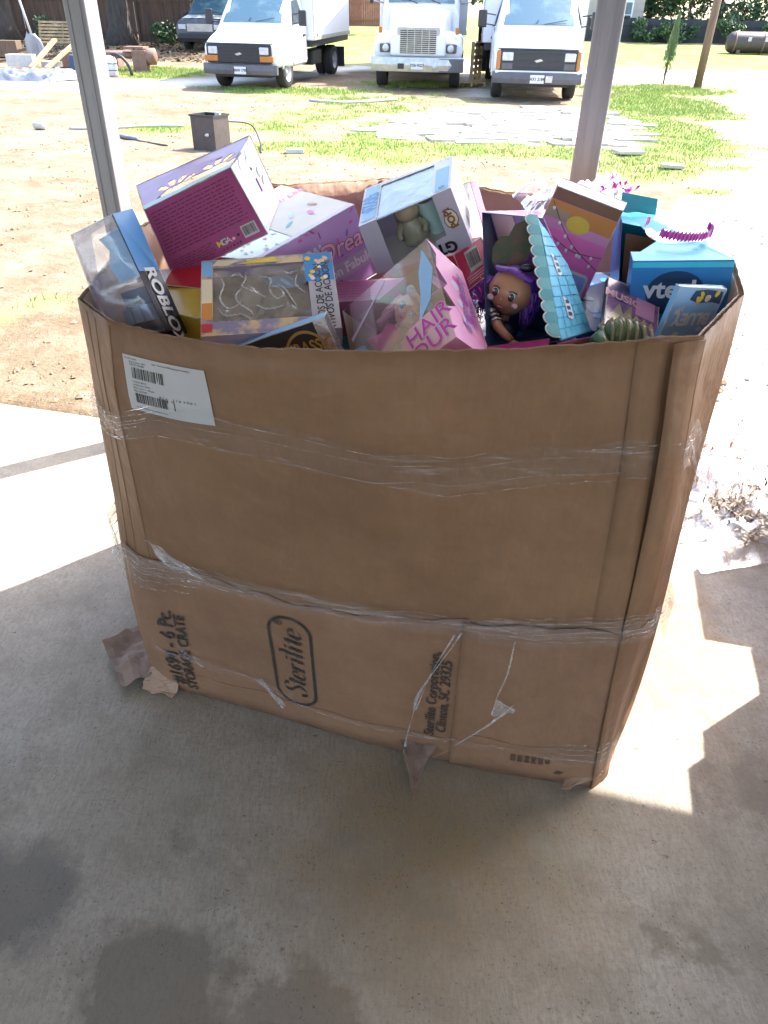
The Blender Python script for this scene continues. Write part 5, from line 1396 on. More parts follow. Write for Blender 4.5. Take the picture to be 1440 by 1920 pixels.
mb = MB(); mb.ball((.550, 1.395, 1.068), .020, 12, 9, (1.2, .9, .9)); mb.ball((.566, 1.385, 1.068), .015, 10, 8, (1.3, .9, .7)); hd = mb.build('head', 'p_khaki', rep, True, ro)
mb = MB(); mb.ball((.552, 1.374, 1.085), .004, 8, 6); mb.build('eye', 'p_yellow', hd, True, ro)
for k in range(4): mb = MB(); mb.tube([(.52 + .014 * k, 1.385, 1.06), (.526 + .014 * k, 1.37, 1.066), (.532 + .014 * k, 1.362, 1.076)], [.006, .004, .001], 6); mb.build('claw', 'p_crimson', rep, True, ro)
for x_ in (.43, .50): mb = MB(); mb.tube([(x_, 1.42, 1.075), (x_ + .01, 1.395, 1.06), (x_ + .02, 1.385, 1.035)], [.015, .012, .010], 8); mb.build('leg', 'p_green', rep, True, ro)

# -- deeper layer of boxes glimpsed through the gaps
def filler(label, c, d, rz, rx, mats, group='boxed toys heaped in the bin'):
    Rm = np.array(Matrix.Rotation(rz, 3, 'Z') @ Matrix.Rotation(rx, 3, 'X')); c = np.array(c); cs = []
    for s in ((-1, -1, 1), (1, -1, 1), (1, -1, -1), (-1, -1, -1), (-1, 1, 1), (1, 1, 1), (1, 1, -1), (-1, 1, -1)): cs.append(c + Rm @ (np.array(s) * np.array(d) / 2))
    q = Pack('toy_carton', label, 'toy box', cs, group); q.solid(mats); return q
q = filler('yellow toy box deep beside the black spined pack', (-.44, 1.62, 1.005), (.16, .12, .15), -.5, .3, {'F': 'p_yellow', '*': 'p_yellow'}); q.decal('F', rect(.1, .05, .9, .45), 'p_black')
q = filler('red toy box with barcode under the maroon box', (-.40, 1.70, 1.055), (.20, .10, .13), -.25, .5, {'F': 'p_red', '*': 'p_red'}); q.barcode('F', .25, .5, .45, .8, 3)
q = filler('dark maroon toy box under the lilac sprinkle box', (-.02, 1.74, .98), (.34, .22, .16), .25, -.1, {'F': 'p_maroon', 'T': 'p_maroon', '*': 'p_maroon'}); q.lines('T', .1, .9, .1, .9, 6, 'p_black', .02, 1)
q = filler('navy toy box under the purple-haired doll', (.27, 1.62, .93), (.32, .36, .16), -.1, .05, {'T': 'p_darkblue', '*': 'p_navy'}); q.scatter('T', 16, ['p_teal', 'p_blue', 'p_violet'], .05, 1)
q = filler('navy and lilac toy box between the cafe box and blue box', (.50, 1.80, .93), (.26, .34, .20), .1, .1, {'T': 'p_darkblue', '*': 'p_blue'}); q.scatter('T', 14, ['p_lilac', 'p_blue', 'p_grey'], .05, 2)
filler('teal toy box beneath the flat tray pack', (-.25, 1.58, .93), (.34, .30, .12), -.1, .0, {'T': 'p_teal', '*': 'p_teal'})
filler('violet toy box at the back right inside the bin', (.30, 2.02, 1.06), (.30, .16, .22), .2, 0, {'F': 'p_violet', '*': 'p_violet'})
filler('brown toy box at the back left inside the bin', (-.33, 2.08, 1.0), (.26, .16, .16), -.3, 0, {'F': 'p_tan', '*': 'p_tan'})
filler('grey toy box at the far left inside the bin', (-.50, 1.80, .97), (.16, .24, .16), .3, 0, {'F': 'p_greylilac', '*': 'p_greylilac'})
q = filler('pink toy box at the right of the bin under the pale blue box', (.52, 1.46, .96), (.14, .14, .14), .3, 0, {'F': 'p_pink', '*': 'p_pink'})
for k, (x_, y_) in enumerate(((-.36, 1.75), (.05, 1.6), (.42, 1.7), (.0, 2.0), (.50, 1.45))): filler(('big brown carton low in the bin at the left', 'big brown carton low in the middle front of the bin', 'big brown carton low in the right of the bin', 'big brown carton low at the back of the bin', 'small brown carton low in the right corner of the bin')[k], (x_, y_, .62), (.36 if k < 4 else .14, .26 if k != 3 else .3, .42), .1 * k, 0, {'*': 'card'}, 'packing cartons low in the bin')

# -- clear film bunched over the back rim
def draped(name, corners, n, amp, seed, material, label, cat, lumps=(), zmin=None, group=None):
    a, b_, c, d = [np.array(q, float) for q in corners]; P = []; o = (a + b_ + c + d) / 4
    for r_ in range(n):
        v = r_ / (n - 1); row = []
        for k in range(n):
            u = k / (n - 1); q = (a * (1 - u) + b_ * u) * (1 - v) + (d * (1 - u) + c * u) * v
            q = q + np.array([.25, .25, 0]) * amp * (float(fbm(u * 5, v * 5, seed + 4)) - .5) * 2
            w = 1 - abs(2 * float(fbm(u * 4 + seed, v * 4, seed)) - 1); w2 = 1 - abs(2 * float(fbm(u * 9 + seed, v * 9, seed + 9)) - 1)
            h = amp * (.8 * w ** 2 + .5 * w2 ** 2)
            for (lx_, ly_, lr, lh) in lumps: h += lh * math.exp(-(((q[0] - lx_) ** 2 + (q[1] - ly_) ** 2) / lr ** 2))
            e = min(u, 1 - u, v, 1 - v); h *= min(1, .15 + e * 7)
            q[2] += h
            if zmin is not None: q[2] = max(zmin, q[2])
            row.append(q)
        P.append(row)
    mb = MB(); mb.grid(P); ob = mb.build(name, material, None, True, o); ob.location = tuple(o); return tag(ob, label, cat, group)
draped('plastic_film', [(.335, 2.13, 1.195), (.68, 2.27, 1.20), (.63, 1.97, 1.17), (.39, 1.95, 1.165)], 34, .06, 3, 'bag', 'crumpled clear plastic film bunched over the back right rim', 'plastic film')

M['p_salmon'] = mat('salmon_paper', (.58, .30, .27), .7, var=.3); M['p_straw'] = mat('brown_straw', (.27, .20, .14), .8, var=.4)
# -- clear bag of packing stuff on the floor at the right
draped('plastic_bag', [(1.02, 3.05, .004), (2.05, 3.25, .004), (1.75, 2.15, .004), (1.12, 1.98, .004)], 46, .05, 8, 'bag', 'clear plastic bag of packing paper on the sunny floor at right', 'plastic bag', lumps=((1.30, 2.50, .16, .12), (1.55, 2.85, .22, .16), (1.5, 2.35, .16, .10)), zmin=.004)
tinsel('shredded_paper', (1.36, 2.72, .07), (.13, .10, .03), 180, .005, .12, 'p_salmon', 21, 'pink shredded paper inside the clear plastic bag', 'paper', .35, .006)
tinsel('packing_straw', (1.38, 2.32, .06), (.07, .05, .025), 180, .004, .10, 'p_straw', 22, 'brown packing straw inside the front of the plastic bag', 'straw', .35, .006)
tinsel('packing_straw', (1.56, 2.47, .06), (.05, .04, .025), 150, .004, .09, 'p_straw', 23, 'small tan packing straw bundle inside the plastic bag further right', 'straw', .35, .006)

# ================================================================== YARD: TRUCKS
def wheel(parent, x, y, z, r, w, side, dual=False, dish=.35):
    mb = MB(); prof = [(r * .60, -w / 2), (r * .93, -w / 2), (r, -w * .38), (r, w * .38), (r * .93, w / 2), (r * .60, w / 2)]
    mb.lathe(prof, (x, y, z), 'x', 28); ty = mb.build('tyre', 'tyre', parent, True)
    s = side
    mb = MB(); mb.lathe([(r * .62, s * w * .48), (r * .56, s * w * .46), (r * .50, s * w * .10), (r * .30, s * w * .05), (r * .22, s * w * .30), (.001, s * w * .32)], (x, y, z), 'x', 24); mb.build('rim', 'rim', ty, True)
    for k in range(8):
        a = 2 * PI * k / 8; mb = MB(); mb.lathe([(.018, s * w * .05), (.018, s * w * .12), (.001, s * w * .13)], (x, y + r * .38 * math.cos(a), z + r * .38 * math.sin(a)), 'x', 6); mb.build('wheel_nut', 'chrome', ty)
    return ty

def ring_section(y, zb, zs, zt, wb, ws, wt, r=.06):
    return [(-wb, y, zb), (-ws, y, zb + .12), (-ws * 1.0, y, zs), (-wt - r, y, zt - r * 1.2), (-wt, y, zt - .01), (-wt * .5, y, zt + .012), (0, y, zt + .018), (wt * .5, y, zt + .012), (wt, y, zt - .01), (wt + r, y, zt - r * 1.2), (ws, y, zs), (ws, y, zb + .12), (wb, y, zb)]

def quadpanel(mb, pts, n=6, bow=0.0, nrm=(0, -1, 0)):
    a, b_, c, d = [np.array(q, float) for q in pts]; P = []
    for r_ in range(n + 1):
        v = r_ / n; P.append([(a * (1 - u) + b_ * u) * (1 - v) + (d * (1 - u) + c * u) * v + np.array(nrm) * bow * (1 - (2 * u - 1) ** 2) for u in np.linspace(0, 1, n + 1)])
    mb.grid(P); return mb

def plate_text(parent, x, y, z, s, w):
    v, f = text_mesh(s, .085, .003, 0, 'CENTER', .9)
    link_mesh('plate_number', [(x + a, y, z + b_) for a, b_ in v], f, 'print', parent)

def van_truck(label, loc, rotz, tilt, box, square, plate, yb=2.45, blen=4.2, scale=1.0, wb_=4.1):
    t = thing('box_truck', label, 'truck', loc, rotz, 'white box trucks parked in the yard'); t.rotation_euler = (tilt, 0, rotz); t.scale = (scale,) * 3
    S = [ring_section(.06, .60, .86, 1.00, .86, .92, .80), ring_section(.16, .52, .95, 1.08, .92, .97, .86), ring_section(.45, .50, 1.02, 1.17, .96, .99, .88), ring_section(.80, .50, 1.10, 1.26, .97, 1.0, .88), ring_section(.98, .48, 1.18, 1.36, .97, 1.0, .86),
         ring_section(1.25, .45, 1.26, 1.64, .97, 1.0, .82), ring_section(1.60, .45, 1.30, 1.97, .97, 1.0, .76), ring_section(1.85, .45, 1.30, 2.05, .97, 1.0, .76), ring_section(2.42, .45, 1.30, 2.07, .97, 1.0, .78)]
    mb = MB(); mb.loft(S); cab = mb.build('cab', 'white_paint', t, True); bevel(cab, .055, 3)
    ws = cab.modifiers.new('es', 'EDGE_SPLIT'); ws.split_angle = rad(38)
    mb = MB(); quadpanel(mb, [(-.80, 1.03, 1.42), (.80, 1.03, 1.42), (.70, 1.585, 1.95), (-.70, 1.585, 1.95)], 8, .035, (0, -.6, .6)); w_ = mb.build('windshield', 'glass', t, True)
    mb = MB()
    for s in (-1, 1): mb.tube([(s * .1 + .02, 1.0, 1.44), (s * .32 + .3, 1.06, 1.52)], .008, 6)
    mb.build('wiper', 'black_plastic', t)
    for s in (-1, 1):
        mb = MB(); quadpanel(mb, [(s * 1.005, 1.35, 1.40), (s * 1.005, 2.2, 1.40), (s * .85, 2.15, 1.90), (s * .85, 1.72, 1.88)], 3); sw = mb.build('side_window', 'glass_dark', t)
        mb = MB(); mb.add([(s * 1.012, 1.25, .52), (s * 1.012, 2.25, .52), (s * 1.012, 2.25, 1.36), (s * 1.012, 1.2, 1.34), (s * 1.0, 1.25, .52), (s * 1.0, 2.25, .52), (s * 1.0, 2.25, 1.36), (s * 1.0, 1.2, 1.34)], [(0, 1, 2, 3), (0, 4, 5, 1), (1, 5, 6, 2), (2, 6, 7, 3), (3, 7, 4, 0)]); dr = mb.build('door', 'white_paint', t)
        mb = MB(); mb.box((s * 1.02, 2.1, 1.12), (.03, .16, .05)); mb.build('door_handle', 'black_plastic', dr)
        mb = MB(); mb.box((s * 1.0135, 1.24, .95), (.004, .014, .86)); mb.box((s * 1.0135, 2.26, .95), (.004, .014, .86)); mb.build('door_seam', 'black_plastic', dr)
        mb = MB(); mb.box((s * 1.28, 1.28, 1.52), (.20, .10, .34)); mr = mb.build('mirror', 'black_plastic', t, bev=.03)
        mb = MB()
        for z in (1.42, 1.62): mb.tube([(s * .98, 1.35, z - .03), (s * 1.2, 1.29, z)], .016, 6)
        mb.build('mirror_arm', 'black_plastic', t)
        # wheel arch
        mb = MB(); mb.tube([(s * .985, .92 + .46 * math.cos(a_), .40 + .46 * math.sin(a_)) for a_ in np.linspace(.15, PI - .15, 14)], .028, 6); mb.build('wheel_arch', 'white_paint', t, True)
    # grille, lamps, bumper
    mb = MB(); mb.box((0, .035, .80), (1.72, .07, .40)); gl_ = mb.build('grille', 'black_plastic', t, bev=.02)
    for k in range(3 if square else 5):
        mb = MB(); mb.box((0, -.006, .66 + (.13 if square else .07) * k), (1.02, .02, .02)); mb.build('grille_bar', 'black_plastic', gl_)
    mb = MB(); mb.add([(-.10, -.02, .80), (-.04, -.02, .765), (.10, -.02, .80), (.04, -.02, .835)], [(0, 1, 2, 3)]); mb.build('emblem', 'chrome', gl_)
    mb = MB(); mb.box((0, .03, 1.015), (1.80, .06, .02)); mb.build('hood_edge', 'black_plastic', t)
    for s in (-1, 1):
        mb = MB(); mb.box((s * .68, -.008, .87), (.24, .05, .16)); mb.build('headlight', 'lamp', t, bev=.02)
        if square:
            mb = MB(); mb.box((s * .68, -.006, .69), (.24, .04, .13)); mb.build('headlight', 'grey_bumper', t, bev=.015)
            mb = MB(); mb.box((s * .875, .05, .80), (.09, .12, .36)); mb.build('turn_signal', 'amber', t, bev=.02)
        else:
            mb = MB(); mb.box((s * .74, .0, .70), (.36, .07, .13)); mb.build('turn_signal', 'amber', t, bev=.02)
    if square: mb = MB(); mb.box((0, .0, .585), (1.86, .06, .05)); mb.build('chin_strip', 'white_paint', t, bev=.01)
    mb = MB(); rings = [[(x_, -.10 + .10 * (abs(x_) / .98) ** 3, .36), (x_, -.12 + .10 * (abs(x_) / .98) ** 3, .46), (x_, -.10 + .10 * (abs(x_) / .98) ** 3, .58), (x_, .12, .58), (x_, .12, .36)] for x_ in np.linspace(-.99, .99, 13)]
    mb.loft(rings); mb.build('bumper', 'grey_bumper', t, bev=.012)
    px_ = .0 if square else .06
    mb = MB(); mb.box((px_, -.135, .46), (.31, .012, .16)); pl = mb.build('licence_plate', 'plate', t); plate_text(pl, px_, -.1425, .46, plate, .3)
    if square: mb = MB(); mb.box((.26, -.132, .465), (.15, .012, .13)); mb.build('plate_backing', 'chrome', t)
    mb = MB(); mb.box((0, .6, .34), (1.5, .9, .10)); mb.build('skid_pan', 'black_plastic', t)
    for s in (-1, 1):
        wheel(t, s * .84, .92, .38, .38, .24, s); wheel(t, s * .90, .92 + wb_, .38, .38, .26, s); wheel(t, s * .62, .92 + wb_, .38, .38, .22, s)
        mb = MB(); mb.box((s * .42, 3.6, .60), (.08, 4.6, .16)); mb.build('frame_rail', 'black_plastic', t)
        mb = MB(); mb.box((s * .98, .92 + wb_ + .62, .42), (.34, .02, .52)); mb.build('mud_flap', 'black_plastic', t)
        mb = MB(); mb.box((s * .80, 3.3, .55), (.35, .8, .35)); mb.build('fuel_tank', 'black_plastic', t, bev=.03)
    # cargo box with aluminium rails
    bw, bz0, bz1 = box
    mb = MB(); mb.box((0, yb + blen / 2, (bz0 + bz1) / 2), (bw, blen, bz1 - bz0)); mb.build('cargo_box', 'box_white', t, bev=.02)
    for s in (-1, 1):
        mb = MB(); mb.box((s * (bw / 2 + .004), yb + blen / 2, bz0 + .05), (.02, blen, .09)); mb.build('lower_rail', 'rim', t)
        mb = MB(); mb.box((s * (bw / 2 + .003), yb + .04, (bz0 + bz1) / 2), (.02, .07, bz1 - bz0 - .1)); mb.build('corner_post', 'rim', t)
        mb = MB(); mb.box((s * (bw / 2 + .01), yb + .3, bz0 + .12), (.03, .08, .05)); mb.build('marker_light', 'amber', t)
    mb = MB(); mb.box((0, yb + blen / 2, bz0 - .08), (bw - .1, blen, .14)); mb.build('bed_frame', 'black_plastic', t)
    return t
TILT = math.atan(.037)
van_truck('white box truck with black bumper and split amber lights parked at the left', (-3.86, 21.25, GZ(21.3) - .0), rad(-13), .034, (2.36, .98, 3.4), False, 'BNW 1790', wb_=3.9, blen=3.5)
van_truck('white box van truck with square headlights parked at the right', (3.42, 20.05, GZ(20.2)), rad(-5), .025, (2.45, 1.0, 3.3), True, 'AX1 2184', scale=1.07)

def big_truck(label, loc, rotz, tilt):
    t = thing('box_truck', label, 'truck', loc, rotz, 'white box trucks parked in the yard'); t.rotation_euler = (tilt, 0, rotz)
    H = [(.10, 1.02, 1.20, .66, .52), (.18, .80, 1.34, .70, .56), (.5, .78, 1.48, .74, .60), (1.0, .78, 1.66, .80, .68), (1.35, .78, 1.76, .86, .78)]
    mb = MB(); mb.loft([[(-w1, y, z0), (-w1, y, (z0 + z1) / 2), (-w2 - .06, y, z1 - .10), (-w2, y, z1 - .02), (-w2 * .4, y, z1 + .02), (w2 * .4, y, z1 + .02), (w2, y, z1 - .02), (w2 + .06, y, z1 - .10), (w1, y, (z0 + z1) / 2), (w1, y, z0)] for y, z0, z1, w1, w2 in H]); mb.build('hood', 'white_paint', t, True, bev=.02)
    mb = MB(); mb.box((0, .35, 1.0), (1.42, .6, .5)); mb.build('nose_core', 'white_paint', t, bev=.05)
    mb = MB(); mb.box((0, .08, 1.08), (1.10, .05, .62)); gs_ = mb.build('grille_surround', 'chrome', t, bev=.03)
    mb = MB(); mb.box((0, .052, 1.07), (.92, .03, .50)); mb.build('grille_back', 'black_plastic', gs_)
    for k in range(11): mb = MB(); mb.box((0, .034, .85 + .044 * k), (.92, .02, .02)); mb.build('grille_bar', 'chrome', gs_)
    for k in range(4): mb = MB(); mb.box((-.28 + .187 * k, .03, 1.07), (.02, .02, .5)); mb.build('grille_upright', 'chrome', gs_)
    for s in (-1, 1):
        mb = MB(); mb.loft([[(s * .58, y, zb), (s * 1.12, y + .05, zb), (s * 1.17, y + .08, (zb + zt) / 2), (s * 1.10, y + .06, zt - .06), (s * .92, y, zt), (s * .58, y, zt + .05)] for y, zb, zt in ((.16, .72, 1.04), (.25, .70, 1.15), (.6, .90, 1.25), (1.0, 1.0, 1.27), (1.35, .85, 1.25))]); mb.build('fender', 'white_paint', t, True, bev=.02)
        mb = MB(); mb.box((s * .86, .15, .93), (.27, .06, .20)); hl = mb.build('headlight_bezel', 'grey_bumper', t, bev=.03)
        mb = MB(); mb.lathe([(.085, 0), (.07, -.03), (.001, -.045)], (s * .84, .115, .93), 'y', 16); mb.build('headlight', 'lamp', hl, True)
        mb = MB(); mb.box((s * .985, .30, 1.31), (.10, .10, .15)); mb.build('marker_light', 'amber', t, bev=.02)
        wheel(t, s * .98, .95, .48, .48, .28, s); wheel(t, s * 1.0, 5.2, .48, .48, .28, s); wheel(t, s * .70, 5.2, .48, .48, .26, s)
        mb = MB(); mb.box((s * .42, 3.8, .75), (.09, 5.5, .22)); mb.build('frame_rail', 'black_plastic', t)
        mb = MB(); mb.box((s * 1.0, 2.3, .62), (.40, 1.0, .45)); mb.build('fuel_tank', 'chrome', t, bev=.06)
        mb = MB(); mb.box((s * 1.36, 1.75, 2.15), (.10, .20, .62)); mb.build('mirror', 'black_plastic', t, bev=.03)
        mb = MB(); mb.tube([(s * 1.05, 1.9, 2.35), (s * 1.34, 1.78, 2.4)], .018, 6); mb.tube([(s * 1.05, 1.9, 1.85), (s * 1.34, 1.78, 1.9)], .018, 6); mb.build('mirror_arm', 'chrome', t)
        mb = MB(); quadpanel(mb, [(s * 1.03, 1.75, 1.85), (s * 1.03, 2.7, 1.85), (s * .98, 2.7, 2.45), (s * .98, 2.0, 2.45)], 3); mb.build('side_window', 'glass_dark', t)
    mb = MB(); mb.loft([ring_section(1.38, .78, 1.6, 1.80, .98, 1.02, .90), ring_section(1.62, .70, 1.8, 2.10, .98, 1.02, .90), ring_section(1.95, .70, 1.9, 2.62, .98, 1.02, .84), ring_section(2.9, .70, 1.9, 2.72, .98, 1.02, .86)]); cb = mb.build('cab', 'white_paint', t, True, bev=.02)
    es = cb.modifiers.new('es', 'EDGE_SPLIT'); es.split_angle = rad(38)
    mb = MB(); quadpanel(mb, [(-.88, 1.42, 1.87), (.88, 1.42, 1.87), (.78, 1.90, 2.54), (-.78, 1.90, 2.54)], 8, .05, (0, -.8, .5)); mb.build('windshield', 'glass', t, True)
    mb = MB(); mb.tube([(-.1, 1.37, 1.86), (-.55, 1.45, 2.0)], .012, 6); mb.tube([(.5, 1.37, 1.86), (.1, 1.45, 2.0)], .012, 6); mb.build('wiper', 'black_plastic', t)
    mb = MB(); mb.loft([[(x_, -.12 + .16 * max(0, abs(x_) - .8), .42), (x_, -.14 + .16 * max(0, abs(x_) - .8), .58), (x_, -.12 + .16 * max(0, abs(x_) - .8), .75), (x_, .1, .75), (x_, .1, .42)] for x_ in np.linspace(-1.2, 1.2, 13)]); bu = mb.build('bumper', 'chrome', t, bev=.015)
    mb = MB(); mb.box((-.42, -.15, .55), (.16, .03, .12)); mb.build('tow_hole', 'black_plastic', bu); mb = MB(); mb.box((0, -.148, .57), (.31, .012, .17)); pl = mb.build('licence_plate', 'plate', t); plate_text(pl, 0, -.156, .57, 'TXN 9G27', .3)
    mb = MB(); mb.lathe([(.07, 0), (.075, -.02), (.05, -.03), (.001, -.03)], (.45, -.125, .57), 'y', 14); mb.build('fog_light', 'lamp', bu, True); mb = MB(); mb.box((.87, -.11, .58), (.62, .03, .30)); mb.build('bumper_patch', 'grey_bumper', bu, bev=.01)
    mb = MB(); mb.box((0, .9, .42), (1.6, .12, .12)); mb.build('front_axle', 'black_plastic', t)
    mb = MB(); mb.box((0, 3.05 + 2.6, 2.35), (2.5, 5.2, 2.5)); mb.build('cargo_box', 'box_white', t, bev=.02)
    for s in (-1, 1): mb = MB(); mb.box((s * 1.255, 5.65, 1.15), (.02, 5.2, .10)); mb.build('lower_rail', 'rim', t)
    mb = MB(); mb.box((0, 5.65, 1.03), (2.3, 5.1, .12)); mb.build('bed_frame', 'black_plastic', t)
    return t
big_truck('white long-nosed truck with chrome grille parked between the two vans', (.62, 22.0, GZ(22.6)), rad(-4), .03)

# broken pallet leaning beside the middle truck
def pallet(label, loc, rot, n=6, w=1.0, l=1.2):
    t = thing('wooden_pallet', label, 'pallet', loc); t.rotation_euler = rot
    for k in range(n): mb = MB(); mb.box((0, -l / 2 + l * (k + .5) / n, .10), (w, l / n * .62, .018)); mb.build('slat', 'wood_new', t)
    for x_ in (-w / 2 + .03, 0, w / 2 - .03): mb = MB(); mb.box((x_, 0, .05), (.04, l, .08)); mb.build('runner', 'wood_new', t)
    return t
pallet('pale wooden pallet leaning against the side of the long-nosed truck', (2.25, 23.6, GZ(23.6) + .55), (rad(90), rad(0), rad(72)), 7, 1.1, 1.0)
pallet('small pale wooden pallet lying beside the long-nosed truck', (2.1, 23.2, GZ(23.3) + .02), (0, 0, rad(10)), 6, .8, .6)
mb = MB(); mb.lathe([(.24, 0), (.26, .4), (.27, .8), (.29, .84), (.27, .86), (.001, .9)], (0, 0, 0), 'z', 20); bn = mb.build('wheelie_bin', 'black_plastic', None, True); bn.location = (2.75, 25.5, GZ(25.5) + .5); tag(bn, 'dark round bin standing between the two right trucks', 'bin')

# SUV behind the left truck
su = thing('parked_suv', 'dark silver suv parked in shade before the brown fence', 'car', (-7.35, 32.8, GZ(32.8)), rad(-8)); su.rotation_euler = (TILT, 0, rad(-8))
mb = MB(); mb.loft([[(-.9, y, zb), (-.96, y, zb + .2), (-.94, y, zt - .08), (-.84, y, zt), (0, y, zt + .03), (.84, y, zt), (.94, y, zt - .08), (.96, y, zb + .2), (.9, y, zb)] for y, zb, zt in ((0, .40, .85), (.1, .32, 1.0), (.9, .32, 1.10), (1.2, .32, 1.14), (4.5, .34, 1.12), (4.65, .45, .95))]); mb.build('body', 'grey_bumper', su, True, bev=.02)
mb = MB(); mb.loft([[(-w0, y, 1.05), (-w1, y, zt - .05), (-w1 + .06, y, zt), (w1 - .06, y, zt), (w1, y, zt - .05), (w0, y, 1.05)] for y, zt, w0, w1 in ((1.0, 1.12, .88, .86), (1.75, 1.72, .9, .74), (2.6, 1.80, .9, .72), (4.3, 1.74, .9, .72), (4.55, 1.2, .88, .86))]); mb.build('greenhouse', 'grey_bumper', su, True)
mb = MB(); quadpanel(mb, [(-.80, 1.06, 1.17), (.80, 1.06, 1.17), (.66, 1.72, 1.70), (-.66, 1.72, 1.70)], 6, .03, (0, -.6, .6)); mb.build('windshield', 'glass', su, True)
mb = MB(); mb.box((0, -.01, .78), (1.0, .05, .24)); mb.build('grille', 'chrome', su); mb = MB(); mb.box((0, -.02, .50), (1.75, .1, .18)); mb.build('bumper', 'black_plastic', su, bev=.03)
mb = MB(); quadpanel(mb, [(-.78, .25, 1.06), (.78, .25, 1.06), (.82, 1.0, 1.145), (-.82, 1.0, 1.145)], 4, .012, (0, 0, 1)); mb.build('hood', 'rim', su, True)
for s in (-1, 1):
    mb = MB(); mb.box((s * .70, -.0, .80), (.30, .06, .16)); mb.build('headlight', 'lamp', su, bev=.02); mb = MB(); mb.box((s * 1.04, 1.35, 1.18), (.18, .12, .14)); mb.build('mirror', 'black_plastic', su, bev=.03)
    for y in (.85, 3.7): wheel(su, s * .84, y, .36, .36, .22, s)

# ================================================================== YARD: FENCES, HOUSES, TREES
def fence(name, label, a, b_, h, material, pw=.14, panel=2.4, rail=True, gapp=.006, seed=1):
    a = np.array(a); b_ = np.array(b_); L_ = np.linalg.norm(b_ - a); d = (b_ - a) / L_; n_ = max(1, int(L_ / panel)); t = thing(name, label, 'fence', (a[0], a[1], GZ(a[1]))); o = np.array(t.location); rg = random.Random(seed); ang = math.atan2(d[1], d[0]); Rm = Matrix.Rotation(ang, 3, 'Z')
    for k in range(n_):
        mb = MB(); s0 = L_ * k / n_; s1 = L_ * (k + 1) / n_; s = s0 + pw / 2
        while s < s1 - pw / 3:
            q = a + d * s; hh = h * rg.uniform(.96, 1.03); mb.box((q[0], q[1], GZ(q[1]) + hh / 2 - .05), (pw - gapp, .02, hh), Rm); s += pw
        pn = mb.build('board_panel', material, t, origin=o); pn['kind'] = 'stuff'
        for z in (.3, h - .3):
            q = a + d * (s0 + s1) / 2; mb = MB(); mb.box((q[0] - d[1] * -.03, q[1] - .035, GZ(q[1]) + z), (s1 - s0 - .02, .035, .08), Rm); mb.build('rail', material, t, origin=o)
        q = a + d * s0; mb = MB(); mb.box((q[0], q[1] - .05, GZ(q[1]) + h / 2), (.09, .06, h + .05), Rm); mb.build('fence_post', material, t, origin=o)
    return t
M['fence_brown'] = mat('stained_fence_board', (.15, .085, .055), .85, var=0, col2=(.085, .055, .042), vscale=2.5, stretch=(3, 3, .3), contrast=(.4, .6))
M['fence_dark'] = mat('dark_fence_board', (.045, .05, .055), .85, var=.3, vscale=2, stretch=(3, 3, .3))
fence('board_fence', 'brown board fence running behind the left trees', (-26, 38.3), (-6.2, 37.6), 1.75, 'fence_brown')
fence('board_fence', 'dark low board fence below the trees at right', (9.8, 44.2), (30, 44.6), 1.05, 'fence_dark', seed=4)
fence('board_fence', 'reddish board fence far behind between the trucks', (-6, 54), (3.5, 54.5), 1.5, 'brick', seed=6)

def house(name, label, x0, x1, y0, y1, zg, h, roof_h, wallm, roofm, wins, overhang=.35, gable='x'):
    t = thing(name, label, 'house', ((x0 + x1) / 2, y0, zg)); o = np.array(t.location)
    mb = MB(); mb.box(((x0 + x1) / 2, (y0 + y1) / 2, zg + h / 2), (x1 - x0, y1 - y0, h)); wl = mb.build('wall', wallm, t, origin=o)
    ym = (y0 + y1) / 2; e = overhang; mb = MB()
    mb.add([(x0 - e, y0 - e, zg + h + .003), (x1 + e, y0 - e, zg + h + .003), (x1 + e, ym, zg + h + roof_h), (x0 - e, ym, zg + h + roof_h), (x1 + e, y1 + e, zg + h + .003), (x0 - e, y1 + e, zg + h + .003)], [(0, 1, 2, 3), (3, 2, 4, 5), (0, 3, 5), (1, 4, 2), (0, 5, 4, 1)]); mb.build('roof', roofm, t, origin=o)
    for (wx, wz, ww, wh) in wins:
        mb = MB(); mb.box((wx, y0 - .03, zg + wz), (ww + .16, .06, wh + .16)); fr = mb.build('window_frame', 'white_paint', t, origin=o)
        mb = MB(); mb.box((wx, y0 - .065, zg + wz + wh * .25), (ww, .01, wh * .46)); mb.build('pane', 'glass', fr, origin=o); mb = MB(); mb.box((wx, y0 - .065, zg + wz - wh * .25), (ww, .01, wh * .46)); mb.build('pane', 'glass_dark', fr, origin=o)
    for k in range(8):
        mb = MB(); mb.box(((x0 + x1) / 2, y0 - .008, zg + h * (k + .5) / 8), (x1 - x0 + .004, .02, h / 8 - .03)); mb.build('siding_board', wallm, wl, origin=o)
    return t
house('neighbour_house', 'beige house corner with a white window beyond the right post', 9.4, 12.9, 45.6, 50, .84, 2.6, 1.0, 'siding', 'roofgrey', [(12.05, 1.15, .42, 1.1)])
house('neighbour_house', 'house with blue metal roof behind the left brown fence', -14.5, -7.5, 44, 50, .85, 1.7, 1.3, 'siding', 'roofblue', [(-12, 1.1, .8, .8), (-9.4, 1.1, .8, .8)])
house('neighbour_house', 'low pale house behind the far left end of the fence', -24.5, -16, 45, 51, .88, 1.9, 1.2, 'box_white', 'roofgrey', [(-19, 1.1, .8, .8)])
house('neighbour_house', 'small red brick house far behind between two trucks', -4.6, -2.2, 56, 60, 1.25, 2.2, 1.0, 'brick', 'roofgrey', [(-3.1, 1.2, .6, .8)])

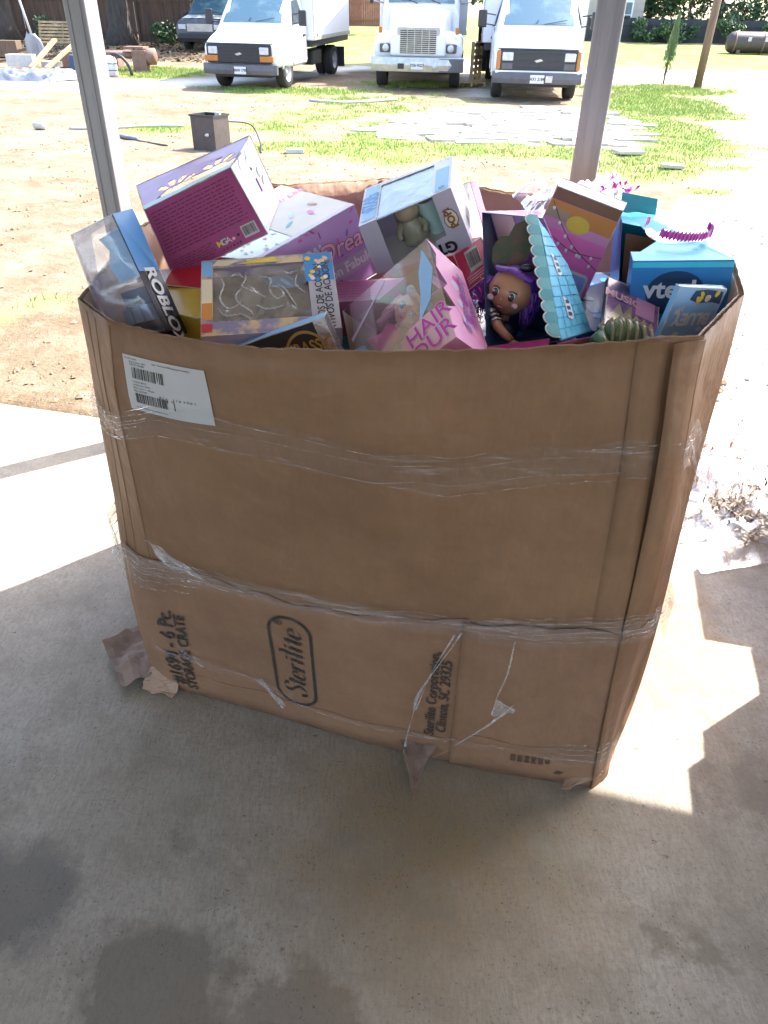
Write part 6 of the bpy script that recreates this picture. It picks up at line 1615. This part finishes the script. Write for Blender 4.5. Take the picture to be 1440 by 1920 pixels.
def leaf_cloud(blobs, n, size, seed, flat_=.5):
    g = np.random.default_rng(seed); B = np.array(blobs, float); wgt = B[:, 3] ** 2; wgt /= wgt.sum(); k = g.choice(len(B), n, p=wgt)
    d = g.normal(0, 1, (n, 3)); d /= np.linalg.norm(d, axis=1)[:, None]; rr = g.uniform(.35, 1.0, n) ** .6
    C_ = B[k, :3] + d * (B[k, 3] * rr)[:, None] * np.array([1, 1, .8])
    a = g.normal(0, 1, (n, 3)); a /= np.linalg.norm(a, axis=1)[:, None]; b2 = np.cross(a, g.normal(0, 1, (n, 3))); b2 /= np.linalg.norm(b2, axis=1)[:, None] + 1e-9; s = size * g.uniform(.6, 1.4, n)[:, None]
    V = np.stack([C_ - a * s, C_ + b2 * s * flat_, C_ + a * s, C_ - b2 * s * flat_], 1).reshape(-1, 3); return V, np.arange(4 * n).reshape(-1, 4)
def tree(name, label, x, y, r0, h, blobs, n, leaf, leafm, seed, cat='tree', group=None, lean=(0, 0)):
    z = GZ(y); t = thing(name, label, cat, (x, y, z), 0, group); rg = random.Random(seed); mb = MB()
    pts = [(lean[0] * q + .06 * r0 * math.sin(q * 5), lean[1] * q, h * q - .1) for q in np.linspace(0, 1, 8)]
    mb.tube(pts, [r0 * (1.45 if q == 0 else 1.0 - .55 * q / 7) for q in range(8)], 14)
    for bx, by, bz, br in blobs[:10]:
        q0 = np.array(pts[4]); q1 = np.array([bx, by, bz]); mb.tube([q0, q0 * .5 + q1 * .5 + np.array([0, 0, .2]), q1], [r0 * .4, r0 * .22, r0 * .06], 7)
    mb.build('trunk', 'bark', t, True); V, F_ = leaf_cloud(blobs, n, leaf, seed); link_mesh('crown', V, F_, leafm, t); return t
def blobs(seed, n, cx, cy, cz, rx, ry, rz, r):
    rg = random.Random(seed); return [(cx + rg.uniform(-rx, rx), cy + rg.uniform(-ry, ry), cz + rg.uniform(-rz, rz), r * rg.uniform(.6, 1.2)) for _ in range(n)]
tree('oak_tree', 'thick dark oak trunk at the far left edge before the fence', -16.6, 36.8, .46, 5.0, blobs(1, 16, 0, 0, 5.4, 3.2, 3.0, 1.5, 1.3), 5200, .14, 'leaf', 1, group='oak trees along the left fence')
tree('oak_tree', 'thick dark oak trunk just right of the left post', -11.3, 35.6, .50, 5.0, blobs(2, 26, 2.6, -.6, 5.0, 4.6, 3.2, 1.2, 1.3), 9000, .15, 'leaf', 2, group='oak trees along the left fence')
tree('oak_tree', 'leafy oak behind the brown fence above the suv', -6.4, 41.5, .30, 4.6, blobs(3, 14, 0, 0, 4.8, 3.0, 2.4, 1.6, 1.3), 4600, .14, 'leaf', 3, group='oak trees along the left fence')
for k, (x_, y_, lab) in enumerate(((13.8, 47.6, 'dense dark tree right of the beige house'), (17.2, 46.6, 'dark leafy tree behind the leaning pole'), (20.8, 47.4, 'broad dark tree near the top right corner'), (24.8, 48, 'dark tree at the far right edge'), (10.6, 52, 'tall tree rising behind the beige house'))):
    tree('yard_tree', lab, x_, y_, .2, 3.0, blobs(20 + k, 22, 0, 0, 3.2, 2.0, 1.2, 2.2, 1.0), 7000, .13, 'leaf2', 20 + k, group='trees beyond the right fence')
tree('yard_tree', 'pale loose tree hanging beside the leaning pole', 15.4, 45.9, .07, 2.4, blobs(31, 8, 0, 0, 2.5, .6, .4, .9, .5), 1500, .10, 'leaf3', 31)
tree('yard_tree', 'thin pale-leaved tree far behind between two trucks', -.6, 46, .09, 3.0, blobs(32, 10, -.3, 0, 3.2, 1.2, .8, 1.2, .6), 2200, .09, 'leaf3', 32)
tree('yard_tree', 'green tree seen in the gap between the two right trucks', 3.4, 46, .12, 3.0, blobs(33, 10, 0, 0, 3.0, 1.4, .8, 1.4, .8), 2600, .11, 'leaf', 33)
for k, (x_, y_, lab) in enumerate(((-10.0, 36.9, 'low green shrub at the foot of the fence right of the oak'), (-14.8, 36.6, 'low shrub by the fence behind the leaning pallet'), (-8.6, 37.0, 'small yellowish shrub by the fence left of the suv'))): tree('shrub', lab, x_, y_, .03, .5, blobs(50 + k, 6, 0, 0, .45, .4, .2, .3, .3), 700, .07, 'leaf3' if k == 2 else 'leaf2', 50 + k, 'shrub', 'shrubs along the left fence')
for k, (x_, lab) in enumerate(((12.9, 'dark shrub before the dark fence right of the beige house'), (14.6, 'dark shrub before the fence behind the cypress'), (17.0, 'dark shrub before the fence right of the pole'), (19.2, 'dark shrub before the fence above the rusty tank'))): tree('shrub', lab, x_, 43.8, .03, .6, blobs(70 + k, 7, 0, 0, .55, .7, .2, .3, .35), 1100, .08, 'leaf2', 70 + k, 'shrub', 'shrubs along the right fence')
# young cypress
cy = thing('young_cypress', 'slim young cypress standing in the grass near the pole', 'tree', (8.09, 25.14, GZ(25.14))); g = np.random.default_rng(7)
mb = MB(); mb.tube([(0, 0, -.05), (.02, 0, .5), (.06, 0, 1.3), (.12, 0, 1.75)], [.03, .022, .014, .004], 8); mb.tube([(-.06, .02, -.05), (-.02, 0, .3), (.0, 0, .5)], .012, 6); mb.build('trunk', 'bark', cy, True)
n = 2600; zz = g.uniform(.05, 1, n) ** .8; zc = .12 + 1.66 * zz; rr_ = .19 * np.where(zz < .35, .6 + .4 * zz / .35, (1 - (zz - .35) / .65) ** .75) * g.uniform(.2, 1, n) ** .5; keep = (zz > .28) | (g.uniform(0, 1, n) < .30); aa = g.uniform(0, 2 * PI, n)
C_ = np.stack([rr_ * np.cos(aa) + .07 * zz, rr_ * np.sin(aa), zc], -1)[keep]; m_ = len(C_); a_ = np.stack([.35 * np.cos(aa[keep]), .35 * np.sin(aa[keep]), np.ones(m_)], -1); b2 = np.stack([-np.sin(aa[keep]), np.cos(aa[keep]), np.zeros(m_)], -1); s_ = g.uniform(.02, .045, m_)[:, None]
link_mesh('crown', np.stack([C_ - a_ * s_, C_ + b2 * s_ * .35, C_ + a_ * s_ * 1.3, C_ - b2 * s_ * .35], 1).reshape(-1, 3), np.arange(4 * m_).reshape(-1, 4), 'cypress', cy)
# leaning pole
po = thing('wooden_pole', 'brown wooden pole standing in the grass at right', 'pole', (8.79, 24.2, GZ(24.2)))
mb = MB(); mb.tube([(0, 0, -.1), (.01, 0, 1.5), (.06, 0, 6.0)], [.115, .11, .095], 12); mb.build('shaft', 'wood_old', po, True)
mb = MB(); mb.box((.07, 0, 5.6), (1.4, .09, .11)); mb.build('crossarm', 'wood_old', po)
# old tank lying on the lawn
tk = thing('rusty_tank', 'dark rusty tank lying on the lawn at the right edge', 'tank', (15.9, 37.6, GZ(37.6)), rad(-4))
mb = MB(); mb.lathe([(.001, -1.35), (.30, -1.33), (.38, -1.22), (.40, -1.1), (.40, 2.2), (.3, 2.4), (.001, 2.45)], (0, 0, .42), 'x', 24); mb.build('shell', 'brown_steel', tk, True)
for x_ in (-1.1, .1, 1.3): mb = MB(); mb.lathe([(.402, -.03), (.415, -.02), (.415, .02), (.402, .03)], (x_, 0, .42), 'x', 24); mb.build('hoop', 'rust', tk, True)
for x_ in (-.55, .35): mb = MB(); mb.box((x_, -.39, .55), (.5 if x_ > 0 else .14, .04, .16)); mb.build('label_plate', 'chrome', tk)
for x_ in (-.9, 1.6): mb = MB(); mb.box((x_, 0, .06), (.14, .7, .2)); mb.build('cradle', 'wood_old', tk)
bx_ = thing('satellite_dish', 'small white dish leaning by the beige house', 'dish', (11.55, 44.9, GZ(44.9)))
mb = MB(); mb.lathe([(.001, .06), (.15, .05), (.26, 0), (.27, -.01), (.15, .03), (.001, .04)], (0, 0, .35), 'y', 20); mb.build('dish', 'white_paint', bx_, True); mb = MB(); mb.tube([(0, .05, 0), (0, .06, .35)], .02, 6); mb.build('mast', 'steel', bx_)

# ================================================================== YARD: THINGS ON THE GROUND
# open steel box with bolt and cable
sb = thing('steel_box', 'open-topped dark brown steel box standing on the dirt', 'steel box', (-2.66, 11.85, -.05), rad(-24))
w, d, h, th = .40, .36, .47, .012
for c, dd in (((0, -d / 2, h / 2), (w, th, h)), ((0, d / 2, h / 2), (w, th, h)), ((-w / 2 + th / 2, 0, h / 2), (th, d - th, h)), ((w / 2 - th / 2, 0, h / 2), (th, d - th, h)), ((0, 0, .03), (w - 2 * th, d - th, th))): mb = MB(); mb.box(c, dd); mb.build('side_plate', 'brown_steel', sb)
for c, dd in (((0, -d / 2 - .004, h - .012), (w + .03, .03, .024)), ((0, d / 2 + .004, h - .012), (w + .03, .03, .024)), ((-w / 2, 0, h - .012), (.03, d - .03, .024)), ((w / 2, 0, h - .012), (.03, d - .03, .024))): mb = MB(); mb.box(c, dd); mb.build('lip', 'black_plastic', sb)
mb = MB(); mb.lathe([(.022, 0), (.022, -.03), (.012, -.032), (.010, -.06), (.001, -.06)], (.08, -d / 2 - .008, .22), 'y', 12); mb.build('bolt', 'pipe', sb, True)
mb = MB(); mb.box((.12, .05, h + .006), (.08, .05, .04)); mb.build('latch', 'pipe', sb)
def ground_rod(name, label, cat, pts, r, material, flat=False):
    c = np.array([pts[0][0], pts[0][1], GZ(pts[0][1])]); mb = MB(); mb.tube([(x_, y_, GZ(y_) + z_ + r) for x_, y_, z_ in crom([(a[0], a[1], a[2] if len(a) > 2 else .0) for a in pts], 6)], r, 8); ob = mb.build(name, material, None, True, c); ob.location = tuple(c); return tag(ob, label, cat)
ground_rod('cable', 'black cable running back from the steel box', 'cable', [(-2.5, 12.05, .35), (-2.2, 12.6, .25), (-2.0, 12.2, .05), (-1.9, 11.6, .0)], .012, 'black_plastic')
ground_rod('metal_pipe', 'long pale pipe lying on the dirt behind the left post', 'pipe', [(-5.5, 13.75), (-5.0, 13.85), (-4.4, 14.25), (-3.7, 14.4)], .024, 'pipe')
mb = MB(); mb.lathe([(.05, 0), (.07, .03), (.07, .16), (.05, .2), (.001, .2)], (0, 0, 0), 'x', 12); ob = mb.build('pipe_fitting', 'concrete_block', None, True); ob.location = (-6.05, 13.65, .02); tag(ob, 'short pale pipe fitting on the bare dirt at left', 'pipe')
ground_rod('iron_rod', 'dark iron rod with a grey end lying on the dirt', 'rod', [(-4.0, 12.55), (-3.7, 12.3), (-3.38, 12.06)], .014, 'brown_steel')
ground_rod('tow_bar', 'grey knotted strap lying beside the iron rod', 'strap', [(-4.35, 12.9), (-4.2, 12.72), (-4.1, 12.66), (-3.98, 12.55)], .03, 'tarp')
ground_rod('wooden_stick', 'long grey stick lying on the grass before the left truck', 'stick', [(-1.95, 19.3), (-1.3, 19.0), (-.7, 19.2), (.1, 19.9)], .03, 'pipe')
mb = MB(); mb.box((0, 0, .03), (.26, .14, .06)); ob = mb.build('concrete_paver', 'concrete_block', None, bev=.008); ob.location = (-1.42, 11.7, -.05); ob.rotation_euler = (0, 0, .1); tag(ob, 'small grey paver on the dirt right of the steel box', 'paver')
# patch of broken white slabs
pt_ = thing('broken_paving', 'patch of broken white slabs lying flat in the grass', 'paving', (1.9, 15.5, -.05)); rg = random.Random(6); o = np.array(pt_.location)
poly = [(-.7, 13.1), (-.2, 15.2), (1.2, 17.9), (3.4, 19.4), (4.6, 18.4), (5.0, 15.8), (4.2, 13.6), (2.7, 12.9), (.8, 13.2)]
def inside(x_, y_):
    r_ = False
    for i in range(len(poly)):
        x1, y1 = poly[i]; x2, y2 = poly[i - 1]
        if (y1 > y_) != (y2 > y_) and x_ < (x2 - x1) * (y_ - y1) / (y2 - y1) + x1: r_ = not r_
    return r_
k = 0
for gy_ in np.arange(12.9, 19.5, .30):
    for gx_ in np.arange(-.9, 5.2, .80):
        x_ = gx_ + rg.uniform(-.35, .35); y_ = gy_ + rg.uniform(-.12, .12)
        if not inside(x_, y_) or rg.random() < .14: continue
        lw, lh = rg.uniform(.22, .48), rg.uniform(.15, .30); ang0 = rg.uniform(-.25, .25); ca, sa = math.cos(ang0), math.sin(ang0)
        ring = [(a + rg.uniform(-.08, .08), b_ + rg.uniform(-.05, .05)) for a, b_ in ((-lw, -lh), (rg.uniform(-.3, .3) * lw, -lh * 1.05), (lw, -lh), (lw * 1.02, rg.uniform(-.2, .5) * lh), (lw * .8, lh), (-lw * rg.uniform(.5, 1), lh))]
        ring = [(a * ca - b_ * sa, a * sa + b_ * ca) for a, b_ in ring]; n_ = len(ring)
        z0 = GZ(y_) + .004 * (k % 7) + rg.uniform(-.01, .006); tx, ty_ = rg.uniform(-.02, .02), rg.uniform(-.03, .02); hh = rg.uniform(.012, .026)
        mb = MB(); mb.v = [(x_ + a, y_ + b_, z0 + tx * a + ty_ * b_ + hh) for a, b_ in ring] + [(x_ + a, y_ + b_, z0 + tx * a + ty_ * b_ - .03) for a, b_ in ring]
        mb.f = [tuple(range(n_))] + [(q, q + n_, (q + 1) % n_ + n_, (q + 1) % n_) for q in range(n_)]; mb.build('slab', 'stone', pt_, origin=o); k += 1
mb = MB(); mb.box((0, 0, .02), (.42, .3, .04)); ob = mb.build('concrete_paver', 'stone', None); ob.location = (3.62, 12.25, -.03); ob.rotation_euler = (0, .02, .2); tag(ob, 'lone pale paver in grass in front of the right post', 'paver')
mb = MB(); mb.box((0, 0, .02), (.30, .2, .04)); ob = mb.build('concrete_paver', 'stone', None); ob.location = (3.9, 11.0, -.03); ob.rotation_euler = (0, .02, -.2); tag(ob, 'small pale paver in grass right of the right post', 'paver')
# rubble heap at the left
ob = draped('tarp', [(-11.2, 23.7, .05), (-9.2, 24.1, .08), (-9.0, 22.2, .02), (-10.9, 22.4, .0)], 30, .22, 14, 'tarp', 'crumpled grey tarpaulin lying along the left rubble', 'tarp', zmin=.01)
ob = draped('tarp', [(-9.3, 23.6, .10), (-8.3, 24.3, .12), (-8.2, 23.3, .08), (-9.4, 22.0, .03)], 24, .18, 15, 'tarp', 'pale grey tarpaulin flap spread left of the left post', 'tarp', zmin=.03)
def block(label, x_, y_, dz, dims, rz, material='concrete_block', name='concrete_block', cat='block', tilt=0.0):
    mb = MB(); mb.box((0, 0, dims[2] / 2), dims); ob = mb.build(name, material, None, bev=.01); ob.location = (x_, y_, GZ(y_) + dz); ob.rotation_euler = (0, tilt, rz); return tag(ob, label, cat)
block('white concrete block on the left rubble heap', -11.0, 25.0, .12, (.75, .4, .30), .1); block('flat pale block beside the white concrete block', -10.2, 25.2, .1, (.5, .35, .14), -.1)
block('dark blue plastic tub behind the left post', -8.95, 24.6, .02, (.85, .5, .42), .05, 'p_navy', 'plastic_tub', 'tub', .08)
block('brown box frame on the left rubble heap', -9.9, 26.4, .0, (.9, .5, .42), .2, 'rust', 'rusty_box', 'box'); block('brown crate behind the blue tub', -9.0, 26.6, .0, (.9, .5, .42), -.1, 'rust', 'rusty_box', 'box')
for k, (x0, y0, x1, y1, z1, lab) in enumerate(((-12.6, 25.8, -10.4, 26.4, .3, 'long grey timber on top of the left rubble heap'), (-10.6, 24.6, -10.2, 25.8, .75, 'short pale plank sticking out of the left rubble'), (-10.1, 24.5, -9.6, 25.6, .65, 'pale plank leaning by the shovel blade'), (-13.0, 27.4, -11.0, 27.2, .55, 'weathered beam at the left picture edge'))):
    a = np.array([x0, y0, GZ(y0) + .12]); b_ = np.array([x1, y1, GZ(y1) + z1]); mb = MB(); dv = Vector(b_ - a); Rm = dv.to_track_quat('X', 'Z').to_matrix(); mb.box((a + b_) / 2 - a, (dv.length, .14, .07), Rm); ob = mb.build('timber', 'wood_new' if k in (1, 2) else 'wood_old', None); ob.location = tuple(a); tag(ob, lab, 'timber')
# rusty welded pipe frame
rf = thing('welded_pipework', 'rusty welded pipe frame lying in the grass right of the left post', 'pipe frame', (-8.2, 25.3, GZ(25.3)))
mb = MB(); mb.tube([(-1.2, .6, .42), (.5, .2, .42)], .09, 12); mb.build('long_pipe', 'rust', rf, True); mb = MB(); mb.tube([(-1.2, 1.0, .46), (.4, .8, .46)], .06, 10); mb.build('long_pipe', 'rust', rf, True)
mb = MB(); mb.box((.60, .2, .28), (.42, .4, .56)); mb.build('end_box', 'rust', rf, bev=.02); mb = MB(); mb.lathe([(.2, 0), (.22, .04), (.22, .24), (.12, .28), (.001, .28)], (.80, .2, .40), 'x', 14); mb.build('end_cap', 'rust', rf, True); mb = MB(); mb.box((.45, .35, .62), (.6, .6, .05)); mb.build('top_plate', 'rust', rf); mb = MB(); mb.box((-.55, .3, .2), (.3, .3, .4)); mb.build('leg_block', 'rust', rf)
gt = thing('grey_canister', 'pale grey canister with a black hose hoop by the pipe frame', 'canister', (-8.05, 24.0, GZ(24.0))); mb = MB(); mb.lathe([(.001, 0), (.17, 0), (.18, .05), (.18, .42), (.12, .5), (.001, .52)], (0, 0, 0), 'z', 18); mb.build('body', 'pipe', gt, True)
for z in (.16, .32): mb = MB(); mb.lathe([(.181, z - .012), (.19, z), (.181, z + .012)], (0, 0, 0), 'z', 18); mb.build('band', 'grey_bumper', gt, True)
mb = MB(); mb.tube([(.15 + .42 * math.sin(t), .0, .02 + .52 * math.cos(t)) for t in np.linspace(-.2, 1.55, 12)], .045, 8); mb.build('hose_hoop', 'black_plastic', gt, True)
# shovel stuck upright
sh = thing('shovel', 'grey shovel standing upright at the left rubble', 'shovel', (-11.0, 26.0, GZ(26.0) + .28)); mb = MB(); mb.tube([(.05, 0, .5), (-.28, .1, 2.2)], .035, 8); mb.build('handle', 'pipe', sh, True)
g = []
for r_ in range(9):
    v = r_ / 8; ww_ = .30 * (math.sin(PI * min(1, .25 + .75 * (1 - v) ** .8) * .5)) ** .6 * (1 if v < .85 else .8); g.append([(.10 - .09 * v + ww_ * u, -.05 + .05 * u * u, .60 * v) for u in np.linspace(-1, 1, 9)])
mb = MB(); mb.grid(g); bl_ = mb.build('blade', 'steel', sh, True); s = bl_.modifiers.new('Solidify', 'SOLIDIFY'); s.thickness = .012
pallet('weathered pallet leaning against the brown fence left of the post', (-13.6, 35.4, GZ(35.4) + .35), (rad(62), 0, rad(4)), 7, 1.9, .9)
block('low dark bench at the left edge of the rubble', -13.4, 29.0, .0, (1.3, .5, .5), .05, 'wood_old', 'low_bench', 'bench')
